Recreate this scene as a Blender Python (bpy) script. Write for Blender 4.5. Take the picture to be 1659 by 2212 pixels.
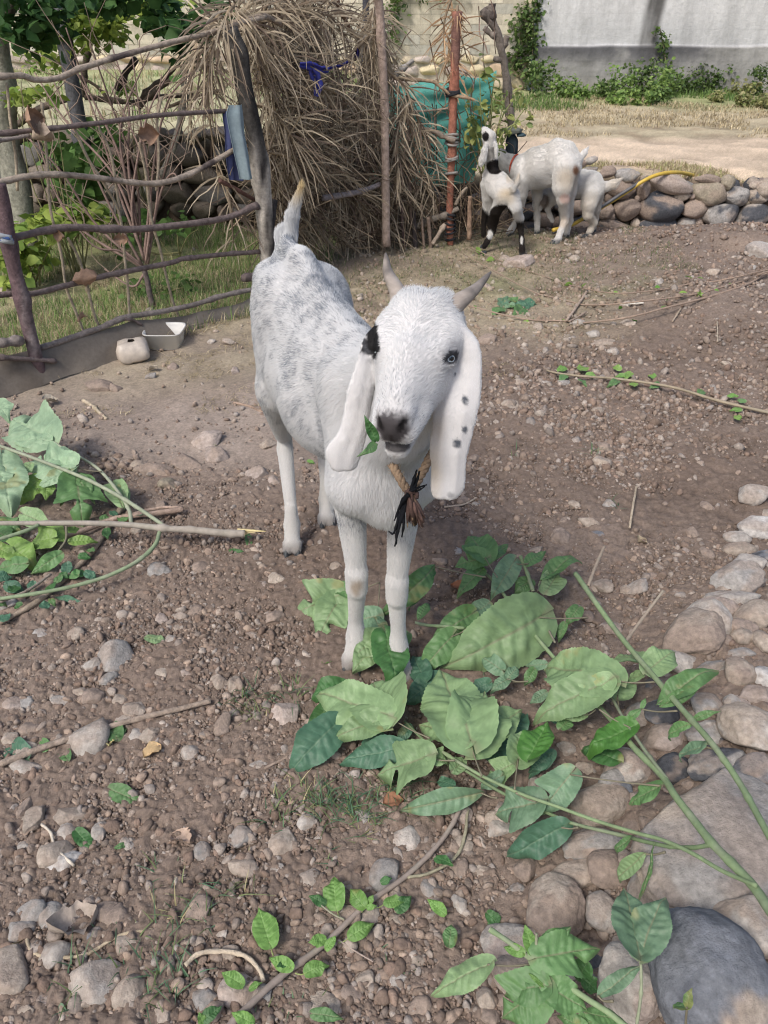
import bpy, math, random
import numpy as np
from mathutils import Vector, Matrix

# ---------------------------------------------------------------- scene, camera, light
S = bpy.context.scene
for o in list(bpy.data.objects):
    bpy.data.objects.remove(o)
PITCH = math.radians(33.0)
CH = 1.4
cam = bpy.data.cameras.new('camera'); camo = bpy.data.objects.new('camera', cam)
S.collection.objects.link(camo); S.camera = camo
camo.location = (0, 0, CH); camo.rotation_euler = (math.pi/2 - PITCH, 0, 0)
cam.sensor_fit = 'HORIZONTAL'; cam.sensor_width = 36.0; cam.lens = 36.0
cam.clip_start = 0.02; cam.clip_end = 400
cam.dof.use_dof = True; cam.dof.focus_distance = 1.35; cam.dof.aperture_fstop = 22.0

SUN_EL, SUN_AZ = math.radians(50), math.radians(215)   # azimuth measured so that light comes from behind left of the camera
W = bpy.data.worlds.new("World"); S.world = W; W.use_nodes = True
nt = W.node_tree; bg = nt.nodes['Background']
sky = nt.nodes.new('ShaderNodeTexSky'); sky.sky_type = 'NISHITA'; sky.sun_disc = False
sky.sun_elevation = SUN_EL; sky.sun_rotation = SUN_AZ; sky.air_density = 1.0; sky.dust_density = 3.5; sky.ozone_density = 1.0
nt.links.new(sky.outputs[0], bg.inputs[0]); bg.inputs[1].default_value = 0.12
sl = bpy.data.lights.new('sun', 'SUN'); sl.energy = 1.8; sl.angle = math.radians(15); sl.color = (1.0, 0.955, 0.89)
so = bpy.data.objects.new('sun', sl); S.collection.objects.link(so)
# world direction towards the sun for sky rotation SUN_AZ: (sin az, cos az)
sd = Vector((math.sin(SUN_AZ)*math.cos(SUN_EL), math.cos(SUN_AZ)*math.cos(SUN_EL), math.sin(SUN_EL)))
so.rotation_euler = sd.to_track_quat('Z', 'Y').to_euler()
S.view_settings.view_transform = 'Standard'; S.view_settings.look = 'None'
S.view_settings.exposure = 0.52; S.view_settings.gamma = 1.0
S.render.engine = 'CYCLES'
S.cycles.max_bounces = 6; S.cycles.diffuse_bounces = 3; S.cycles.glossy_bounces = 2; S.cycles.transmission_bounces = 4; S.cycles.transparent_max_bounces = 8
S.cycles.use_denoising = True; S.cycles.filter_width = 1.05

# ---------------------------------------------------------------- helpers
F = 1659.0; CX, CY = 829.5, 1106.0
CP, SP = math.cos(PITCH), math.sin(PITCH)
def ray(u, v):
    xc = (u-CX)/F; yc = (CY-v)/F
    return xc, CP+yc*SP, -SP+yc*CP
def at_y(u, v, Y):
    x, y, z = ray(u, v); t = Y/y
    return np.array((x*t, Y, CH+z*t))
def at_t(u, v, t):
    x, y, z = ray(u, v)
    return np.array((x*t, y*t, CH+z*t))
def at_z(u, v, z0=0.0):
    x, y, z = ray(u, v); t = (z0-CH)/z
    return np.array((x*t, y*t, z0))
def at_g(u, v, dz=0.0):
    "point above the terrain by dz"
    z0 = 0.0
    for _ in range(12):
        p = at_z(u, v, z0); z0 = 0.5*z0+0.5*(float(hgt(p[0], p[1]))+dz)
    p = at_z(u, v, z0); return p
def depth(p):
    return p[1]*CP + (p[2]-CH)*(-SP)
def px(n, p):
    "size in metres of n reference pixels at point p"
    return n*depth(p)/F

def _h(a):
    a = (a ^ 61) ^ (a >> 16); a = (a + (a << 3)) & 0xffffffff; a = a ^ (a >> 4)
    a = (a * 0x27d4eb2d) & 0xffffffff; return a ^ (a >> 15)
def _hash(ix, iy, iz, seed):
    a = (ix.astype(np.int64)*73856093) ^ (iy.astype(np.int64)*19349663) ^ (iz.astype(np.int64)*83492791) ^ (seed*2654435761)
    return _h(a & 0xffffffff).astype(np.float64)/4294967295.0
def noise(P, scale=1.0, seed=0):
    "value noise in [-1,1]; P (...,3) or (...,2)"
    P = np.asarray(P, float)*scale
    if P.shape[-1] == 2: P = np.concatenate([P, np.zeros(P.shape[:-1]+(1,))], -1)
    i = np.floor(P).astype(np.int64); f = P-i; f = f*f*(3-2*f)
    r = 0
    for dx in (0, 1):
        wx = f[..., 0] if dx else 1-f[..., 0]
        for dy in (0, 1):
            wy = f[..., 1] if dy else 1-f[..., 1]
            for dz in (0, 1):
                wz = f[..., 2] if dz else 1-f[..., 2]
                r = r + wx*wy*wz*_hash(i[..., 0]+dx, i[..., 1]+dy, i[..., 2]+dz, seed)
    return r*2-1
def fbm(P, scale=1.0, octv=4, seed=0, gain=0.5):
    r = 0; a = 1.0; s = 0
    for k in range(octv):
        r = r + a*noise(P, scale*2.03**k, seed+k*17); s += a; a *= gain
    return r/s
def ss(a, b, x):
    t = np.clip((np.asarray(x, float)-a)/(b-a), 0, 1); return t*t*(3-2*t)
def nz(v):
    v = np.asarray(v, float); return v/(np.linalg.norm(v, axis=-1, keepdims=True)+1e-12)

def link(o, parent=None):
    S.collection.objects.link(o)
    if parent is not None: o.parent = parent
    return o
def tag(o, label=None, cat=None, group=None, kind=None):
    if label: o['label'] = label
    if cat: o['category'] = cat
    if group: o['group'] = group
    if kind: o['kind'] = kind
    return o
def empty(name, loc=(0, 0, 0), label=None, cat=None, group=None):
    o = bpy.data.objects.new(name, None); o.location = loc; o.empty_display_size = 0.05
    link(o); return tag(o, label, cat, group)
def mesh_obj(name, V, Fc, mat=None, parent=None, smooth=True, col=None, loc=None, tris=None):
    """V (n,3); Fc: (m,4)/(m,3) array or list of faces; col (n,3|4) vertex colours; world coords, moved to be relative to loc/parent"""
    V = np.asarray(V, np.float64)
    if parent is not None: base = np.array(parent.location) if parent.parent is None else np.array(parent.location)+np.array(parent.parent.location)
    elif loc is not None: base = np.array(loc, float)
    else: base = np.zeros(3)
    me = bpy.data.meshes.new(name)
    if isinstance(Fc, np.ndarray):
        n, k = Fc.shape
        me.vertices.add(len(V)); me.vertices.foreach_set('co', (V-base).astype(np.float32).ravel())
        me.loops.add(n*k); me.loops.foreach_set('vertex_index', Fc.astype(np.int32).ravel())
        me.polygons.add(n); me.polygons.foreach_set('loop_start', np.arange(0, n*k, k, dtype=np.int32))
        me.update(calc_edges=True); me.validate()
    else:
        me.from_pydata([tuple(p) for p in (V-base)], [], Fc); me.update()
    me.polygons.foreach_set('use_smooth', np.full(len(me.polygons), bool(smooth)))
    if col is not None:
        col = np.asarray(col, np.float32)
        if col.shape[1] == 3: col = np.concatenate([col, np.ones((len(col), 1), np.float32)], 1)
        at = me.color_attributes.new('Col', 'FLOAT_COLOR', 'POINT'); at.data.foreach_set('color', col.ravel())
    if mat is not None:
        for m in (mat if isinstance(mat, (list, tuple)) else [mat]): me.materials.append(m)
    o = bpy.data.objects.new(name, me)
    if parent is None and loc is not None: o.location = loc
    link(o, parent); return o
class MB:
    def __init__(s): s.V = []; s.F = []; s.C = []; s.n = 0
    def add(s, V, Fc, col=None):
        V = np.asarray(V, float); Fc = np.asarray(Fc, np.int64)
        if Fc.shape[1] == 3: Fc = np.concatenate([Fc, Fc[:, 2:3]], 1)
        s.V.append(V); s.F.append(Fc+s.n); s.n += len(V)
        c = np.ones((len(V), 3)) if col is None else (np.broadcast_to(np.asarray(col, float), (len(V), 3)))
        s.C.append(c)
    def build(s, name, mat, parent=None, loc=None, smooth=True):
        V = np.concatenate(s.V); Fc = np.concatenate(s.F); C = np.concatenate(s.C)
        deg = Fc[:, 2] == Fc[:, 3]
        if deg.all(): return mesh_obj(name, V, Fc[:, :3], mat, parent, smooth, C, loc)
        if deg.any():
            fl = [tuple(f[:3]) if d else tuple(f) for f, d in zip(Fc.tolist(), deg)]
            return mesh_obj(name, V, fl, mat, parent, smooth, C, loc)
        return mesh_obj(name, V, Fc, mat, parent, smooth, C, loc)

def catmull(P, n):
    P = np.asarray(P, float); P = np.vstack([2*P[0]-P[1], P, 2*P[-1]-P[-2]])
    out = []
    m = len(P)-3
    ts = np.linspace(0, m, n)
    for t in ts:
        i = min(int(t), m-1); f = t-i
        p0, p1, p2, p3 = P[i:i+4]
        out.append(0.5*((2*p1)+(-p0+p2)*f+(2*p0-5*p1+4*p2-p3)*f*f+(-p0+3*p1-3*p2+p3)*f**3))
    return np.array(out)
def tube(P, R, seg=8, rough=0.0, seed=0, cap=True, knots=0, smoothn=0):
    "tube along points P (n,3) with radii R; returns V,F(quads)"
    P = np.asarray(P, float)
    R = np.broadcast_to(np.asarray(R, float), (len(P),)).copy()
    if smoothn:
        Q = catmull(np.hstack([P, R[:, None]]), smoothn); P = Q[:, :3]; R = np.abs(Q[:, 3])
    n = len(P)
    T = nz(np.gradient(P, axis=0))
    up = np.array((0, 0, 1.0)) if abs(T[0][2]) < 0.9 else np.array((1.0, 0, 0))
    N = np.zeros((n, 3)); N[0] = nz(np.cross(T[0], up))
    for i in range(1, n):
        v = N[i-1]-T[i]*np.dot(N[i-1], T[i]); N[i] = nz(v)
    B = np.cross(T, N)
    a = np.linspace(0, 2*np.pi, seg, endpoint=False)
    if rough:
        rs = np.random.RandomState(seed)
        L = np.concatenate([[0], np.cumsum(np.linalg.norm(np.diff(P, axis=0), axis=1))])
        rr = R[:, None]*(1+rough*noise(np.stack([np.cos(a)[None, :]*1.5+0*L[:, None], np.sin(a)[None, :]*1.5+0*L[:, None], (L[:, None]/max(R.mean(), 1e-4)*0.35)+0*a[None, :]], -1), 1.3, seed))
        if knots:
            for k in range(knots):
                c = rs.uniform(0, L[-1]); rr *= 1+0.35*np.exp(-((L[:, None]-c)/(R.mean()*1.3))**2)*(0.6+0.4*np.cos(a[None, :]-rs.uniform(0, 6.28)))
    else: rr = R[:, None]*np.ones(seg)[None, :]
    V = P[:, None, :]+rr[..., None]*(np.cos(a)[None, :, None]*N[:, None, :]+np.sin(a)[None, :, None]*B[:, None, :])
    V = V.reshape(-1, 3)
    i = np.arange(n-1)[:, None]*seg; j = np.arange(seg)[None, :]; j2 = (j+1) % seg
    Fq = np.stack([i+j, i+j2, i+seg+j2, i+seg+j], -1).reshape(-1, 4)
    if cap:
        V = np.vstack([V, P[0], P[-1]]); c0, c1 = len(V)-2, len(V)-1
        jj = np.arange(seg); j2 = (jj+1) % seg
        Fq = np.vstack([Fq, np.stack([jj*0+c0, j2, jj, jj], -1), np.stack([jj*0+c1, (n-1)*seg+jj, (n-1)*seg+j2, (n-1)*seg+j2], -1)])
    return V, Fq

# ---------------------------------------------------------------- materials
def newmat(name):
    m = bpy.data.materials.new(name); m.use_nodes = True
    n = m.node_tree; b = n.nodes['Principled BSDF']; return m, n, b
def N(nt, t, **kw):
    n = nt.nodes.new(t)
    for k, v in kw.items():
        if k in n.inputs: n.inputs[k].default_value = v
        else: setattr(n, k, v)
    return n
def L(nt, a, b): nt.links.new(a, b)
def mat_col(name, base=(1, 1, 1), rough=0.8, spec=0.3, nscale=40, namp=0.25, bump=0.15, bscale=150, bdist=0.002, sat2=None, trans=0.0, stretch=None, darkcol=None, dscale=6, damt=0.0):
    """vertex colour 'Col' * base, mottled by object space noise and bumped"""
    m, n, b = newmat(name)
    at = N(n, 'ShaderNodeAttribute', attribute_name='Col')
    tc = N(n, 'ShaderNodeTexCoord')
    src = tc.outputs['Object']
    if stretch:
        mp = N(n, 'ShaderNodeMapping'); mp.inputs['Scale'].default_value = stretch; L(n, src, mp.inputs[0]); src = mp.outputs[0]
    mx = N(n, 'ShaderNodeMix', data_type='RGBA', blend_type='MULTIPLY'); mx.inputs[0].default_value = 1.0
    L(n, at.outputs['Color'], mx.inputs[6]); mx.inputs[7].default_value = (*base, 1)
    ns = N(n, 'ShaderNodeTexNoise', Scale=nscale, Detail=6.0, Roughness=0.65); L(n, src, ns.inputs['Vector'])
    mr = N(n, 'ShaderNodeMapRange'); mr.inputs[1].default_value = 0.3; mr.inputs[2].default_value = 0.7
    mr.inputs[3].default_value = 1-namp; mr.inputs[4].default_value = 1+namp; L(n, ns.outputs[0], mr.inputs[0])
    m2 = N(n, 'ShaderNodeMix', data_type='RGBA', blend_type='MULTIPLY'); m2.inputs[0].default_value = 1.0
    L(n, mx.outputs[2], m2.inputs[6]); L(n, mr.outputs[0], m2.inputs[7])
    out = m2.outputs[2]
    if darkcol is not None:
        n3 = N(n, 'ShaderNodeTexNoise', Scale=dscale, Detail=5.0, Roughness=0.7); L(n, tc.outputs['Object'], n3.inputs['Vector'])
        r3 = N(n, 'ShaderNodeMapRange'); r3.inputs[1].default_value = 0.62-damt*0.3; r3.inputs[2].default_value = 0.68-damt*0.2; L(n, n3.outputs[0], r3.inputs[0])
        m3 = N(n, 'ShaderNodeMix', data_type='RGBA'); L(n, r3.outputs[0], m3.inputs[0]); L(n, out, m3.inputs[6]); m3.inputs[7].default_value = (*darkcol, 1)
        out = m3.outputs[2]
    L(n, out, b.inputs['Base Color'])
    b.inputs['Roughness'].default_value = rough; b.inputs['Specular IOR Level'].default_value = spec
    if bump:
        nb = N(n, 'ShaderNodeTexNoise', Scale=bscale, Detail=5.0, Roughness=0.7); L(n, src, nb.inputs['Vector'])
        bp = N(n, 'ShaderNodeBump', Strength=min(1, bump*2), Distance=bdist); L(n, nb.outputs[0], bp.inputs['Height']); L(n, bp.outputs[0], b.inputs['Normal'])
    if trans:
        tr = N(n, 'ShaderNodeBsdfTranslucent'); L(n, out, tr.inputs['Color'])
        ms = N(n, 'ShaderNodeMixShader'); ms.inputs[0].default_value = trans
        o = n.nodes['Material Output']; L(n, b.outputs[0], ms.inputs[1]); L(n, tr.outputs[0], ms.inputs[2]); L(n, ms.outputs[0], o.inputs[0])
    return m

# ---------------------------------------------------------------- terrain height
def wall_y(x): return 6.22+0.10*np.asarray(x, float)*0
def hgt(x, y):
    x = np.asarray(x, float); y = np.asarray(y, float)
    z = 0.0*x+0.0*y
    P = np.stack(np.broadcast_arrays(x, y), -1)
    # dirt heap on the right
    z = z+0.19*np.exp(-(((x-2.55)/1.0)**2+((y-5.35)/0.62)**2))+0.12*np.exp(-(((x-1.9)/0.8)**2+((y-4.1)/0.8)**2))
    z = z-0.10*np.exp(-(((x-2.22)/0.13)**2+((y-5.08)/0.10)**2))
    # low ridge of dug soil where the goat stands
    z = z+0.05*np.exp(-(((x-0.55)/0.6)**2+((y-3.0)/0.5)**2))
    z = z+0.02*fbm(P, 1.6, 3, 5)*ss(6.6, 4.5, y)
    z = z+0.05*ss(1.35, 0.7, y)*ss(0.2, 0.6, x)
    # terrace behind the stone walls, higher on the left
    s = ss(6.24, 6.40, y+0.04*noise(P, 2.0, 9))
    th = 0.34+0.30*ss(0.2, -0.8, x)
    z = z*(1-s)+s*(th+0.03*fbm(P, 0.7, 3, 11)+0.05*ss(9, 13, y))
    z = z-0.12*np.exp(-(((x-2.88)/0.22)**2+((y-6.62)/0.22)**2))
    # bed of the heaped stones on the right
    z = z+0.10*ss(0.0, 0.30, (x-(0.30+0.32*np.clip(y-.55, 0, 2))))*ss(2.0, 1.4, y)*ss(0.2, .5, y)
    return z
# ---------------------------------------------------------------- signed distance body builder
class SDF:
    def __init__(s, lo, hi, h):
        s.lo = np.array(lo, float); s.h = h
        s.n = (np.ceil((np.array(hi)-s.lo)/h)).astype(int)+1
        s.Fv = np.full(s.n, 1.0, np.float32); s.prims = []
    def _sl(s, lo, hi):
        a = np.maximum(np.floor((lo-s.lo)/s.h).astype(int), 0); b = np.minimum(np.ceil((hi-s.lo)/s.h).astype(int)+1, s.n)
        sl = tuple(slice(int(i), int(j)) for i, j in zip(a, b))
        g = [((np.arange(i, j)*s.h+o).astype(np.float32)) for i, j, o in zip(a, b, s.lo)]
        return sl, np.stack(np.meshgrid(*g, indexing='ij'), -1)
    @staticmethod
    def cone_d(P, a, b, ra, rb, sq=None):
        a = np.asarray(a, float); b = np.asarray(b, float)
        if sq is not None:
            ax, f = nz(sq[0]), sq[1]; c = (a+b)/2
            P = P+ax*(((P-c)@ax)[..., None]*(f-1)); a = a+ax*(np.dot(a-c, ax)*(f-1)); b = b+ax*(np.dot(b-c, ax)*(f-1))
        ab = b-a; l2 = max(float(ab@ab), 1e-9)
        t = np.clip(((P-a)@ab)/l2, 0, 1)
        q = P-a-t[..., None]*ab
        return np.sqrt((q*q).sum(-1))-(ra+(rb-ra)*t)
    def cone(s, a, b, ra, rb, k=0.02, sq=None, flow=None, ln=1.0, sub=False, hair=1.0, nofl=False):
        a = np.asarray(a, float); b = np.asarray(b, float)
        r = max(ra, rb)*(1 if sq is None else 1.0/min(1, sq[1])); pad = r+k+2*s.h
        sl, P = s._sl(np.minimum(a, b)-pad, np.maximum(a, b)+pad)
        if P.size == 0: return
        d = s.cone_d(P, a, b, ra, rb, sq); c = s.Fv[sl]
        if sub:
            h = np.clip(0.5-0.5*(c+d)/k, 0, 1); s.Fv[sl] = c*(1-h)-d*h+k*h*(1-h)
        else:
            h = np.clip(0.5+0.5*(c-d)/k, 0, 1); s.Fv[sl] = c*(1-h)+d*h-k*h*(1-h)
            if not nofl:
                fl = nz(b-a) if flow is None else nz(flow)
                s.prims.append((a, b, ra, rb, sq, fl, ln, hair))
    def chain(s, pts, k=0.02, **kw):
        for (a, ra), (b, rb) in zip(pts[:-1], pts[1:]): s.cone(a, b, ra, rb, k, **kw)
    def extract(s):
        Fv = s.Fv; h = s.h; ins = Fv < 0
        n = np.array(Fv.shape)
        cnt = np.zeros(n-1, np.int8)
        offs = [(i, j, k) for i in (0, 1) for j in (0, 1) for k in (0, 1)]
        for (i, j, k) in offs: cnt += ins[i:n[0]-1+i, j:n[1]-1+j, k:n[2]-1+k]
        act = (cnt > 0) & (cnt < 8); idx = np.argwhere(act)
        vid = np.full(n-1, -1, np.int64); vid[act] = np.arange(len(idx))
        acc = np.zeros((len(idx), 3)); c = np.zeros(len(idx))
        fv = {o: Fv[idx[:, 0]+o[0], idx[:, 1]+o[1], idx[:, 2]+o[2]] for o in offs}
        for o in offs:
            for ax in range(3):
                if o[ax] == 0:
                    o2 = list(o); o2[ax] = 1; o2 = tuple(o2)
                    f0, f1 = fv[o], fv[o2]; m = (f0 < 0) != (f1 < 0)
                    t = np.where(m, f0/(f0-f1+1e-12), 0)
                    p = np.array(o, float)[None, :]+t[:, None]*(np.array(o2)-np.array(o))[None, :]
                    acc += p*m[:, None]; c += m
        V = (idx+acc/c[:, None])*h+s.lo
        faces = []
        for ax in range(3):
            a1, a2 = (ax+1) % 3, (ax+2) % 3
            sl0 = [slice(None)]*3; sl1 = [slice(None)]*3
            sl0[ax] = slice(0, n[ax]-1); sl1[ax] = slice(1, n[ax])
            ch = ins[tuple(sl0)] != ins[tuple(sl1)]
            e = np.argwhere(ch)
            m = (e[:, a1] > 0) & (e[:, a2] > 0) & (e[:, a1] < n[a1]-1) & (e[:, a2] < n[a2]-1); e = e[m]
            def cell(d1, d2):
                q = e.copy(); q[:, a1] -= d1; q[:, a2] -= d2; return vid[q[:, 0], q[:, 1], q[:, 2]]
            f = np.stack([cell(1, 1), cell(0, 1), cell(0, 0), cell(1, 0)], 1)
            fl = ins[e[:, 0], e[:, 1], e[:, 2]]
            f[~fl] = f[~fl][:, ::-1]
            faces.append(f)
        Fc = np.concatenate(faces)
        return V, Fc
    def fields(s, V, sig=0.012):
        fw = np.zeros((len(V), 3)); w = np.zeros(len(V)); ln = np.zeros(len(V)); hr = np.zeros(len(V))
        for (a, b, ra, rb, sq, fl, l, h) in s.prims:
            pad = max(ra, rb)*(1 if sq is None else 1.0/min(1, sq[1]))+0.07
            m = ((V > np.minimum(a, b)-pad) & (V < np.maximum(a, b)+pad)).all(1)
            if not m.any(): continue
            d = s.cone_d(V[m], a, b, ra, rb, sq); x = np.exp(-np.clip(d, -0.002, 1)/sig)
            fw[m] += x[:, None]*fl; ln[m] += x*l; hr[m] += x*h; w[m] += x
        w = np.maximum(w, 1e-9)
        return fw/w[:, None], ln/w, hr/w
def vnormals(V, Fc):
    e1 = V[Fc[:, 2]]-V[Fc[:, 0]]; e2 = V[Fc[:, 3]]-V[Fc[:, 1]]; fn = np.cross(e1, e2)
    Nn = np.zeros_like(V)
    for k in range(4): np.add.at(Nn, Fc[:, k], fn)
    return nz(Nn), np.linalg.norm(fn, axis=1)/2
def relax(V, Fc, it=2, lam=0.5):
    e = np.vstack([Fc[:, [0, 1]], Fc[:, [1, 2]], Fc[:, [2, 3]], Fc[:, [3, 0]]])
    n = len(V); deg = np.bincount(e[:, 0], minlength=n)+np.bincount(e[:, 1], minlength=n)
    for i in range(it):
        A = np.stack([np.bincount(e[:, 0], V[e[:, 1], k], n)+np.bincount(e[:, 1], V[e[:, 0], k], n) for k in range(3)], 1)
        V = V+lam*(A/deg[:, None]-V)
    return V
def curves_obj(name, P, R, col, mat, parent):
    "P (n,k,3) world, R (n,k) radius, col (n,3)"
    n, k, _ = P.shape
    hc = bpy.data.hair_curves.new(name)
    hc.add_curves([k]*n)
    base = np.array(parent.location)
    hc.attributes['position'].data.foreach_set('vector', (P-base).astype(np.float32).ravel())
    ra = hc.attributes.get('radius') or hc.attributes.new('radius', 'FLOAT', 'POINT')
    ra.data.foreach_set('value', R.astype(np.float32).ravel())
    ca = hc.attributes.new('Col', 'FLOAT_COLOR', 'POINT')
    c4 = np.concatenate([np.repeat(col, k, axis=0), np.ones((n*k, 1))], 1).astype(np.float32)
    ca.data.foreach_set('color', c4.ravel())
    hc.materials.append(mat)
    o = bpy.data.objects.new(name, hc); link(o, parent); return o
def make_fur(V, Fc, Nn, area, flow, ln, hr, colfn, n, length, rad, seed, mat, parent, lift=(0.55, 0.1), npt=4):
    rs = np.random.RandomState(seed)
    w = area*hr[Fc].mean(1)/np.maximum(ln[Fc].mean(1), 0.35)**0.5; w = w/w.sum()
    f = Fc[rs.choice(len(Fc), n, p=w)]
    a = rs.rand(n)[:, None]; b = rs.rand(n)[:, None]
    bl = lambda A: (A[f[:, 0]]*(1-a)+A[f[:, 1]]*a)*(1-b)+(A[f[:, 3]]*(1-a)+A[f[:, 2]]*a)*b
    p = bl(V); nn = nz(bl(Nn)); fl = bl(flow); l = bl(ln[:, None])[:, 0]*length*rs.uniform(0.6, 1.15, n)
    fl = fl-nn*(fl*nn).sum(1)[:, None]; fl = nz(fl)
    cl = np.stack([noise(p, 55, seed+1), noise(p, 55, seed+2), noise(p, 55, seed+3)], -1)
    d = nz(fl+0.22*cl+0.17*rs.randn(n, 3)); d = nz(d-nn*(d*nn).sum(1)[:, None]*0.8)
    P = [p-nn*0.0006]; q = p.copy()
    for i in range(1, npt):
        t = (i-0.5)/(npt-1)
        th = lift[0]*(1-t)+lift[1]*t
        th = th*rs.uniform(0.5, 1.6, n)
        q = q+(l/(npt-1))[:, None]*(d*np.cos(th)[:, None]+nn*np.sin(th)[:, None])
        P.append(q.copy())
    P = np.stack(P, 1)
    R = rad*rs.uniform(0.7, 1.2, n)[:, None]*np.linspace(1, 0.25, npt)[None, :]
    col = colfn(p, rs)
    return curves_obj('coat', P, R, col, mat, parent)
# ---------------------------------------------------------------- the spotted white goat
GO = np.array((-0.235, 2.01, 0.0)); GF = nz((0.22, -0.61, 0)); GL = np.array((-GF[1], GF[0], 0.0))
def G(s, l, z): return GO+s*GF+l*GL+np.array((0, 0, z))
m_skin = mat_col('goat_skin', rough=0.75, spec=0.2, nscale=60, namp=0.05, bump=0.25, bscale=260, bdist=0.0012)
m_fur = mat_col('goat_fur', rough=0.55, spec=0.25, nscale=8, namp=0.05, bump=0)
m_horn = mat_col('horn', rough=0.5, spec=0.4, nscale=18, namp=0.18, bump=0.35, bscale=60, bdist=0.0015, stretch=(1, 1, 6))
m_hoof = mat_col('hoof', rough=0.55, spec=0.4, nscale=60, namp=0.3, bump=0.3, bscale=90, bdist=0.001)

def hoof_pair(parent, foot, fwd, side, size=1.3, yaw_split=0.18, col=(0.045, 0.05, 0.055), tilt=0.0):
    fwd = nz(fwd); side = nz(side)
    for sg in (-1, 1):
        f2 = nz(fwd+sg*yaw_split*side)
        s2 = nz(np.cross(f2, (0, 0, 1.0))*-1)
        rings = []; m = 10
        ang = np.linspace(0, 2*np.pi, m, endpoint=False)
        for zz, sc, sh in ((0.0, 1.0, 0.006), (0.004, 1.03, 0.006), (0.018, 0.88, -0.001), (0.030, 0.74, -0.008)):
            c = foot+sg*side*0.0105*size+np.array((0, 0, zz*size))+f2*sh*size
            rx = 0.023*sc*size; ry = 0.0105*sc*size
            pts = []
            for a in ang:
                ca, sa = math.cos(a), math.sin(a)
                e = rx*ca*(1.15 if ca > 0 else 0.8); w = ry*sa*(1-0.35*max(0, ca))
                pts.append(c+f2*e+s2*w)
            rings.append(pts)
        V = np.array(rings).reshape(-1, 3); n = len(rings)
        i = np.arange(n-1)[:, None]*m; j = np.arange(m)[None, :]; j2 = (j+1) % m
        Fq = np.stack([i+j, i+j2, i+m+j2, i+m+j], -1).reshape(-1, 4)
        V = np.vstack([V, V[:m].mean(0), V[-m:].mean(0)]); jj = np.arange(m)
        Fq = np.vstack([Fq, np.stack([jj*0+len(V)-2, (jj+1) % m, jj, jj], -1), np.stack([jj*0+len(V)-1, (n-1)*m+jj, (n-1)*m+(jj+1) % m, (n-1)*m+(jj+1) % m], -1)])
        b = MB(); b.add(V, Fq, col); b.build('hoof', m_hoof, parent)

def eye_mesh(parent, c, out, up, r, iris=(0.55, 0.62, 0.66)):
    "eyeball with iris ring and slot pupil; out = gaze direction"
    out = nz(out); up = nz(up-out*np.dot(up, out)); sd_ = np.cross(up, out)
    n, m = 28, 36
    th = np.linspace(0, np.pi, n)[:, None]; ph = np.linspace(0, 2*np.pi, m, endpoint=False)[None, :]
    D = np.cos(th)[..., None]*out+np.sin(th)[..., None]*(np.cos(ph)[..., None]*sd_+np.sin(ph)[..., None]*up)
    V = (c+D*r).reshape(-1, 3); D = D.reshape(-1, 3)
    i = np.arange(n-1)[:, None]*m; j = np.arange(m)[None, :]; j2 = (j+1) % m
    Fq = np.stack([i+j, i+j2, i+m+j2, i+m+j], -1).reshape(-1, 4)[:, ::-1]
    x = D@sd_; y = D@up; f = D@out; rr = np.hypot(x, y)
    C = np.full((len(V), 3), 0.02)
    ir = (f > 0) & (rr < 0.62); C[ir] = iris
    ed = (f > 0) & (rr > 0.54) & (rr < 0.66); C[ed] = (0.12, 0.15, 0.17)
    pu = (f > 0) & (((x/0.42)**2+(y/0.25)**2) < 1); C[pu] = (0.004, 0.004, 0.006)
    m_, nn, b = newmat('eyeball'); at = N(nn, 'ShaderNodeAttribute', attribute_name='Col'); L(nn, at.outputs[0], b.inputs['Base Color'])
    b.inputs['Roughness'].default_value = 0.08; b.inputs['Specular IOR Level'].default_value = 0.7
    return mesh_obj('eye', V, Fq, m_, parent, True, C)

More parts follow.
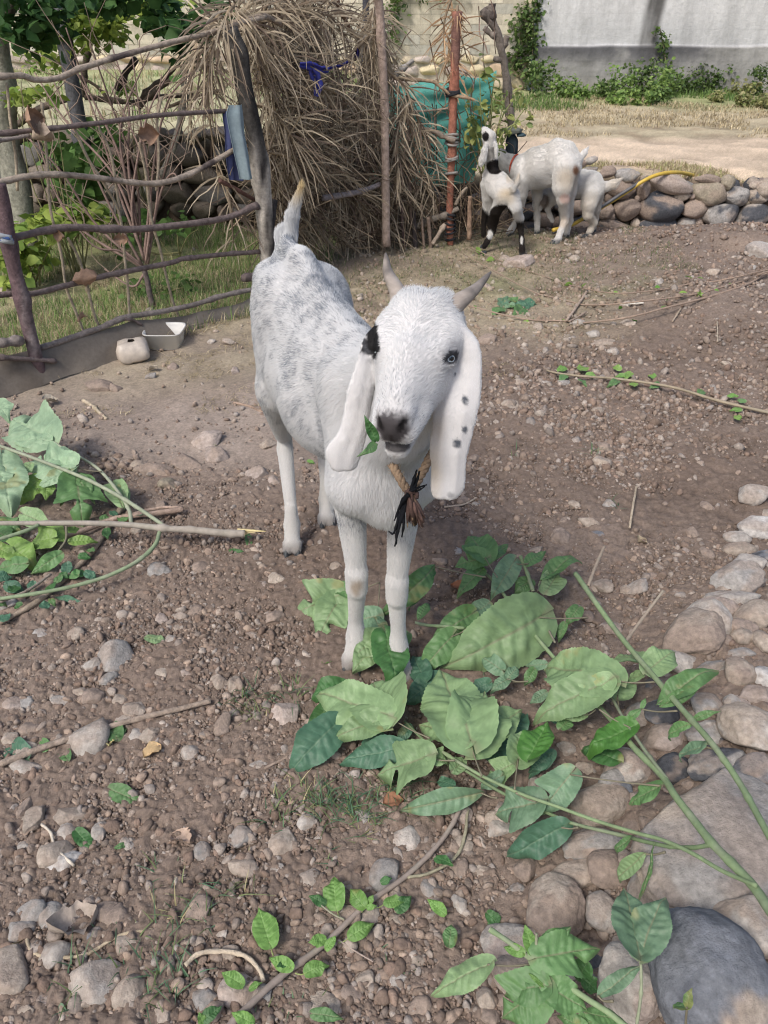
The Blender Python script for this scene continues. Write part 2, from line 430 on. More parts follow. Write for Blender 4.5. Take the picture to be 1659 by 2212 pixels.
def build_goat():
    root = empty('goat', tuple(G(0.32, 0, 0)), 'large white goat with grey flecked back, two horns and hanging ears, chewing a leaf', 'goat', 'goats in the yard')
    sd = SDF((-0.50, 0.82, 0.0), (0.20, 2.34, 1.14), 0.0042)
    back = -GF
    dn = np.array((0, 0, -1.0))
    fb = nz(back+0.55*dn)
    # trunk
    sd.cone(G(.60, .028, .655), G(.38, .004, .650), .100, .130, .03, flow=fb)
    sd.cone(G(.38, 0, .650), G(.10, 0, .69), .135, .118, .03, flow=fb)
    sd.cone(G(.42, .004, .62), G(.20, -.008, .62), .100, .118, .04, flow=nz(back+dn))
    sd.cone(G(.10, 0, .755), G(-.05, 0, .775), .105, .080, .04, flow=fb)
    sd.cone(G(.52, 0, .745), G(.08, 0, .785), .085, .085, .05, flow=back)
    # spine, withers, rump ridge
    sd.cone(G(.66, 0, .845), G(.42, 0, .820), .022, .016, .07, flow=back, sq=(GL, 1.4))
    sd.cone(G(.42, 0, .820), G(.10, 0, .885), .016, .020, .07, flow=back, sq=(GL, 1.4))
    sd.cone(G(.10, 0, .888), G(-.085, 0, .893), .020, .020, .05, flow=back, sq=(GL, 1.3))
    sd.cone(G(.64, 0, .775), G(.40, 0, .765), .062, .058, .05, flow=back)
    for sg in (-1, 1):
        sd.cone(G(.09, sg*.066, .822), G(-.07, sg*.050, .808), .030, .034, .055, flow=nz(back+sg*.4*GL+.4*dn))
        # thigh
        sd.cone(G(.06, sg*.062, .745), G(.09, sg*.082, .585), .090, .070, .045, flow=nz(dn+0.5*back), sq=(GL, 1.45))
        sd.cone(G(-.04, sg*.055, .74), G(.01, sg*.068, .56), .065, .052, .03, flow=nz(dn+0.3*back), sq=(GL, 1.4))
        # shoulder and upper arm
        sd.cone(G(.60, sg*.058+.006, .775), G(.69, sg*.072+.006, .60), .058, .060, .035, flow=nz(dn+0.5*back), sq=(GL, 1.3))
        sd.cone(G(.19, sg*.185, .745), G(.15, sg*.175, .70), .045, .035, .05, sub=True)
    # brisket
    sd.cone(G(.70, .008, .625), G(.58, .012, .565), .082, .078, .04, flow=nz(dn+.2*back), ln=1.3)
    sd.cone(G(.715, 0, .555), G(.60, 0, .53), .052, .058, .04, flow=dn, ln=1.5)
    # hind legs: stifle -> hock -> fetlock -> foot
    hoof = []
    for sg, foot, hk in ((-1, np.array((-0.282, 1.925, 0.0)), np.array((-0.300, 2.055, .315))), (1, np.array((-0.186, 2.075, 0.0)), np.array((-0.195, 2.185, .315)))):
        st = G(.105, sg*.082, .56)
        sd.cone(st, hk+np.array((0.0, -0.010, .035)), .060, .024, .03, flow=nz(hk-st))
        sd.cone(hk+np.array((0, 0.010, .03)), hk+np.array((0, 0.002, -.03)), .021, .021, .008, ln=.6)
        fet = foot+np.array((0.0, 0.028, .085))
        sd.cone(hk+np.array((0, 0, -.02)), fet+np.array((0, 0.004, .05)), .0225, .0160, .006, ln=.55)
        sd.cone(fet+np.array((0, 0.004, .06)), fet, .0150, .0240, .006, ln=.55)
        sd.cone(fet, foot+np.array((0, 0.0, .032)), .0215, .022, .006, ln=.6)
        sd.cone(foot+np.array((0.011, -0.002, .035)), foot+np.array((0.012, -0.012, .022)), .0165, .015, .005, ln=.6)
        sd.cone(foot+np.array((-0.011, -0.002, .035)), foot+np.array((-0.012, -0.012, .022)), .0165, .015, .005, ln=.6)
        hoof.append((foot, (0.05 if sg < 0 else .15, -1, 0)))
    # fore legs
    fw = np.array((0, -1.0, 0))
    for sg, foot, kn, el in ((-1, np.array((-0.078, 1.428, 0.0)), np.array((-0.064, 1.420, .280)), np.array((-0.076, 1.440, .50))),
                             (1, np.array((0.043, 1.388, 0.0)), np.array((0.030, 1.400, .270)), np.array((0.044, 1.415, .49)))):
        top = G(.69, sg*.066, .60)
        sd.cone(top, el, .048, .035, .03, flow=dn)
        sd.cone(el, kn+np.array((0, 0, .045)), .034, .0215, .010, ln=.8)
        sd.cone(kn+np.array((0, -.004, .03)), kn+np.array((0, -.003, -.015)), .0255, .0245, .010, ln=.5)
        fet = foot+np.array((0.008*(-sg), 0.022, .085))
        sd.cone(kn+np.array((0, 0, -.015)), fet+np.array((0, 0, .055)), .0215, .0160, .006, ln=.5)
        sd.cone(fet+np.array((0, 0, .06)), fet, .0155, .0245, .006, ln=.5)
        sd.cone(fet, foot+np.array((0, 0.0, .032)), .0220, .022, .006, ln=.6)
        sd.cone(foot+np.array((0.011, -0.002, .035)), foot+np.array((0.012, -0.014, .022)), .0165, .015, .005, ln=.6)
        sd.cone(foot+np.array((-0.011, -0.002, .035)), foot+np.array((-0.012, -0.014, .022)), .0165, .015, .005, ln=.6)
        hoof.append((foot, (-0.1 if sg < 0 else .35, -1, 0)))
    # tail
    tr = G(-.085, 0, .885); tt = at_y(652, 400, 2.10)
    sd.cone(tr-np.array((0,0,.03)), tr+0.4*(tt-tr), .024, .012, .02, ln=1.2, hair=6)
    sd.cone(tr+0.4*(tt-tr), tt, .012, .003, .006, ln=1.5, hair=4)
    # ---- head frame
    Hc = at_t(891, 734, 1.115)
    U = np.array((0, .39, .92)); T = np.array((0, -.92, .39)); X = np.array((1.0, 0, 0))
    a_ = nz(-.27*X-.67*U+.69*T)
    b_ = nz(math.cos(.27)*(math.cos(.11)*X-math.sin(.11)*U)+math.sin(.27)*T)
    b_ = nz(b_-a_*np.dot(a_, b_)); c_ = np.cross(b_, a_)
    if c_[2] < 0: c_ = -c_
    Hc = Hc-c_*0.045
    def Hd(a, b, c): return Hc+(a if a < 0 else a*.93)*a_+b*b_+c*c_
    hb = -a_
    # neck
    nk = Hd(-.075, 0, -.045)
    c0 = G(.60, 0, .745); c1 = G(.68, 0, .655)
    fl = nz(c0-nk)
    sd.cone(nk, c0, .056, .088, .04, flow=fl, ln=1.1)
    sd.cone(Hd(-.045, 0, -.075), c1, .045, .080, .04, flow=nz(c1-nk), ln=1.1)
    # skull
    q = .02
    sd.cone(Hd(-.030, 0, .0), Hd(-.065, 0, .002), .057, .056, q, flow=hb, ln=1.0, sq=(b_, .90))
    sd.cone(Hd(.010, .0, .008), Hd(-.045, 0, .020), .047, .052, q, flow=nz(hb+.2*c_), ln=1.0, sq=(b_, .86))
    sd.cone(Hd(-.070, .020, .040), Hd(-.085, .022, .035), .026, .026, q, flow=nz(hb+.6*c_), ln=1.7)
    sd.cone(Hd(-.070, -.020, .040), Hd(-.085, -.022, .035), .026, .026, q, flow=nz(hb+.6*c_), ln=1.7)
    for sg in (-1, 1):
        sd.cone(Hd(.008, sg*.040, .030), Hd(-.035, sg*.044, .030), .017, .022, .02, flow=nz(hb+.3*sg*b_), ln=.7)
        sd.cone(Hd(.055, sg*.016, -.018), Hd(-.030, sg*.032, -.030), .030, .036, .02, flow=nz(hb-.3*c_), ln=.6)
    sd.cone(Hd(.120, 0, -.004), Hd(.025, 0, .008), .0255, .040, .02, flow=hb, ln=.5)
    sd.cone(Hd(.100, 0, .018), Hd(.025, 0, .032), .0155, .024, .02, flow=hb, ln=.5)
    sd.cone(Hd(.098, 0, -.054), Hd(-.035, 0, -.064), .0200, .034, .02, flow=hb, ln=.7)
    # muzzle
    for sg in (-1, 1):
        sd.cone(Hd(.126, sg*.014, -.020), Hd(.086, sg*.020, -.020), .0200, .022, .010, flow=nz(hb+sg*.3*b_), ln=.35)
        sd.cone(Hd(.138, sg*.012, .006), Hd(.118, sg*.0165, .010), .0090, .0095, .008, flow=hb, ln=.3, hair=.2)
    sd.cone(Hd(.141, 0, -.006), Hd(.139, 0, -.018), .0085, .0085, .008, flow=hb, ln=.3, hair=.2)
    sd.cone(Hd(.126, 0, -.056), Hd(.095, 0, -.058), .0185, .0205, .008, flow=hb, ln=.4)
    # nostrils, philtrum, mouth
    for sg in (-1, 1):
        sd.cone(Hd(.153, sg*.0105, -.001), Hd(.139, sg*.0215, .011), .0035, .0048, .003, sub=True)
        sd.cone(Hd(.150, 0, -.0405), Hd(.122, sg*.029, -.0395), .0035, .0030, .004, sub=True)
        sd.cone(Hd(.122, sg*.029, -.0395), Hd(.085, sg*.040, -.033), .0030, .0025, .004, sub=True)
    sd.cone(Hd(.154, 0, -.014), Hd(.150, 0, -.036), .0016, .0016, .003, sub=True)
    # eye sockets
    eyes = []
    for sg in (-1, 1):
        ec = Hd(.002, sg*.0475, .0175)
        ed = nz(sg*.84*b_+.22*a_+.50*c_)
        sd.cone(ec+ed*.020, ec+ed*.030, .0135, .017, .006, sub=True)
        e1 = a_*.40-sg*.80*b_; e1 = nz(e1-ed*np.dot(e1, ed)); sd.cone(ec+ed*.012+e1*.018, ec+ed*.012+e1*.012, .004, .006, .006, sub=True)
        # lids
        fw2 = a_
        for k in range(7):
            t0 = -1.15+2.3*k/7; t1 = -1.15+2.3*(k+1)/7
            upd = nz(np.cross(ed, e1)); upd = upd if np.dot(upd, c_) > 0 else -upd
            p = lambda t, lid, off: ec+ed*(.0135+off-.0035*t*t)+e1*(.0150*math.sin(t))+upd*(lid*.0105*math.cos(t))
            sd.cone(p(t0, .62, .0015), p(t1, .62, .0015), .0040, .0040, .004, ln=.3, flow=-a_, hair=.5)
            sd.cone(p(t0, -1, -.001), p(t1, -1, -.001), .0028, .0028, .004, ln=.3, flow=-a_, hair=.5)
        eyes.append((ec, ed, e1))
    # ears as ribbons: centre (u,v), half width, Y, cup
    def ear(st, th=.0039, tw=(0, 0), cupd=.006):
        st = np.array(st, float); st = catmull(st, 64)
        pts = []
        for i, (u, v, hw, Y, ang) in enumerate(st):
            c = at_y(u, v, Y); w = px(hw, c)-th*.5
            ax = np.array((math.cos(ang), math.sin(ang), 0.0)); nr = np.array((math.sin(ang), -math.cos(ang), 0))
            w = max(w, .004)/max(0.45, abs(ax[0]))
            pts.append((c-ax*w+nr*-cupd*min(1, w/.03), c-ax*w*.45, c+ax*w*.45, c+ax*w+nr*-cupd*min(1, w/.03)))
        for i in range(len(pts)):
            fl = nz(pts[min(i+1, len(pts)-1)][1]-pts[max(i-1, 0)][1])
            t2 = th*(1.5-.5*min(1, i/15)); q0 = pts[i]; q1 = pts[min(i+1, len(pts)-1)]
            for k in range(3): sd.cone(pts[i][k], pts[i][k+1], t2, t2, .005, flow=fl, ln=.20, hair=.7)
            for fr, dp in ((.30, 1.0), (.68, .8)):
                w0 = q0[0]+(q0[3]-q0[0])*fr+np.array((0, -th*1.35, 0)); w1 = q1[0]+(q1[3]-q1[0])*fr+np.array((0, -th*1.35, 0))
                if 8 < i < 56: sd.cone(w0, w1, .0009*dp, .0009*dp, .006, sub=True)
    # viewer left ear and viewer right ear
    ear([(822, 712, 9, 1.105, .5), (806, 735, 14, 1.10, .5), (796, 775, 19, 1.085, .45), (784, 830, 25, 1.075, .35), (776, 873, 26, 1.07, .3), (764, 931, 28, 1.06, .2), (744, 976, 37, 1.055, .1), (743, 1012, 24, 1.055, .1)])
    ear([(985, 706, 10, 1.095, -.3), (1000, 735, 24, 1.09, -.45), (1004, 776, 30, 1.08, -.45), (1000, 815, 34, 1.07, -.35), (992, 850, 41, 1.06, -.25), (983, 893, 44, 1.05, -.2), (975, 940, 42, 1.045, -.15), (969, 987, 38, 1.04, -.1), (968, 1045, 35, 1.04, -.1), (961, 1074, 24, 1.04, -.1)])
    sd.cone(at_y(1010, 730, 1.11), at_y(1008, 930, 1.075), .007, .007, .008, ln=.25, hair=.7)
    V, Fc = sd.extract()
    V = relax(V, Fc, 1, .35)
    fl, ln, hr = sd.fields(V)
    Nn, area = vnormals(V, Fc)
    # ---- colours
    def colour(p, rs=None):
        n = len(p)
        u, v, dep = None, None, None
        hc = p-Hc; ha, hb_, hcc = hc@a_, hc@b_, hc@c_
        C = np.full((n, 3), (0.655, 0.665, 0.675))
        g = p-GO; s_ = g@GF; z = p[:, 2]
        body = ss(.80, .66, s_)*ss(.36, .50, z)*ss(-.14, -.06, s_)
        tail = (z > .885) & (s_ < -.06)
        # roan grey on back and flank in clumps
        big = noise(p, 11, 4)*.25+noise(p*np.array((1, 1, 1.3)), 28, 5)*.40+.35*noise(p, 55, 14)
        back_ = ss(.62, .86, z)
        f = body*np.clip(0.30+1.0*big+.18*noise(p, 150, 44)+.22*back_-.10*ss(.2, -.1, s_), 0, 1)*(1-tail)*ss(.70, .55, s_+.3*(z-.75))
        f = np.maximum(f, .20*ss(.03, .10, ha)*(hcc > -.05)*(ha < .2)*(np.abs(hb_) < .07))
        if rs is None: C = C*(1-.30*f[:, None]*np.array((1, .95, .88)))
        else:
            pick = rs.rand(n) < f**1.4*.78
            C[pick] = np.array((.11, .13, .16))*rs.uniform(.7, 2.0, (pick.sum(), 1))
            C *= rs.uniform(.90, 1.04, (n, 1))
        # cream belly, legs and neck
        cream = np.clip(ss(.62, .45, z)*.5*ss(.9, .84, s_)+.35*ss(.3, .0, z-.5)*ss(-.1, -.16, g@GL)*ss(.86, .80, s_), 0, 1)*(0.6+.4*noise(p, 9, 8))
        C *= 1-np.clip(cream, 0, 1)[:, None]*np.array((.07, .13, .24))
        nk_ = np.exp(-((hcc+.14)/.07)**2)*np.exp(-((ha-.04)/.1)**2)*ss(.065, .045, np.abs(hb_))*(.6+.5*noise(p, 40, 3))
        C *= 1-np.clip(nk_, 0, 1)[:, None]*np.array((.22, .34, .52))
        # tail tip
        tl = ss(.95, 1.03, z)*tail; C = C*(1-tl[:, None])+tl[:, None]*np.array((.60, .47, .26))
        # nose
        nd = np.sqrt(((ha-.137)/.034)**2+((hb_)/(.022+.35*np.clip(hcc+.030, 0, .05)))**2+((hcc+.004)/.031)**2)
        k = ss(1.15, .62, nd+.16*noise(p, 190, 3))*ss(-.036, -.022, hcc+.3*(np.abs(hb_) < .004)*.03)
        C = C*(1-k[:, None])+k[:, None]*np.array((.058, .054, .058))
        lp = ss(.9, .5, np.sqrt(((ha-.122)/.034)**2+((hcc+.046)/.012)**2)+.2*noise(p, 150, 6))*(ha > .075)
        C = C*(1-.88*lp[:, None])+.88*lp[:, None]*np.array((.045, .040, .042))
        for sg in (-1, 1):
            d_ = np.sqrt(((ha-.136)/.015)**2+((hb_-sg*(.0165+.35*(hcc-.006)))/.0058)**2+((hcc-.006)/.012)**2); k = ss(1.2, .7, d_); C = C*(1-k[:, None])+k[:, None]*np.array((.010, .009, .010))
        for A_, B_ in ((Hd(.147, 0, -.040), Hd(.120, .031, -.039)), (Hd(.120, .031, -.039), Hd(.078, .044, -.028)), (Hd(.147, 0, -.040), Hd(.120, -.031, -.039)), (Hd(.152, 0, -.012), Hd(.150, 0, -.038))):
            d_ = SDF.cone_d(p, A_, B_, .0, .0); k = ss(.0052, .0022, d_); C = C*(1-.9*k[:, None])+.9*k[:, None]*np.array((.03, .026, .028))
        # eye rims
        for ec, ed, e1 in eyes:
            q_ = p-(ec+ed*.013); aa = q_@e1; uu = q_@nz(np.cross(ed, e1)); oo = np.abs(q_@ed)
            e = np.sqrt(((aa-.004)/.021)**2+(uu/.0108)**2)+.15*noise(p, 200, 5)
            k = ss(1.1, .8, e)*(oo < .02); C = C*(1-k[:, None])+k[:, None]*np.array((.012, .012, .014))
            e2 = np.sqrt(((aa-.002)/.034)**2+(uu/.024)**2); k = ss(1.2, .7, e2)*(oo < .02)*.45*(.6+.5*noise(p, 220, 9))
            k = np.clip(k, 0, 1); C = C*(1-k[:, None])+k[:, None]*np.array((.16, .17, .19))
        # black patch at the root of the ear on the left of the picture
        zc = ray_uv(p)
        du = (zc[:, 0]-(806+.10*(zc[:, 1]-725)))/13; dv = (zc[:, 1]-728)/42
        k = ss(1.15, .9, np.sqrt(du**2+dv**2)+.25*noise(p, 130, 7))*(p[:, 1] < 1.16)*(hb_ < 0)
        C = C*(1-k[:, None])+k[:, None]*np.array((.010, .010, .011))
        # spots on the other ear
        for (su, sv, sr) in ((1005, 866, 8), (1004, 925, 8), (987, 952, 10), (972, 1062, 8), (985, 820, 3)):
            c0_ = at_y(su, sv, 1.045); r0 = px(sr, c0_)
            d_ = np.sqrt((p[:, 0]-c0_[0])**2+((p[:, 2]-c0_[2])*.75)**2)/r0+.35*noise(p, 260, 2)
            k = ss(1.1, .5, d_)*(p[:, 1] < 1.13)*(.9 if sv < 1000 else .45)*(hb_ > .03); C = C*(1-k[:, None])+k[:, None]*np.array((.03, .045, .07))
        # knee patch
        kc = np.array((-.064, 1.376, .285)); d_ = np.linalg.norm((p-kc)*np.array((1, 1, .8)), axis=1)/.030+.2*noise(p, 90, 4)
        k = ss(1.1, .5, d_)*.8; C = C*(1-k[:, None])+k[:, None]*np.array((.40, .32, .24))
        # dark udder side, grey fetlocks
        k = ss(.060, .028, z)*.7; C = C*(1-k[:, None])+k[:, None]*np.array((.24, .215, .20))
        return C
    Cb = colour(V)*np.array((.88, .85, .84))
    hr = hr*(1-ss(1.2, .8, np.sqrt((((V-Hc)@a_-.138)/.030)**2+(((V-Hc)@b_)/.03)**2+(((V-Hc)@c_+.002)/.02)**2)))
    for ec, ed, e1 in eyes:
        hr = hr*ss(.012, .016, np.linalg.norm(V-(ec+ed*.014), axis=1))
    mesh_obj('body', V, Fc, m_skin, root, True, Cb)
    # gravity and whorl on the flow of the trunk
    g = V-GO; s_ = g@GF; lat = g@GL
    body = (ss(.7, .55, s_)*ss(.4, .5, V[:, 2]))[:, None]
    fl = nz(fl+body*(.35*noise(V[:, :], 5, 3)[:, None]*GL+np.array((0, 0, -.25))))
    # forehead: hair parts along the midline
    hc = V-Hc; hbv = hc@b_; fh = (np.exp(-((hc@a_+.03)/.05)**2)*(hc@c_ > .01)*(np.abs(hbv) < .06))[:, None]
    fl = nz(fl+fh*.7*np.sign(hbv)[:, None]*b_)
    make_fur(V, Fc, Nn, area, fl, ln, np.clip(hr, 0, 6), colour, 420000, .0115, .00023, 3, m_fur, root)
    fur_tail = (V[:, 2] > .87) & ((V-GO)@GF < -.065); ft = Fc[fur_tail[Fc].all(1)]
    e1 = V[ft[:, 2]]-V[ft[:, 0]]; ar = np.linalg.norm(np.cross(e1, V[ft[:, 3]]-V[ft[:, 1]]), axis=1)*ss(1.03, .89, V[ft[:, 0], 2])+1e-9
    flt = nz(fl*.3+np.array((0, 0, 1.0)))
    make_fur(V, ft, Nn, ar, flt, np.clip(1.05-4.6*(V[:, 2]-.885), .28, 1), np.ones(len(V)), colour, 9000, .036, .00036, 5, m_fur, root, lift=(.42, -.05), npt=6)
    for ec, ed, e1 in eyes: eye_mesh(root, ec+ed*.0025, nz(ed+.25*a_-.05*c_), nz(np.cross(ed, e1)), .0128)
    for f, d in hoof:
        f = f.copy(); f[2] = float(hgt(f[0], f[1]))*0+0.0
        hoof_pair(root, f, d, (1, d[0]*1.0, 0))
    # horns
    def horn(pts, rr, seed):
        P = catmull(np.array(pts), 26); t = np.linspace(0, 1, 26)
        R = rr*(1-t)**.9+.0028
        R[-1] = .0016; R[-2] *= .8
        V, Fq = tube(P, R, 16, .07, seed)
        Lr = np.repeat(t, 16); Lr = np.concatenate([Lr, [0, 1]])
        C = np.array((.36, .31, .27))*(1-.25*Lr[:, None])*(1+.10*np.sin(Lr*60)[:, None]*(1-Lr[:, None]))
        dk = ss(.62, .8, Lr+.25*noise(V, 60, seed)); C = C*(1-.45*dk[:, None])
        b = MB(); b.add(V, Fq, C); b.build('horn', m_horn, root)
    horn([at_t(885, 700, 1.17), at_t(868, 660, 1.18), at_t(857, 628, 1.19), at_t(838, 588, 1.22), at_t(833, 547, 1.24)], .019, 1)
    horn([at_t(945, 710, 1.15), at_t(975, 668, 1.15), at_t(1003, 643, 1.16), at_t(1030, 621, 1.18), at_t(1060, 588, 1.21)], .017, 2)
    # collar of twisted rope and its tassels
    m_rope = mat_col('rope', rough=.95, nscale=200, namp=.3, bump=.6, bscale=500, bdist=.001)
    m_rag = mat_col('rag', rough=.95, nscale=120, namp=.3, bump=.5, bscale=300, bdist=.001)
    cl = MB()
    path = catmull([at_y(812, 975, 1.33), at_y(846, 1003, 1.245), at_y(862, 1030, 1.215), at_y(886, 1062, 1.195), at_y(908, 1028, 1.215), at_y(930, 985, 1.235), at_y(950, 950, 1.30)], 60)
    T_ = nz(np.gradient(path, axis=0)); n1 = nz(np.cross(T_, (0, 1, .2))); n2 = np.cross(T_, n1)
    ph = np.linspace(0, 2*np.pi*7, 60)
    for k in range(3):
        a = ph+k*2.094
        q = path+.0042*(np.cos(a)[:, None]*n1+np.sin(a)[:, None]*n2)
        Vt, Ft = tube(q, .0047, 7, .15, k); cl.add(Vt, Ft, (.26, .185, .125))
    rs = np.random.RandomState(5)
    for k in range(160):
        i = rs.randint(0, 60); p0 = path[i]; d = nz(rs.randn(3)); Vt, Ft = tube(np.array([p0+d*.006, p0+d*.010, p0+d*.012+rs.randn(3)*.003]), .0003, 3, cap=False); cl.add(Vt, Ft, (.45, .34, .22))
    co = cl.build('collar', m_rope, root); co['label'] = 'twisted brown rope collar with a knotted tassel'
    tb = MB(); kn = at_y(889, 1068, 1.185)
    rs = np.random.RandomState(8)
    for k in range(34):   # brown frayed bundle
        du = rs.uniform(-16, 26); ln_ = rs.uniform(45, 72); w = rs.uniform(.0012, .0042)
        p = [kn+rs.randn(3)*.003, at_y(889+du*.5, 1068+ln_*.5, 1.172+rs.uniform(-.01, .015)), at_y(893+du, 1068+ln_, 1.175+rs.uniform(-.012, .02))]
        Vt, Ft = tube(np.array(p), np.array([w, w*1.4, w*.4]), 5, .3, k, smoothn=8)
        c = (.10, .06, .05) if rs.rand() < .75 else (.38, .26, .16)
        tb.add(Vt, Ft, np.array(c)*rs.uniform(.7, 1.4))
    for k in range(12):
        a = k*.52; p = kn+.009*np.array((math.cos(a), -.3, math.sin(a)*.8)); p2 = kn+.009*np.array((math.cos(a+.7), .5, math.sin(a+.7)*.8))
        Vt, Ft = tube(np.array([p, kn+(p-kn)*1.15, p2]), .0042, 6, .3, k, smoothn=6); tb.add(Vt, Ft, (.12, .075, .065))
    for k, pts in enumerate((((880, 1072), (868, 1100), (858, 1130), (850, 1152), (840, 1148)), ((880, 1075), (868, 1105), (862, 1140), (853, 1180)), ((878, 1080), (872, 1110), (858, 1148), (856, 1175)), ((870, 1100), (872, 1130), (868, 1160)), ((882, 1068), (868, 1085), (860, 1105), (852, 1125)), ((890, 1060), (905, 1053), (922, 1047)), ((890, 1062), (900, 1040), (906, 1018)), ((888, 1060), (896, 1030), (900, 1015)), ((892, 1064), (910, 1056), (918, 1050)))):
        P = [at_y(u, v, 1.178+.006*math.sin(i*2+k)) for i, (u, v) in enumerate(pts)]
        Vt, Ft = tube(np.array(P), np.linspace(.0042 if k not in (5, 8) else .0022, .0016, len(P)), 6, .5, k, smoothn=16); tb.add(Vt, Ft, (.006, .007, .010))
    tb.build('tassel', m_rag, co)
    return root
def ray_uv(P):
    P = np.asarray(P, float); d = P-np.array((0, 0, CH))
    fz = d[..., 1]*CP-d[..., 2]*SP; yc = (d[..., 1]*SP+d[..., 2]*CP)/fz; xc = d[..., 0]/fz
    return np.stack([CX+xc*F, CY-yc*F], -1)
build_goat()
# ---------------------------------------------------------------- the three goats at the stone wall
def cg(x, y): return (1150+x/3.318)/1.1573, (280+y/3.318)/1.1573
def far_goat(label, chains, feet, colfn, seed, extra=None, nf=34000):
    "chains: list of lists of (x, y, r, Y) in crop pixels"
    def W3(x, y, r, Y):
        p = at_y(*cg(x, y), Y); return p, px(r/3.84, p)
    allp = []
    for ch, k in chains:
        for q in ch: allp.append(W3(*q)[0])
    allp = np.array(allp); lo = allp.min(0)-.17; hi = allp.max(0)+.17; lo[2] = max(lo[2], -.06)
    root = empty('goat', (float(allp[:, 0].mean()), float(allp[:, 1].mean()), 0.0), label, 'goat', 'goats in the yard')
    sd = SDF(lo, hi, .0075)
    for ch, k in chains:
        Q = [W3(*q) for q in ch]
        for (a, ra), (b, rb) in zip(Q[:-1], Q[1:]): sd.cone(a, b, ra, rb, k)
    V, Fc = sd.extract(); V = relax(V, Fc, 1, .3)
    fl, ln, hr = sd.fields(V, .015); Nn, area = vnormals(V, Fc)
    def colour(p, rs=None):
        uv = ray_uv(p); cx = (uv[:, 0]*1.1573-1150)*3.318; cy = (uv[:, 1]*1.1573-280)*3.318
        C = colfn(cx, cy, p)
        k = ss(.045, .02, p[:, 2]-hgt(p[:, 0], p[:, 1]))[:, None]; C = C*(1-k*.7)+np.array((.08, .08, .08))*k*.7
        if rs is not None: C = C*rs.uniform(.85, 1.05, (len(p), 1))
        return C
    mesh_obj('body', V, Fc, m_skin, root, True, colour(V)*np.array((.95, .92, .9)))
    fl = nz(fl+np.array((0, 0, -.15)))
    make_fur(V, Fc, Nn, area, fl, ln, hr, colour, nf, .014, .0008, seed, m_fur, root, lift=(.45, .1))
    for x, y, Y in feet:
        p = at_y(*cg(x, y), Y); p[2] = float(hgt(p[0], p[1])); hoof_pair(root, p, (-.6, -.5, 0), (.5, -.5, 0), .8)
    if extra: extra(root)
    return root
def mixc(C, k, c):
    k = np.clip(k, 0, 1)[:, None]; return C*(1-k)+np.array(c)*k
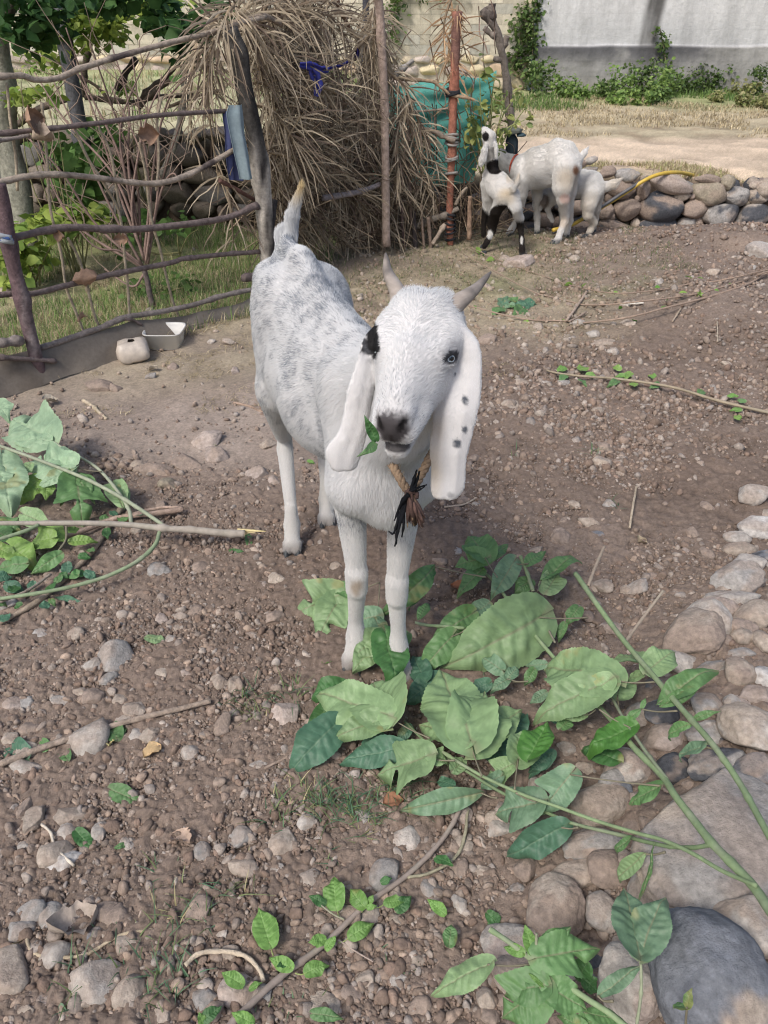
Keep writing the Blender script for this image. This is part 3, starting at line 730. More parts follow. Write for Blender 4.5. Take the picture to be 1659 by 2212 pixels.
def build_kids():
    Wt = np.array((.68, .675, .66))
    def cA(x, y, p):
        C = np.tile(Wt, (len(p), 1)); n_ = noise(p, 12, 3)
        C = mixc(C, ss(.9, .2, np.hypot((x-880)/150, (y-560)/170))*(.45+.3*n_), (.60, .50, .36))
        C = mixc(C, ss(1, .3, np.hypot((x-960)/38, (y-480)/60)), (.28, .15, .09))
        C = mixc(C, ss(1, .4, np.hypot((x-860)/60, (y-910)/70))*.5, (.62, .5, .38))
        C = mixc(C, ss(.5, .8, y/1000)*.2*(.5+n_), (.5, .42, .34))
        C = mixc(C, ss(1, .5, np.hypot((x-870)/60, (y-715)/55))*.7, (.62, .42, .36))
        return C
    def exA(root):
        m = mat_col('red_band', rough=.8); a = at_y(*cg(455, 440), 5.83); t = np.linspace(0, 2*np.pi, 24)
        ax = nz(at_y(*cg(500, 470), 5.8)-at_y(*cg(380, 430), 5.88)); u_ = nz(np.cross(ax, (0, 0, 1))); w_ = np.cross(ax, u_)
        r = px(80/3.84, a); P = a+r*1.02*(np.cos(t)[:, None]*u_*.85+np.sin(t)[:, None]*w_)
        V, Fq = tube(P, .006, 6); b = MB(); b.add(V, Fq, (.45, .09, .05)); b.build('collar', m, root)
    far_goat('all white goat with a red collar, tallest of the three by the stone wall', [
        ([(530,510,105,5.82),(680,450,128,5.76),(840,400,130,5.68),(905,450,100,5.65)],.03), ([(600,570,70,5.8),(780,520,95,5.72)],.03),
        ([(440,400,20,5.84),(600,345,22,5.8),(800,268,24,5.7),(900,300,24,5.66),(955,380,28,5.65)],.05),
        ([(870,450,105,5.62),(850,620,78,5.60),(855,720,50,5.60),(872,860,30,5.66),(868,905,27,5.66),(835,990,22,5.64),(812,1060,25,5.62),(775,1100,24,5.60)],.012),
        ([(925,480,70,5.70),(910,650,55,5.74),(905,760,34,5.76),(910,900,26,5.80),(895,960,20,5.80),(882,1040,20,5.79)],.012),
        ([(530,540,75,5.78),(512,680,44,5.80),(500,790,29,5.84),(465,900,22,5.90),(430,970,22,5.93),(410,996,22,5.93)],.012),
        ([(640,570,60,5.88),(642,700,38,5.90),(632,760,28,5.92),(640,870,24,5.95),(640,985,20,5.96)],.012),
        ([(500,470,90,5.82),(400,425,66,5.88),(320,360,52,5.92),(265,300,46,5.95),(235,330,32,5.97)],.03),
        ([(950,430,32,5.64),(985,400,24,5.64),(1030,340,20,5.66),(1066,290,7,5.68)],.015), ([(870,690,40,5.68),(872,725,30,5.68)],.02)],
        [(770,1115,5.60),(882,1055,5.78),(408,1005,5.92),(640,1003,5.95)], cA, 11, exA, 50000)
    def cB(x, y, p):
        C = np.tile(Wt*.97, (len(p), 1)); n_ = noise(p, 14, 5)
        C = mixc(C, ss(.9, .2, np.hypot((x-380)/120, (y-700)/110))*(.6+.4*n_), (.62, .52, .36))
        C = mixc(C, ss(620, 540, y)*ss(420, 520, y)*(x > 380)*.5, (.6, .5, .36))
        C = mixc(C, ss(1.05, .9, np.hypot((x-285)/62, (y-462)/60)+.15*n_), (.015, .012, .012))
        C = mixc(C, ss(1.05, .85, np.hypot((x-215)/30, (y-207)/40)), (.012, .01, .01))
        bl = ss(-20, 20, y-(790+.25*(x-200)+40*np.sin(x/30.)))*(x < 400)+ss(0, 40, y-880)*(x > 400)
        bl = bl*(1-ss(1, .7, np.hypot((x-250)/30, (y-1010)/45)))*(1-ss(1, .7, np.hypot((x-512)/14, (y-1060)/40)))
        bl = np.maximum(bl, ss(1.05, .9, np.hypot((x-340)/95, (y-850)/90)))
        return mixc(C, bl, (.018, .014, .012))
    far_goat('white kid with black legs and a black neck patch, head raised, by the net', [
        ([(262,540,72,5.52),(320,620,90,5.44),(385,690,88,5.36)],.03), ([(250,500,20,5.52),(330,540,22,5.46),(420,600,20,5.36)],.04),
        ([(430,690,62,5.33),(455,790,52,5.32),(492,880,33,5.36),(500,940,24,5.38),(512,1060,18,5.36),(515,1140,20,5.34),(512,1162,20,5.32)],.012),
        ([(340,740,60,5.40),(300,820,42,5.42),(285,900,30,5.46),(270,985,23,5.48),(225,1075,18,5.46),(205,1110,20,5.44)],.012),
        ([(225,600,52,5.54),(222,710,34,5.56),(212,800,24,5.58),(200,900,19,5.60),(195,1020,17,5.60)],.012), ([(285,620,52,5.50),(270,760,30,5.56),(250,900,20,5.60),(245,990,17,5.60)],.012),
        ([(265,500,58,5.52),(262,420,44,5.52),(255,330,42,5.50),(250,270,44,5.48)],.02), ([(250,265,48,5.48),(240,210,50,5.48),(215,165,28,5.50),(200,142,16,5.51)],.015),
        ([(225,255,16,5.45),(205,320,24,5.44),(190,390,27,5.44),(175,430,18,5.44)],.006), ([(292,255,12,5.45),(300,310,14,5.44),(302,370,12,5.44)],.006),
        ([(400,668,26,5.31),(440,640,22,5.28),(478,580,20,5.27),(488,520,8,5.27)],.012)],
        [(514,1180,5.31),(203,1130,5.42),(195,1040,5.58)], cB, 12)
    def cC(x, y, p):
        C = np.tile(Wt*.98, (len(p), 1)); n_ = noise(p, 12, 6)
        C = mixc(C, ss(600, 760, y)*(.35+.2*n_)*(x > 900), (.58, .48, .34)); C = mixc(C, ss(1150, 1280, x)*.45, (.62, .52, .38))
        C = mixc(C, ss(1, .6, np.hypot((x-700)/60, (y-735)/70))*.85, (.20, .15, .12)); return C
    far_goat('small cream white goat bending under the tall one, its tail pointing at the hose', [
        ([(880,640,75,5.88),(980,610,92,5.86),(1080,610,100,5.82),(1130,640,70,5.80)],.03),
        ([(880,560,16,5.88),(1010,515,18,5.86),(1130,545,20,5.82)],.04),
        ([(1090,670,85,5.78),(1070,760,62,5.76),(1062,850,40,5.76),(1108,915,27,5.80),(1085,970,22,5.80),(1050,1050,22,5.77),(1030,1080,22,5.75)],.012),
        ([(1130,690,60,5.86),(1125,800,38,5.88),(1122,880,24,5.90),(1110,960,18,5.92)],.012),
        ([(850,650,60,5.90),(790,680,48,5.92),(745,670,42,5.94)],.02), ([(745,665,44,5.94),(715,655,38,5.95),(680,640,18,5.96)],.012),
        ([(715,690,18,5.91),(690,750,26,5.90),(668,800,14,5.90)],.006),
        ([(800,700,50,5.90),(740,760,32,5.92),(728,800,20,5.92),(745,860,16,5.92),(765,900,15,5.92)],.01), ([(870,690,50,5.90),(850,800,28,5.92),(850,980,17,5.96)],.012),
        ([(1150,620,40,5.80),(1210,620,36,5.80),(1275,600,34,5.80),(1335,555,8,5.80)],.015)],
        [(1028,1098,5.74),(1110,990,5.92)], cC, 13)
build_kids()
# ---------------------------------------------------------------- ground
def ground_col(P):
    x, y = P[:, 0], P[:, 1]; n = len(P); Q = P[:, :2]
    soil = np.array((.205, .161, .132)); dark = np.array((.108, .078, .061)); pale = np.array((.32, .265, .225))
    straw = np.array((.42, .36, .25)); sand = np.array((.55, .44, .33)); green = np.array((.17, .21, .08))
    k = np.clip(.5+.8*fbm(Q, 1.7, 4, 21), 0, 1)[:, None]
    C = soil*(1-k*.4)+dark*k*.4
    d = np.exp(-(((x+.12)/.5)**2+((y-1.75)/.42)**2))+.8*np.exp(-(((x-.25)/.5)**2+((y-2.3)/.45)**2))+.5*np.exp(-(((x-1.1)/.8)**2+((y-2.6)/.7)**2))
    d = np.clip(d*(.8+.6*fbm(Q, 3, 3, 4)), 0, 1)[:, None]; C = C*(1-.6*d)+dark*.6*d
    # trodden path, left
    a = ss(.25, -.15, x-(.30*(y-2.4)))*ss(2.15, 2.45, y+.25*x+.1*fbm(Q, 3, 3, 7))*ss(4.3, 3.4, y)
    a = np.clip(a*(.75+.5*fbm(Q, 2.5, 3, 8)), 0, 1)[:, None]; C = C*(1-a*.85)+pale*a*.85
    # straw litter by the fence and under the thatch
    b = ss(2.9, 3.5, y-.25*(x+1))*ss(6.4, 6.0, y)*ss(1.5, .6, x-.2)*np.clip(.75+.9*fbm(Q, 3.5, 4, 12), 0, 1)
    C = C*(1-.7*b[:, None])+straw*.8*.7*b[:, None]
    # garden grass behind the fence
    fy = 3.31+(x+1.57)*.87
    g = ss(.05, .35, y-fy)*ss(-.35, -.6, x)*ss(6.4, 6.2, y)*np.clip(.8+.7*fbm(Q, 2, 3, 13), 0, 1); C = C*(1-.8*g[:, None])+np.array((.24, .26, .11))*.8*g[:, None]
    g = ss(4.0, 4.6, y)*ss(6.3, 6.0, y)*ss(.2, .5, x)*ss(1.9, 1.2, x)*np.clip(.1+1.2*fbm(Q, 3, 3, 14), 0, 1)*.8; C = C*(1-g[:, None])+np.array((.20, .21, .11))*g[:, None]
    # far field
    f = ss(6.25, 6.4, y)[:, None]
    band = ss(8.4, 9.0, y+.5*fbm(Q, .8, 3, 15))[:, None]
    Cf = sand*(1-band)+straw*(.95)*band
    sp = np.clip(fbm(Q, 5, 4, 16)*1.5, 0, 1)[:, None]*band; Cf = Cf*(1-sp*.6)+np.array((.22, .15, .10))*.6*sp
    gg = ss(10.6, 11.6, y+.8*fbm(Q, .7, 3, 17))[:, None]; Cf = Cf*(1-.65*gg)+green*1.3*.65*gg
    bd = (ss(6.9, 6.35, y)*ss(.2, .45, np.clip(fbm(Q, 2.2, 3, 18)+.25, 0, 1)))[:, None]; Cf = Cf*(1-.5*bd)+np.array((.40, .36, .20))*.5*bd
    lf = ss(-.2, -.9, x)[:, None]; Cf = Cf*(1-.6*lf)+np.array((.36, .38, .22))*.6*lf
    C = C*(1-f)+Cf*f
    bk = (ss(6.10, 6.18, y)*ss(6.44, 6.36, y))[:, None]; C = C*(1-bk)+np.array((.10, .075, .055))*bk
    return C*(1+.12*noise(Q, 60, 3))[:, None]
def build_ground():
    rows = np.concatenate([[-12, -4, -1, .1], np.geomspace(.36, 7.0, 720), np.linspace(7.1, 14.5, 110), np.geomspace(15, 140, 20)])
    c = np.linspace(-1, 1, 720); cc = np.concatenate([[-60, -25, -8, -3, -1.8], c*1.0, [1.8, 3, 8, 25, 60]])
    Y = rows[:, None]*np.ones(len(cc))[None, :]
    wdt = .70*np.clip(rows, .36, 20)+.75
    X = cc[None, :]*wdt[:, None]
    Z = hgt(X, Y)
    Q = np.stack([X, Y], -1)
    cell = np.maximum(wdt[:, None]*2/720, .004)
    fade = ss(9, 2.5, Y)
    path = ss(.25, -.15, X-(.30*(Y-2.4)))*ss(2.15, 2.45, Y+.25*X)*ss(4.3, 3.4, Y)
    am = (1-.75*path)*ss(6.5, 6.1, Y)
    d = .010*fbm(Q, 7, 3, 31)
    bil = 1-2*np.abs(fbm(Q, 26, 3, 32)); d += .0085*bil*am
    b2 = np.abs(noise(Q, 75, 33)); d += .0075*(b2)*am*ss(6, 2, Y)
    b3 = np.abs(noise(Q, 150, 34)); d += .0042*b3*am*ss(3.0, 1.2, Y)
    d += .02*fbm(Q, 3.0, 4, 35)*ss(6.3, 6.6, Y)
    Z = Z+d
    V = np.stack([X, Y, Z], -1).reshape(-1, 3)
    r, k = X.shape
    i = np.arange(r-1)[:, None]*k; j = np.arange(k-1)[None, :]
    Fq = np.stack([i+j, i+j+1, i+k+j+1, i+k+j], -1).reshape(-1, 4)
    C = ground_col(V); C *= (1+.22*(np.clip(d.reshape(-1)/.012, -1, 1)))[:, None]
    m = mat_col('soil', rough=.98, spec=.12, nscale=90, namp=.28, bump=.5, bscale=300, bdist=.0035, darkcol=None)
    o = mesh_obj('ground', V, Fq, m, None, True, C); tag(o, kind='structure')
build_ground()

# ---------------------------------------------------------------- stones
def ico(sub):
    import bmesh
    bm = bmesh.new(); bmesh.ops.create_icosphere(bm, subdivisions=sub, radius=1.0)
    V = np.array([v.co[:] for v in bm.verts]); Fc = np.array([[v.index for v in f.verts] for f in bm.faces]); bm.free(); return V, Fc
ICO = {k: ico(k) for k in (1, 2, 3, 4, 5)}
def rotm(ax, a):
    return np.array(Matrix.Rotation(a, 3, Vector(ax)))
VIEWAX = np.array((0, CP, -SP))
def rock_shape(sub, seed, facet=.5, rough=.075):
    rs = np.random.RandomState(seed); V, Fc = ICO[sub]; V = V.copy()
    off = rs.rand(3)*50
    V = V*(1+.16*fbm(V+off, 1.1, 2, seed))[:, None]
    npl = rs.randint(8, 16)
    for _ in range(npl):
        n = nz(rs.randn(3)); d = rs.uniform(.50, .88); s = V@n
        m = s > d; V[m] -= n*((s[m]-d)*facet*rs.uniform(.7, 1))[:, None]
    rid = 1-2*np.abs(fbm(V+off, 2.2, 3, seed+4)); V = V*(1+rough*fbm(V+off, 3.5, 4, seed+1)+.35*rough*rid)[:, None]+.30*rough*fbm(V+off, 10, 3, seed+2)[:, None]*nz(V)
    return V, Fc
STONE_COLS = dict(tan=(.36, .305, .255), brown=(.27, .215, .18), grey=(.30, .285, .27), pale=(.40, .365, .33), pink=(.36, .30, .265), dark=(.075, .078, .088), white=(.46, .44, .42), blue=(.15, .16, .18), olive=(.27, .235, .18))
def stone_cols(V, cname, seed, mix=None, mixamt=.5):
    rs = np.random.RandomState(seed+99); c = np.array(STONE_COLS[cname])*rs.uniform(.88, 1.12)
    off = rs.rand(3)*40
    C = c*(1+.22*fbm(V+off, 1.8, 4, seed)[:, None]+.18*fbm(V+off, 7, 3, seed+5)[:, None])
    du = ss(.0, .35, fbm(V+off, 1.3, 4, seed+31)+.25*V[:, 2])[:, None]*.55; C = C*(1-du)+np.array((.30, .235, .19))*du
    if mix:
        k = ss(-.08, .10, fbm(V+off, .85, 4, seed+7)+(mixamt-.5)*.9)[:, None]
        C = C*(1-k)+np.array(STONE_COLS[mix])*k*(1+.2*fbm(V+off, 6, 3, seed)[:, None])
    return C
m_stone = mat_col('stone', rough=.85, spec=.25, nscale=80, namp=.30, bump=.5, bscale=130, bdist=.0045)
def stone(name, u, v, w, h, cname, label, cat, group, ang=0.0, seed=0, Y=None, dz=None, mix=None, mixamt=.5, facet=.5, sub=4, parent=None, flat=.8, mat=None, deep=1.2, lift=None):
    if Y is None:
        p = at_g(u, v, 0.0)
    else: p = at_y(u, v, Y)
    hw = px(w/2, p); hh = px(h/2, p)
    d = np.array((0, 0, CH))-p; el = math.atan2(d[2], math.hypot(d[0], d[1]))
    s_ = hh/math.sqrt((deep*math.sin(el))**2+(flat*math.cos(el))**2)
    ry, rz = deep*s_, flat*s_
    if Y is None:
        p = at_g(u, v, rz*.72 if lift is None else lift)
    V, Fc = rock_shape(sub, seed, facet)
    C = stone_cols(V, cname, seed, mix, mixamt)
    ext = (V.max(0)-V.min(0))/2; V = (V-(V.max(0)+V.min(0))/2)/ext
    V = V*np.array((hw, ry, rz))
    V = V@rotm(VIEWAX, math.radians(ang)).T+p
    o = mesh_obj(name, V, Fc, mat or m_stone, parent, True, C, loc=None if parent else tuple(p))
    if parent is None: tag(o, label, cat, group)
    return o, p
PILE = [  # x, y, w, h in the crop frame of the heap; colour, slant
 (1110,60,130,95,'pale',0,None),(1125,190,160,95,'white',5,None),(1045,240,110,60,'pale',0,None),(1060,283,150,60,'tan',0,None),(1145,322,110,60,'blue',15,'dark'),(1090,345,150,80,'pale',10,None),(1050,405,215,140,'grey',20,None),
 (1030,482,240,75,'pale',5,None),(950,525,200,95,'pink',10,None),(1110,552,175,110,'tan',20,None),(935,565,150,150,'pale',35,None),(862,630,275,190,'tan',25,'brown'),(1075,610,120,80,'brown',0,None),(1150,655,90,105,'tan',0,None),
 (1065,632,90,75,'tan',0,None),(1060,703,118,48,'grey',0,None),(815,742,190,110,'dark',-10,'pale'),(925,775,170,70,'grey',30,None),(1052,778,125,115,'tan',0,'brown'),(1148,802,95,105,'white',0,None),(1130,875,160,75,'pink',5,None),
 (925,912,135,100,'tan',0,'grey'),(1025,908,75,70,'pale',0,None),(1105,1018,235,200,'pale',5,'tan'),(745,950,155,105,'blue',10,'dark'),(640,962,90,100,'grey',0,None),(745,1055,195,120,'pink',15,None),(912,1040,140,95,'grey',20,'pale'),
 (965,1155,265,115,'grey',10,'dark'),(1100,1195,190,130,'blue',20,'brown'),(785,1178,155,115,'dark',25,None),(605,1165,235,160,'pink',10,'pale'),(550,1245,145,140,'blue',0,'grey'),(490,1322,260,165,'tan',15,None),
 (470,1480,275,130,'grey',10,'brown'),(520,1580,170,150,'brown',0,None),(582,1562,120,100,'tan',0,None),(185,1585,105,105,'brown',0,None),(365,1615,275,110,'tan',17,None),(722,1655,230,240,'pale',30,'grey'),(300,1740,265,235,'brown',25,'tan'),
 (500,1762,150,155,'pale',0,None),(1075,1835,340,270,'tan',35,'pale'),(612,2040,265,300,'pink',20,'pale'),(135,1890,260,180,'pale',0,'pink'),(180,2010,270,160,'tan',5,None),(690,1955,90,95,'pink',0,None),
 (680,2180,130,80,'pale',0,None),(1148,2085,70,80,'blue',0,None),(25,2110,80,100,'tan',0,None),(40,2180,80,70,'brown',0,None),(385,1563,85,50,'grey',20,None),(430,1178,85,55,'tan',0,None),(352,1095,80,60,'pale',0,None),(455,1090,100,60,'brown',0,None),
 (1000,650,60,50,'brown',0,None),(700,1120,60,60,'brown',0,None),(870,960,60,50,'tan',0,None),(990,980,60,50,'tan',0,None),(830,830,80,60,'pink',0,None),(380,1420,80,70,'brown',0,None),(150,1660,70,50,'grey',0,None),(60,1380,90,70,'tan',0,None),
 (640,440,110,60,'pale',30,None),(590,445,60,45,'tan',0,None),(500,435,80,60,'tan',0,None),(530,600,90,60,'pink',0,None),(440,560,60,50,'brown',0,None),(325,235,80,60,'brown',0,None),(480,220,60,35,'blue',0,None),(600,1900,120,90,'tan',0,None),(330,1880,120,80,'pink',0,None),(850,1240,60,50,'brown',0,None)]
LBL = dict(tan='tan', brown='brown', grey='grey', pale='pale', pink='pinkish', dark='blackish', white='whitish', blue='blue-grey', olive='olive')
def build_pile():
    for i, (x, y, w, h, c, ang, mix) in enumerate(PILE):
        u, v = 1036.9+x/1.882, 1036.9+y/1.882
        big = w > 200
        sz = 'large' if w > 200 else ('fist-sized' if w > 110 else 'small')
        zone = 'at the far top of the stone heap' if y < 420 else ('in the upper part of the stone heap' if y < 900 else ('beside the big slab boulder' if y < 1500 else 'at the bottom of the stone heap'))
        lab = f"{sz} {LBL[c]} stone {'patched with '+LBL[mix]+' ' if mix else ''}{zone}"
        stone('stone', u, v, w/1.882, h/1.882, c, lab, 'stone', 'stones heaped along the right side', -ang, 100+i, mix=mix, sub=5 if big else 4, facet=.75, mixamt=.45)
    rs = np.random.RandomState(123); k = 0
    while k < 105:
        x = rs.uniform(0, 1171) if k < 70 else rs.uniform(1180, 1520); y = rs.uniform(60, 2200); lim = np.interp(y, [60, 300, 600, 900, 1100, 1300, 1500, 1800, 2200], [1060, 1010, 800, 640, 560, 400, 330, 190, 60])
        if x < lim+20: continue
        w = rs.uniform(45, 120); c = ['tan', 'brown', 'pink', 'grey', 'blue', 'pale', 'dark'][rs.randint(7)]
        zone = 'at the far top of the stone heap' if y < 420 else ('in the upper part of the stone heap' if y < 900 else ('beside the big slab boulder' if y < 1500 else 'at the bottom of the stone heap'))
        stone('stone', 1036.9+x/1.882, 1036.9+y/1.882, w/1.882, w*rs.uniform(.6, .9)/1.882, c, f"{LBL[c]} filler stone wedged low {zone}", 'stone', 'stones heaped along the right side', rs.uniform(-40, 40), 2500+k, sub=3, facet=.8, lift=.0); k += 1
    # the two giants
    stone('boulder', 1562, 1822, 396, 262, 'grey', 'huge flat grey slab boulder under the green stems on the right', 'boulder', None, -12, 412, mix='tan', mixamt=.45, facet=.95, sub=5, lift=.03, flat=.45, deep=1.5)
    stone('boulder', 1530, 2112, 244, 270, 'tan', 'big smooth oval boulder with a blue-black skin in the bottom right corner', 'boulder', None, -35, 419, mix='blue', mixamt=.62, facet=.25, sub=5, lift=.09)
    stone('boulder', 1478, 1895, 150, 120, 'dark', 'black-crusted boulder wedged below the flat grey slab', 'boulder', None, 0, 423, mix='tan', mixamt=.3, facet=.4, sub=5, lift=.03)
build_pile()
# loose stones given one by one: u, v, w, h, colour
LOOSE = [(450,955,70,50,'pink'),(470,985,62,46,'pink'),(405,1003,70,40,'brown'),(340,1018,80,36,'brown'),(365,1045,50,35,'olive'),(555,1025,52,42,'pink'),(580,960,40,30,'tan'),(300,1005,40,25,'tan'),(615,1545,62,58,'pink'),
 (612,1820,88,70,'tan'),(203,1437,42,34,'pale'),(165,1370,42,34,'tan'),(197,1505,60,40,'brown'),(260,1512,34,36,'tan'),(290,1535,52,44,'tan'),(130,1515,44,24,'pale'),(175,1497,40,26,'tan'),(60,1660,76,40,'pale'),(60,1625,50,40,'tan'),
 (140,1858,92,56,'white'),(150,1765,90,52,'tan'),(75,1775,52,64,'tan'),(55,1750,32,46,'brown'),(215,1800,36,54,'pale'),(20,1840,36,30,'tan'),(50,1830,30,26,'pale'),(270,2040,58,52,'tan'),(205,2020,34,40,'blue'),(280,2140,70,90,'tan'),(200,2150,60,60,'tan'),
 (325,1590,42,36,'tan'),(410,1625,40,40,'pale'),(1300,1000,46,30,'tan'),(1120,570,72,42,'pink'),(1640,545,56,46,'white'),(1325,760,30,22,'pale'),(1300,742,60,20,'tan'),(990,1955,44,50,'pale'),(1000,1760,50,60,'pink'),(800,1560,36,46,'brown'),(820,1420,30,22,'tan'),
 (215,835,60,34,'brown'),(250,840,30,20,'brown'),(495,740,30,16,'tan'),(350,1095,32,26,'brown'),(595,1335,42,36,'brown'),(725,1225,30,26,'tan'),(950,1215,32,24,'brown'),(1210,1160,46,34,'brown'),(1100,875,40,26,'tan'),(1050,735,46,26,'brown'),(595,1250,44,32,'tan'),
 (765,1240,34,32,'brown'),(870,1210,30,34,'brown'),(505,1480,30,40,'tan'),(350,1455,30,22,'tan'),(905,1790,30,40,'brown'),(1040,1885,40,30,'tan'),(640,1640,36,28,'pale'),(560,1655,46,24,'pale'),(1010,1250,40,34,'brown'),(1160,1700,40,40,'pale'),(1240,560,26,18,'tan'),
 (1360,700,36,22,'tan'),(1540,590,34,22,'tan'),(1420,610,26,20,'pale'),(790,2115,46,50,'tan'),(430,1975,30,24,'tan'),(860,1985,44,30,'tan'),(560,2000,36,40,'tan'),(470,2060,40,40,'brown'),(40,2080,40,36,'tan'),(350,2195,50,50,'tan'),(690,1990,36,30,'tan'),(1090,560,30,18,'tan')]
def build_loose():
    for i, (u, v, w, h, c) in enumerate(LOOSE):
        big = 'large' if w > 55 else 'small'
        where = 'on the trodden path' if v < 1100 and u < 620 else ('on the dirt beyond the goat' if v < 1200 else ('on the soil in the left foreground' if u < 560 else ('on the soil in front of the goat')))
        stone('loose_stone', u, v, w*(.88 if v > 1750 else 1), h*(.88 if v > 1750 else 1), c, f"{big} {LBL[c]} stone lying loose {where}", 'loose stone', 'loose stones on the ground', (i*37) % 40-20, 700+i, facet=1.0, sub=4, lift=.006)
    rs = np.random.RandomState(77); n = 0
    rocks = []
    while n < 200:
        u = rs.uniform(0, 1659); v = rs.uniform(1080, 2212) if rs.rand() < .7 else rs.uniform(560, 1100)
        if u > 1180+.0*v and v > 1300: continue
        if 570 < u < 1250 and 1250 < v < 1750: continue
        p = at_g(u, v); w = rs.gamma(3, .0045)+.009
        if v < 1100 and u < 560 and v > 820 and rs.rand() < .8: continue
        wp = w*2*F/depth(p)
        c = ['tan', 'brown', 'pink', 'pale', 'grey', 'tan', 'brown'][rs.randint(7)]
        where = ('beyond the goat' if v < 1150 else ('near the bottom edge' if v > 1850 else ('left of the fore hooves' if u < 740 else 'around the leafy branch')))
        if wp < 9: continue
        stone('loose_stone', u, v, wp, wp*rs.uniform(.55, .95), c, f"little {LBL[c]} stone half sunk in the soil {where}", 'loose stone', 'loose stones on the ground', rs.uniform(-40, 40), 1000+n, facet=1.0, sub=3, lift=w*.15)
        n += 1
build_loose()
def build_gravel():
    rs = np.random.RandomState(5)
    def scatter(n, size, sub, ymin, ymax, name, label, soil=False):
        V0, F0 = ICO[sub]; VV = []; FF = []; CC = []
        shapes = []
        for k in range(24):
            Vr, _ = rock_shape(sub, 3000+k, 1.0, .09); shapes.append(Vr)
        shapes = np.array(shapes)
        # sample uniformly in picture-ish density: more near
        m = int(n*2.2)
        y = ymin+(ymax-ymin)*rs.rand(m)**1.25; x = rs.uniform(-1, 1, m)*(.62*y+.42)
        Q = np.stack([x, y], -1)
        path = ss(.25, -.15, x-(.30*(y-2.4)))*ss(2.15, 2.45, y+.25*x)*ss(4.3, 3.4, y)
        dens = (.55+.9*fbm(Q, 2.3, 3, 51))*(1-.85*path)*np.where((x < -.5) & (y > 3.0), .25, 1)*np.where((x < .9) & (y > 4.2), .3, 1)
        keep = rs.rand(m) < dens; Q = Q[keep][:n]; k = len(Q)
        sz = size*np.clip(rs.lognormal(-.1, .45, k), .4, 2.6)
        # random rotations
        qz = nz(rs.randn(k, 4)); w_, a, b, c = qz.T
        Rm = np.stack([1-2*(b*b+c*c), 2*(a*b-c*w_), 2*(a*c+b*w_), 2*(a*b+c*w_), 1-2*(a*a+c*c), 2*(b*c-a*w_), 2*(a*c-b*w_), 2*(b*c+a*w_), 1-2*(a*a+b*b)], 1).reshape(k, 3, 3)
        sh = shapes[rs.randint(0, 24, k)]
        sc = np.stack([rs.uniform(.8, 1.5, k), rs.uniform(.7, 1.1, k), rs.uniform(.5, .9, k)], 1)*sz[:, None]
        P = np.einsum('kij,knj->kni', Rm, sh*sc[:, None, :])
        z = hgt(Q[:, 0], Q[:, 1])+.004+sz*.25
        P = P+np.stack([Q[:, 0], Q[:, 1], z], -1)[:, None, :]
        Fq = F0[None]+(np.arange(k)*len(V0))[:, None, None]
        pal = np.array([(.33, .25, .20), (.28, .20, .155), (.40, .325, .27), (.45, .39, .34), (.24, .17, .13), (.36, .32, .29), (.22, .155, .12), (.42, .32, .25)])
        near = ground_col(np.stack([Q[:, 0], Q[:, 1], z], -1))
        pc = pal[rs.randint(0, 8, k)]*rs.uniform(.8, 1.15, k)[:, None]
        mixk = rs.uniform(.15, .7, k)[:, None]*(0 if soil else 1)+(.85 if soil else 0); pc = pc*(1-mixk)+near*mixk
        C = np.repeat(pc, len(V0), axis=0)*(1+.08*rs.randn(k*len(V0), 1))
        o = mesh_obj(name, P.reshape(-1, 3), Fq.reshape(-1, 3), m_stone, None, True, C); tag(o, label, 'gravel', None, 'stuff')
    scatter(20000, .0064, 2, .45, 3.2, 'gravel', 'countless pebbles strewn over the brown soil')
    scatter(36000, .0046, 1, .43, 3.0, 'clods', 'small clods of brown earth lying on the soil', True)
    scatter(105000, .0031, 1, .42, 2.8, 'crumbs', 'fine crumbs of soil and grit covering the ground')
    scatter(19000, .0100, 1, 2.4, 6.1, 'rubble', 'rubble spread over the ground behind the goat')
build_gravel()
# ---------------------------------------------------------------- dry stone walls
WALL = [(75,195,160,105,'brown',None),(255,235,260,135,'grey','tan'),(200,365,320,185,'brown',None),(430,370,135,185,'brown',None),(375,460,65,65,'brown',None),(265,570,255,210,'brown',None),(590,550,420,280,'brown','dark'),(60,590,175,150,'brown',None),(120,640,60,80,'brown',None),
 (150,750,330,140,'brown','dark'),(350,715,95,115,'tan',None),(560,740,390,210,'brown','dark'),(850,715,205,140,'grey','brown'),(700,315,445,175,'pink','tan'),(1060,265,255,85,'brown','tan'),(1260,305,155,145,'olive',None),(815,430,160,110,'tan',None),(930,565,255,185,'brown',None),
 (1070,410,345,230,'olive','tan'),(1340,435,255,180,'grey','dark'),(1180,640,355,260,'grey','dark'),(1510,620,340,220,'grey','dark'),(1560,440,200,145,'dark','tan'),(1620,370,190,170,'tan',None),(1540,330,140,80,'tan',None),(1580,800,240,160,'pink',None),(970,690,90,105,'brown',None),
 (1340,720,85,75,'tan',None),(1400,750,110,95,'blue',None),(1475,760,80,65,'olive',None),(1080,555,70,65,'tan',None),(1445,500,80,45,'olive',None),(440,265,100,75,'olive',None),(1325,560,100,85,'brown',None),(350,840,140,80,'dark','brown'),(480,870,130,80,'brown',None),(1700,760,200,200,'brown','dark'),(1760,560,200,180,'tan','dark'),(1760,400,200,150,'brown',None),
 (1680,300,160,90,'tan',None),(910,440,60,70,'brown',None),(780,500,60,50,'olive',None),(660,860,150,80,'brown',None),(560,440,60,60,'dark',None)]
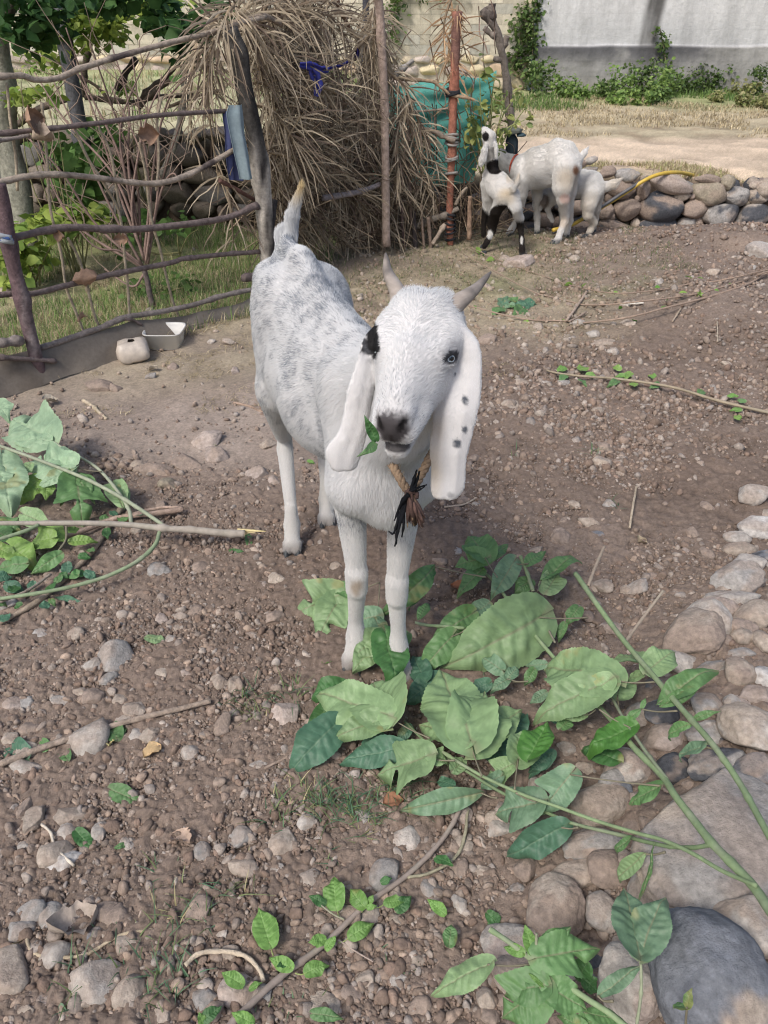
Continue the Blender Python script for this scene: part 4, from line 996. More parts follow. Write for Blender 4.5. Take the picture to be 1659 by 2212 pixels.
WALL_L = [(1090,400,110,60,'pale'),(1075,482,140,55,'grey'),(1000,430,100,60,'brown'),(960,560,120,90,'brown'),(1010,960,160,105,'brown'),(960,790,170,110,'brown'),(860,600,140,100,'brown'),(1200,830,150,120,'brown'),(700,900,160,130,'brown'),(560,830,160,130,'dark'),(150,880,130,160,'pink'),
 (330,850,140,140,'brown'),(840,760,130,110,'dark'),(820,920,130,110,'brown'),(560,960,170,110,'dark'),(380,960,150,100,'brown'),(240,960,140,110,'brown'),(980,1055,160,75,'brown'),(850,1040,130,70,'dark'),(1100,700,130,110,'brown'),(720,760,130,110,'brown'),(450,740,140,110,'dark'),(620,690,140,100,'brown'),(300,720,140,110,'dark'),(150,740,140,120,'brown'),(1120,1060,120,60,'grey'),(1250,700,100,110,'brown'),(1180,640,120,80,'brown')]
def build_stone_walls():
    root = empty('dry_stone_wall', (2.2, 6.2, 0), 'low dry wall of rounded brown boulders holding up the sandy field behind the small goats', 'stone wall')
    for i, (x, y, w, h, c, mix) in enumerate(WALL):
        u, v = (1500+x/3.95)/1.1573, (380+y/3.95)/1.1573
        stone('stone', u, v, w/3.95/1.1573*1.04, h/3.95/1.1573*1.06, c, None, None, None, ((i*53) % 30)-15, 200+i, Y=6.17, parent=root, mix=mix, sub=4, facet=.6, flat=1.0, deep=1.0, mixamt=.4)
    for i, (x, y, w, h, c) in enumerate(WALL_L):
        u, v = (1150+x/3.318)/1.1573, (280+y/3.318)/1.1573
        stone('stone', u, v, w/3.318/1.1573*1.05, h/3.318/1.1573*1.05, c, None, None, None, ((i*37) % 30)-15, 300+i, Y=6.20, parent=root, sub=3, facet=.6, flat=1.0, deep=1.0)
    rs = np.random.RandomState(8); fb_ = MB()
    for k in range(260):
        x = rs.uniform(.75, 4.4); z = rs.uniform(.0, .33); w = rs.uniform(.035, .10)
        V, Fc = rock_shape(2, 5600+k % 30, .8); c = np.array(STONE_COLS[['brown', 'tan', 'grey', 'dark', 'brown'][rs.randint(5)]])*.8
        V = V*np.array((w, .07, w*rs.uniform(.6, .9)))@rotm((0, 1, 0), rs.uniform(-.6, .6)).T+np.array((x, 6.27, z)); fb_.add(V, Fc, c*rs.uniform(.8, 1.1))
    fb_.build('packing_stones', m_stone, root)['kind'] = 'stuff'
    r2 = empty('dry_stone_wall', (-2.0, 6.35, 0), 'shadowy grey dry stone wall at the far side of the overgrown garden', 'stone wall')
    rs = np.random.RandomState(3); k = 0
    z = 0.05
    while z < .66:
        h = rs.uniform(.09, .17); x = -3.4+rs.uniform(0, .1)
        while x < .3:
            w = rs.uniform(.10, .36); 
            if k < 99:
                p = np.array((x+w/2, 6.27, z+h/2+rs.uniform(-.02, .02)))
                V, Fc = rock_shape(3, 5000+k, .95); C = stone_cols(V, ['grey', 'brown', 'tan', 'grey', 'olive'][rs.randint(5)], k)*.55  # stone colours darkened to paint in the deep shade under the garden plants
                V = V/np.abs(V).max(0)*np.array((w*.55, .12, h*.62)); V = V@rotm((0, 1, 0), rs.uniform(-.3, .3)).T+p
                mesh_obj('stone', V, Fc, m_stone, r2, True, C); k += 1
            x += w
        z += h
build_stone_walls()

# ---------------------------------------------------------------- block wall and plastered wall
def build_walls():
    Yw = 13.4
    xr = at_y(1146, 100, Yw)[0]; zsplit = at_y(900, 118, Yw)[2]; zb = 0.2
    root = empty('block_wall', (xr-5, Yw, zb), 'tall wall of bare cream concrete blocks on a rough rubble base', 'wall')
    m_block = mat_col('block', rough=.95, spec=.1, nscale=9, namp=.22, bump=.5, bscale=60, bdist=.01, darkcol=(.22, .20, .16), dscale=1.5, damt=.0)
    b = MB(); rs = np.random.RandomState(4)
    bw, bh, g = .30, .128, .005
    z = zsplit; row = 0
    box = np.array([(x, y, zz) for x in (0, 1) for y in (0, 1) for zz in (0, 1)], float)
    bf = np.array([(0, 1, 3, 2), (4, 6, 7, 5), (0, 4, 5, 1), (2, 3, 7, 6), (0, 2, 6, 4), (1, 5, 7, 3)])
    while z < 3.0:
        x = xr-(.5*bw if row % 2 else 0)
        if row % 2: 
            V = box*np.array((.5*bw-g, .2, bh-g))+np.array((xr-.5*bw+g, Yw, z)); b.add(V, bf, np.array((.56, .50, .36))*rs.uniform(.8, 1.1))
        while x > -11:
            w = bw*rs.uniform(.97, 1.03)
            V = box*np.array((bw-g, .2, bh-g))+np.array((x-bw, Yw+rs.uniform(-.006, .006), z+rs.uniform(-.002, .002)))
            c = np.array((.56, .51, .41)) if rs.rand() < .7 else np.array((.46, .44, .38))
            b.add(V, bf, c*rs.uniform(.78, 1.1)); x -= bw
        z += bh; row += 1
    b.build('blocks', m_block, root, smooth=False)
    mo = MB(); mo.add(box*np.array((xr+11.1, .16, 3.0-zb))+np.array((-11.1, Yw+.006, zb)), bf, (.42, .38, .31)); mo.build('mortar', m_block, root, smooth=False)
    rb = MB(); k = 0; z = zb
    shapes = [(lambda A: A/np.abs(A).max(0))(rock_shape(3, 6000+i, 1.0, .06)[0]) for i in range(20)]
    while z < zsplit-.05:
        h = rs.uniform(.15, .24); x = -11
        while x < xr-.05:
            w = rs.uniform(.15, .42); V = shapes[rs.randint(20)]; hh = min(h, zsplit-z)
            c = [(.58, .50, .34), (.50, .43, .32), (.40, .34, .30), (.46, .40, .36), (.55, .42, .30)][rs.randint(5)]
            rb.add(V*np.array((min(w, xr-x)*.52, .10, hh*.53))+np.array((x+min(w, xr-x)/2, Yw+.03, z+hh/2)), ICO[3][1], np.array(c)*rs.uniform(.8, 1.1)); x += w
        z += h
    rb.build('rubble_base', m_block, root)
    # plaster wall
    m, n, bs = newmat('plaster'); tc = N(n, 'ShaderNodeTexCoord'); at = N(n, 'ShaderNodeAttribute', attribute_name='Col')
    mp = N(n, 'ShaderNodeMapping'); mp.inputs['Scale'].default_value = (1, 1, .25); L(n, tc.outputs['Object'], mp.inputs[0])
    n1 = N(n, 'ShaderNodeTexNoise', Scale=3.0, Detail=8.0, Roughness=.7); L(n, mp.outputs[0], n1.inputs['Vector'])
    n2 = N(n, 'ShaderNodeTexNoise', Scale=14.0, Detail=6.0, Roughness=.7); L(n, tc.outputs['Object'], n2.inputs['Vector'])
    r1 = N(n, 'ShaderNodeMapRange'); r1.inputs[1].default_value = .3; r1.inputs[2].default_value = .7; r1.inputs[3].default_value = .68; r1.inputs[4].default_value = 1.12; L(n, n1.outputs[0], r1.inputs[0])
    r2 = N(n, 'ShaderNodeMapRange'); r2.inputs[1].default_value = .3; r2.inputs[2].default_value = .7; r2.inputs[3].default_value = .9; r2.inputs[4].default_value = 1.08; L(n, n2.outputs[0], r2.inputs[0])
    a = N(n, 'ShaderNodeMix', data_type='RGBA', blend_type='MULTIPLY'); a.inputs[0].default_value = 1; L(n, at.outputs[0], a.inputs[6]); L(n, r1.outputs[0], a.inputs[7])
    c = N(n, 'ShaderNodeMix', data_type='RGBA', blend_type='MULTIPLY'); c.inputs[0].default_value = 1; L(n, a.outputs[2], c.inputs[6]); L(n, r2.outputs[0], c.inputs[7])
    L(n, c.outputs[2], bs.inputs['Base Color']); bs.inputs['Roughness'].default_value = .95
    bp = N(n, 'ShaderNodeBump', Strength=.6, Distance=.02); L(n, n2.outputs[0], bp.inputs['Height']); L(n, bp.outputs[0], bs.inputs['Normal'])
    Yp = 13.3; x0 = at_y(1158, 100, Yp)[0]; x1 = 11.0; zt = 2.9; zp = at_y(1300, 100, Yp)[2]
    nx, nz_ = 520, 260
    xs = np.linspace(x0, x1, nx); zs = np.linspace(.2, zt, nz_)
    Xg, Zg = np.meshgrid(xs, zs, indexing='ij'); Q = np.stack([Xg, Zg], -1)
    low = ss(zp+.02, zp-.02, Zg+.01*noise(Q, 3, 2))
    Yg = Yp-.035*low+.006*fbm(Q, 3, 3, 3)+.012*fbm(Q, 6, 3, 5)*low
    V = np.stack([Xg, Yg, Zg], -1).reshape(-1, 3)
    hi = np.array((.60, .60, .605)); lo = np.array((.30, .295, .285)); blk = np.array((.085, .085, .095)); tan = np.array((.47, .43, .37))
    l3 = low.reshape(-1, 1); q = Q.reshape(-1, 2); zz = q[:, 1]
    C = hi*(1-l3)+(lo*(1+.35*fbm(q, 1.2, 4, 6)[:, None]))*l3
    grey = ss(zp+.5, zp+.05, zz+.2*fbm(q, 2, 3, 8))[:, None]*.35*(1-l3); C = C*(1-grey)+np.array((.40, .41, .42))*grey
    bk = (ss(zp-.30, zp-.04, zz)*l3[:, 0]*ss(-.32, .05, fbm(q*np.array((1, 1.6)), 1.4, 5, 9)+.12*np.sin(q[:, 0]*1.7+2)))[:, None]*.85; C = C*(1-bk)+blk*bk
    jt = (1-.06*(np.abs(((zz/.2)%1)-.5) > .46)-.05*(np.abs(((q[:, 0]/.4+.5*(np.floor(zz/.2)%2))%1)-.5) > .475))[:, None]; C = C*jt
    tn = (ss(zp-.35, zp-.6, zz)*l3[:, 0])[:, None]*.6*np.clip(.5+fbm(q, 1.5, 3, 10), 0, 1)[:, None]; C = C*(1-tn)+tan*tn
    # run-off stain
    xs_ = at_y(1407, 40, Yp)[0]; wv = .13+.06*fbm(q, 1.5, 3, 12)
    st = (ss(wv+.05, wv-.05, np.abs(q[:, 0]-xs_-.06*fbm(q*np.array((0, 1)), 1.2, 3, 13)))*ss(zp-.3, zp+.1, zz))[:, None]*np.clip(.75+.6*fbm(q*np.array((3, .8)), 2, 4, 14), 0, 1)[:, None]
    C = C*(1-st*.95)+np.array((.085, .082, .08))*st*.95
    sp = (ss(1.0, .2, np.abs(q[:, 0]-xs_-.05)/.55)*l3[:, 0]*ss(.1, .5, zz))[:, None]*np.clip(.3+fbm(q, 3, 4, 15), 0, 1)[:, None]; C = C*(1-sp*.7)+blk*sp*.7
    i = np.arange(nx-1)[:, None]*nz_; j = np.arange(nz_-1)[None, :]
    Fq = np.stack([i+j, i+nz_+j, i+nz_+j+1, i+j+1], -1).reshape(-1, 4)
    rt = empty('plastered_wall', ((x0+x1)/2, Yp, .2), 'long whitish plastered wall with a dark water stain and blackened foot', 'wall')
    mesh_obj('plaster_face', V, Fq, m, rt, True, C)
    bb = MB(); bb.add(box*np.array((x1-x0, .3, zt-.2))+np.array((x0, Yp+.03, .2)), bf, hi); bb.build('wall_core', m, rt, smooth=False)
build_walls()

# ---------------------------------------------------------------- leafy plants, weeds, grass
m_leafs = mat_col('small_leaves', rough=.6, spec=.3, nscale=30, namp=.2, bump=0, trans=.35)
m_twig = mat_col('twig', rough=.9, nscale=60, namp=.25, bump=.4, bscale=150, bdist=.002)
m_straw = mat_col('dry_straw', rough=.85, spec=.2, nscale=60, namp=.2, bump=0, trans=.15)
def leaf_cards(mb, P, size, col, rs, droop=.3, asp=.62, normal_up=.6, fold=.25):
    "small folded diamond leaves (4 tris) at points P"
    n = len(P)
    d = nz(rs.randn(n, 3)*np.array((1, 1, .5))+np.array((0, 0, -droop)))
    nn = nz(rs.randn(n, 3)*(1-normal_up)+np.array((0, -.3, 1))*normal_up); s = nz(np.cross(d, nn)); nn = np.cross(s, d)
    sz = size*rs.uniform(.6, 1.3, n)[:, None]; c = np.asarray(col)
    pts = [(0, 0, 0), (.38, .5*asp, fold*.35), (.72, .38*asp, fold*.25), (1, 0, -.12), (.72, -.38*asp, fold*.25), (.38, -.5*asp, fold*.35), (.45, 0, 0)]
    V = np.stack([P+sz*(a*d+b*s+e*nn) for a, b, e in pts], 1)
    F0 = np.array([(0, 6, 1, 1), (1, 6, 3, 2), (0, 5, 6, 6), (6, 5, 4, 3)])
    Fq = (F0[None]+(np.arange(n)*7)[:, None, None]).reshape(-1, 4)
    # make all quads: duplicate-vertex quads turned into two-tri style via MB
    cc = c[rs.randint(0, len(c), n)] if c.ndim == 2 else np.repeat(c[None], n, 0)
    cc = cc*rs.uniform(.75, 1.25, (n, 1))
    mb.add(V.reshape(-1, 3), np.vstack([Fq]), np.repeat(cc, 7, axis=0))
def blades(mb, base, h, w, col, rs, lean=.35, seg=3):
    "grass blades: base (n,3)"
    n = len(base); a = rs.uniform(0, 6.28, n); side = np.stack([np.cos(a), np.sin(a), 0*a], 1); dr = np.stack([-np.sin(a), np.cos(a), 0*a], 1)
    hh = h*rs.uniform(.5, 1.3, n)[:, None]; le = lean*rs.uniform(.2, 1.8, n)[:, None]
    V = []
    for k in range(seg+1):
        t = k/seg; p = base+hh*t*np.array((0, 0, 1.0))*(1-.35*le*t)+dr*hh*le*t*t
        ww = w*(1-t)**.7*.5+.0002
        V += [p-side*ww, p+side*ww]
    V = np.stack(V, 1); m = 2*(seg+1)
    F0 = np.array([(2*k, 2*k+1, 2*k+3, 2*k+2) for k in range(seg)])
    Fq = (F0[None]+(np.arange(n)*m)[:, None, None]).reshape(-1, 4)
    c = np.asarray(col); cc = c[rs.randint(0, len(c), n)]*rs.uniform(.7, 1.25, (n, 1))
    mb.add(V.reshape(-1, 3), Fq, np.repeat(cc, m, axis=0))
GREENS = np.array([(.10, .17, .05), (.14, .22, .06), (.075, .13, .045), (.17, .24, .08)])
def weed(x, y, h, r, n, seed, label, cat='weed', group='weeds along the foot of the walls', cols=GREENS, size=.05, name='weed', ground=None):
    rs = np.random.RandomState(seed); z0 = float(hgt(x, y)) if ground is None else ground
    root = empty(name, (x, y, z0), label, cat, group)
    tw = MB(); lf = MB()
    ns = max(3, int(6*r/.2))
    for i in range(ns):
        a = rs.uniform(0, 6.28); rr = r*rs.rand()**.5
        p0 = np.array((x+.3*rr*math.cos(a), y+.3*rr*math.sin(a), z0-.01)); tip = np.array((x+rr*math.cos(a), y+rr*math.sin(a)*.8, z0+h*rs.uniform(.5, 1)))
        mid = (p0+tip)/2+rs.randn(3)*.08*h
        P = catmull([p0, mid, tip], 8); Vt, Ft = tube(P, np.linspace(.006, .0015, 8)*max(.5, h), 4, cap=False); tw.add(Vt, Ft, (.16, .17, .08))
        m = int(n/ns); t = rs.rand(m)**.7; q = np.array([P[int(k*7)] for k in t])+rs.randn(m, 3)*.10*h*np.array((1, 1, .7))
        q[:, 2] = np.maximum(q[:, 2], z0+.01)
        leaf_cards(lf, q, size, cols, rs)
    tw.build('stem', m_twig, root); lf.build('foliage', m_leafs, root); return root
def build_weeds():
    rs = np.random.RandomState(12)
    # along the plaster wall: (u, base v, height px, width px, tone)
    W_ = [(1175,205,95,50,0),(1215,205,55,60,1),(1255,212,45,55,1),(1300,208,60,60,0),(1340,205,80,55,1),(1378,200,100,60,2),(1410,205,110,60,1),(1445,190,90,50,0),(1480,185,60,55,2),(1525,180,75,60,2),(1560,175,80,40,2),(1330,228,45,50,1),(1385,230,50,60,1),(1420,225,60,60,0),(1600,200,45,60,3),(1640,190,80,60,2),(1650,235,40,60,3),(1560,215,25,60,3),(1610,232,35,60,3)]
    for i, (u, v, h, w, tn) in enumerate(W_):
        Y = 13.0-(v-185)*.035; p = at_y(u, v, Y); p[2] = float(hgt(p[0], p[1]))
        hh = px(h*(.8 if u > 1230 else 1), p); r = px(w*.6, p)
        cols = [GREENS, GREENS*1.5+np.array((.02, .02, 0)), GREENS*.75, np.array([(.28, .28, .12), (.35, .33, .17), (.2, .24, .08)])][tn]
        side = ['bushy dark', 'light green feathery', 'dark ivy-like', 'yellowish grassy'][tn]
        place = 'at the corner of the two walls' if u < 1200 else ('near the dark stain of the plastered wall' if 1340 < u < 1460 else ('at the foot of the plastered wall, right part' if u >= 1460 else 'at the foot of the plastered wall, left part'))
        weed(p[0], p[1], hh, r, int(200+hh*r*1100), 50+i, f"{side} weed growing {place}", cols=cols, size=.06)
    # creepers on the walls
    def creeper(path, label, seed, wd, n):
        rs = np.random.RandomState(seed); P = catmull([at_y(u, v, Y) for u, v, Y in path], 40)
        root = empty('creeper', tuple(P[-1]), label, 'creeper', 'creepers climbing the walls'); b = MB(); Vt, Ft = tube(P, .008, 5); b.add(Vt, Ft, (.18, .15, .10)); b.build('stem', m_twig, root)
        q = P[rs.randint(0, 40, n)]+rs.randn(n, 3)*np.array((wd, .04, wd)); l = MB(); leaf_cards(l, q, .075, GREENS*.9, rs); l.build('foliage', m_leafs, root)
    creeper([(1160, -10, 13.28), (1152, 60, 13.28), (1150, 130, 13.28), (1148, 205, 13.15)], 'dark creeper running down the corner between block wall and plaster', 3, .07, 500)
    creeper([(1135, 10, 13.3), (1125, 60, 13.3), (1120, 110, 13.3), (1105, 150, 13.3)], 'creeper hanging on the cream blocks left of the corner', 4, .07, 320)
    creeper([(1425, 60, 13.22), (1430, 85, 13.2), (1435, 110, 13.2), (1440, 150, 13.1)], 'thin creeper beside the dark stain on the plaster', 5, .04, 90)
    creeper([(1000, -25, 13.3), (870, -10, 13.3), (850, 20, 13.3), (848, 90, 13.3)], 'creeper draped over the top of the block wall', 6, .07, 260)
build_weeds()
def build_field():
    rs = np.random.RandomState(31)
    def pts(n, x0, x1, y0, y1, f, thr):
        x = rs.uniform(x0, x1, n); y = rs.uniform(y0, y1, n); q = np.stack([x, y], -1); k = fbm(q, f, 3, 61) > thr
        q = q[k]; return np.stack([q[:, 0], q[:, 1], hgt(q[:, 0], q[:, 1])], -1)
    STR = np.array([(.48, .40, .26), (.40, .33, .2), (.55, .47, .32), (.33, .27, .17)])
    b = MB(); blades(b, pts(26000, -1, 8.5, 8.6, 12.5, .9, -.12), .055, .010, STR, rs, .8, 2)
    blades(b, pts(9000, .8, 3.0, 6.38, 7.0, 1.5, -.05), .05, .006, np.vstack([STR, [(.36, .38, .16)]]), rs, .6, 2)
    o = b.build('stubble', m_straw, None); tag(o, 'straw stubble and litter covering the field beyond the stone wall', 'stubble', None, 'stuff')
    b = MB(); blades(b, pts(14000, -1, 8.5, 10.8, 13.1, .7, .0), .11, .012, GREENS*1.3, rs, .5, 2)
    blades(b, pts(9000, -7, .5, 7.0, 13.0, 1.2, -.1), .10, .010, np.vstack([GREENS*1.4, STR]), rs, .5, 2)
    o = b.build('field_grass', m_leafs, None); tag(o, 'rough green grass growing along the far walls', 'grass', None, 'stuff')
    # garden grass behind the fence
    def yard(n, cond, h, w, cols, name, label, lean=.5):
        x = rs.uniform(-3.6, 2.2, n); y = rs.uniform(2.9, 6.2, n); q = np.stack([x, y], -1); k = cond(x, y, q); q = q[k]
        P = np.stack([q[:, 0], q[:, 1], hgt(q[:, 0], q[:, 1])], -1); b = MB(); blades(b, P, h, w, cols, rs, lean, 3)
        o = b.build(name, m_leafs if 'straw' not in name else m_straw, None); tag(o, label, 'grass' if 'straw' not in name else 'straw', None, 'stuff')
    fy = lambda x: 3.31+(x+1.57)*.87
    yard(110000, lambda x, y, q: (y > fy(x)+.05) & (x < -.35) & (fbm(q, 2.2, 3, 71) > -.12), .075, .0035, np.vstack([GREENS*1.6, STR, GREENS*1.3]), 'garden_grass', 'green and yellowing grass inside the fenced garden')
    yard(60000, lambda x, y, q: (y > fy(x)-.0) & (x < -.2) & (fbm(q, 2.2, 3, 72) > .1), .06, .004, STR, 'dry_straw_litter', 'dry straw lying in the fenced garden', 1.6)
    yard(40000, lambda x, y, q: (y > 4.0+.2*(x)) & (x > -.5) & (x < 1.9) & (fbm(q, 2.6, 3, 73) > -.02), .035, .0028, np.vstack([STR*.8, GREENS*.9]), 'yard_grass', 'short sparse grass on the ground below the thatch and the small goats', 1.0)
    yard(60000, lambda x, y, q: (y > 3.0+.3*x) & (y < fy(x)+.15) & (x < 1.2) & (fbm(q, 3.2, 3, 74) > -.05), .022, .0025, STR*.85, 'straw_scraps', 'scraps of straw trodden into the path along the fence', 2.5)
build_field()
# ---------------------------------------------------------------- fence of crooked poles
FA = np.array((-1.57, 3.31)); FB = np.array((-.644, 4.41)); FD = (FB-FA)/np.linalg.norm(FB-FA); FN = np.array((-FD[1], FD[0]))
def on_fence(u, v, off=0.0):
    x, y, z = ray(u, v); q = FA+FN*off
    t = (q@FN)/(np.array((x, y))@FN); return np.array((x*t, y*t, CH+z*t))
def c1(x, y): return x/2.667, y/2.667
m_pole = mat_col('weathered_wood', rough=.9, spec=.2, nscale=45, namp=.4, bump=.5, bscale=90, bdist=.006)
m_cloth = mat_col('cloth', rough=.95, spec=.1, nscale=60, namp=.12, bump=.3, bscale=500, bdist=.001, trans=.12)
def pole(name, P, th_px, col, parent=None, label=None, cat=None, group=None, seed=0, dark=None, seg=10, rough=.16, knots=3, taper=1.0, n=None):
    P = np.array(P, float); r = px(th_px/2, P[len(P)//2])
    n = n or max(16, len(P)*7); R = np.linspace(r, r*taper, len(P))
    V, Fq = tube(P, R, seg, rough, seed, knots=knots, smoothn=n)
    C = np.array(col)*(1+.22*fbm(V, 9, 3, seed)[:, None])
    if dark is not None:
        k = ss(-.05, .2, fbm(V*np.array((2, 2, .6)), 4, 4, seed+3)+dark[1])[:, None]; C = C*(1-k)+np.array(dark[0])*k
    b = MB(); b.add(V, Fq, C)
    o = b.build(name, m_pole, parent, None if parent else tuple(P[0]))
    if parent is None: tag(o, label, cat, group)
    return o
TANW = (.33, .275, .225); PURP = (.165, .130, .122); GREYW = (.22, .19, .175)
def build_fence():
    root = empty('pole_fence', (-1.1, 3.8, 0), 'rustic fence of crooked horizontal poles on a leaning purple-brown post, left', 'fence')
    rails = [([(-60,450),(0,445),(120,435),(210,460),(330,450),(480,390),(740,310),(1000,240),(1250,180),(1400,130),(1530,100)],40,TANW,.02),
     ([(-60,775),(0,770),(300,740),(600,705),(900,665),(1200,645),(1390,635)],34,PURP,.02),([(-60,820),(0,810),(90,795),(170,780)],26,GREYW,0),
     ([(-60,1070),(0,1050),(200,1010),(400,1010),(600,1030),(800,1055),(950,1050),(1100,1000),(1250,920),(1350,860)],40,TANW,0),
     ([(60,1375),(300,1320),(450,1310),(600,1320),(800,1320),(1000,1300),(1200,1275),(1350,1240),(1480,1180)],48,PURP,-.02),
     ([(-60,1705),(0,1700),(100,1690),(200,1690),(400,1640),(600,1590),(800,1550),(1000,1510),(1060,1490),(1300,1465),(1500,1450)],38,PURP,0),
     ([(230,2005),(400,1950),(600,1880),(720,1830),(900,1800),(1100,1760),(1300,1700),(1500,1660)],38,GREYW,-.03),
     ([(-60,1995),(0,1980),(130,1960)],50,GREYW,-.06),([(-60,2050),(0,2060),(150,2068),(320,2080)],34,PURP,-.07),([(1400,1605),(1510,1590)],45,PURP,0),([(1300,1840),(1400,1815),(1490,1790)],22,GREYW,-.04),([(720,1835),(770,1845),(820,1872)],18,PURP,-.04)]
    for i, (pts, th, c, off) in enumerate(rails):
        pole('rail', [on_fence(*c1(x, y), off) for x, y in pts], th*.80/2.667, c, root, seed=20+i, dark=((.10, .08, .075), -.12) if c == TANW else None, knots=6)
    pole('post', [on_fence(*c1(x, y), -.05) for x, y in [(-12,1060),(20,1200),(60,1450),(130,1750),(190,1990),(240,2190)]], 80/2.667, (.125,.085,.09), root, seed=3, dark=((.22,.19,.19), -.2), seg=14, rough=.06, knots=2)
    for i, pts in enumerate([[(240,590),(270,900),(290,1200),(350,1450),(380,1650),(430,1780),(500,1950),(590,2110)],[(430,740),(500,900),(600,1060),(690,1240),(720,1500),(740,1700),(750,1990)],[(800,820),(840,1000),(870,1250),(920,1430),(960,1600),(1010,1780),(1090,1950)],
        [(390,1370),(450,1480),(500,1640),(540,1800),(600,1950),(670,2055)],[(570,740),(640,900),(690,1210)],[(40,480),(60,700),(90,900),(100,1100)],[(900,1100),(915,900),(905,700),(930,560)]]):
        pole('stick', [on_fence(*c1(x, y), .03) for x, y in pts], 15/2.667, (.36, .30, .22), root, seed=50+i, seg=6, knots=2, taper=1.15)
    # knot of blue rag on the post
    b = MB()
    for k in range(5):
        a = k*.5; p = on_fence(*c1(10+k*4, 1350+k*8), -.09); V, Fq = tube([p+np.array((-.03, 0, .01)), p+np.array((0, -.02, 0)), p+np.array((.035, 0, -.01))], .010, 6, .4, k, smoothn=8); b.add(V, Fq, (.08, .14, .33) if k % 2 else (.35, .38, .40))
    b.build('binding', m_cloth, root)
    # big weathered corner post
    p = [on_fence(*c1(x, y), -.02) for x, y in [(1320,170),(1370,330),(1410,520),(1450,700),(1485,900),(1510,1100),(1530,1300),(1550,1540),(1565,1760)]]
    cp = pole('corner_post', p, 92/2.667, (.46, .42, .37), None, 'thick weathered grey corner post with black charred patches beside the hanging trouser leg', 'post', None, seed=7, dark=((.035, .032, .032), -.02), seg=18, rough=.12, knots=4, taper=1.12, n=60)
    zc = np.array([v.co[2] for v in cp.data.vertices])+cp.location[2]; cc = np.array([v.co[:] for v in cp.data.vertices]); ca = cp.data.color_attributes['Col']; col = np.zeros(len(zc)*4, np.float32); ca.data.foreach_get('color', col); col = col.reshape(-1, 4)
    ch = (ss(.72, .95, zc+.25*fbm(cc*np.array((6, 6, 1.2)), 2, 3, 5)))[:, None]; col[:, :3] = col[:, :3]*(1-ch*.85)+np.array((.03, .028, .027))*ch*.85; ca.data.foreach_set('color', col.ravel())
    pole('dead_stick', [on_fence(*c1(x, y), .03) for x, y in [(1585,1150),(1570,1250),(1560,1450),(1575,1600)]], 34/2.667, (.06, .055, .055), None, 'blackened stick leaning against the weathered corner post', 'stick', None, seed=8)
    pole('dead_stick', [on_fence(*c1(x, y), .05) for x, y in [(1265,1040),(1360,1090),(1480,1160)]], 22/2.667, (.15, .085, .07), None, 'short reddish stick jammed behind the corner post below the trouser leg', 'stick', None, seed=9)
    # canvas strip
    up = catmull([on_fence(*c1(x, y), -.03) for x, y in [(-60,2060),(0,2050),(240,2010),(520,1930),(700,1880),(900,1830),(1100,1810),(1300,1770),(1490,1700)]], 90)
    lo = catmull([on_fence(*c1(x, y), -.10) for x, y in [(-60,2290),(0,2250),(290,2165),(500,2105),(720,2030),(850,1990),(1090,1955),(1300,1880),(1490,1820)]], 90)
    lo[:, 2] = np.minimum(lo[:, 2], .0)
    m = 14; t = np.linspace(0, 1, m)[None, :, None]; Gd = up[:, None]*(1-t)+lo[:, None]*t
    nn = np.array((FN[0], FN[1], 0)); Gd = Gd+nn*(.018*fbm(Gd, 7, 3, 3))[..., None]+np.array((0, 0, .012))*(noise(Gd[:, :, :], 9, 4)*(1-t[..., 0]))[..., None]
    V = Gd.reshape(-1, 3); i = np.arange(89)[:, None]*m; j = np.arange(m-1)[None, :]
    Fq = np.stack([i+j, i+j+1, i+m+j+1, i+m+j], -1).reshape(-1, 4)
    V2 = np.vstack([V, V+nn*.004]); F2 = np.vstack([Fq, Fq[:, ::-1]+len(V)])
    C = np.array((.20, .175, .15))*(1+.2*fbm(V2, 8, 4, 5))[:, None]
    st = ss(.1, .35, fbm(V2, 5, 3, 9))[:, None]*.5; C = C*(1-st)+np.array((.12, .095, .075))*st
    tag(mesh_obj('canvas_strip', V2, F2, m_cloth, None, True, C, loc=tuple(V.mean(0))), 'low grey-brown canvas strip standing along the foot of the pole fence', 'canvas')
    # trouser leg over the rail and blue cloth behind
    def hang(name, left, right, label, col, seed, off=-.05, wr=.012, extra=None, cat='cloth'):
        n = 46; Lp = catmull([on_fence(*c1(x, y), off) for x, y in left], n); Rp = catmull([on_fence(*c1(x, y), off) for x, y in right], n); m = 16
        t = np.linspace(0, 1, m); Gd = Lp[:, None]*(1-t[None, :, None])+Rp[:, None]*t[None, :, None]
        prof = np.sin(t*math.pi)*.022+wr*np.sin(t*9+seed+2*np.linspace(0, 1, n)[:, None])*np.linspace(.4, 1, n)[:, None]
        Gd = Gd-nn*(prof+.006*fbm(Gd, 14, 3, seed))[..., None]
        V = Gd.reshape(-1, 3); i = np.arange(n-1)[:, None]*m; j = np.arange(m-1)[None, :]
        Fq = np.stack([i+j, i+j+1, i+m+j+1, i+m+j], -1).reshape(-1, 4)
        V2 = np.vstack([V, V+nn*.004]); F2 = np.vstack([Fq, Fq[:, ::-1]+len(V)])
        ed = np.array([k*m for k in range(n)]); 
        for a in (0, m-1):
            e = np.array([(k*m+a, (k+1)*m+a, (k+1)*m+a+len(V), k*m+a+len(V)) for k in range(n-1)]); F2 = np.vstack([F2, e if a else e[:, ::-1]])
        C = np.array(col)*(1+.10*fbm(V2, 12, 3, seed))[:, None]
        tt = np.tile(t, n); seam = np.exp(-((np.concatenate([tt, tt])-.62)/.025)**2)[:, None]*.55; C = C*(1-seam)+np.array((.05, .06, .09))*seam
        tag(mesh_obj(name, V2, F2, m_cloth, None, True, C, loc=tuple(V.mean(0))), label, cat)
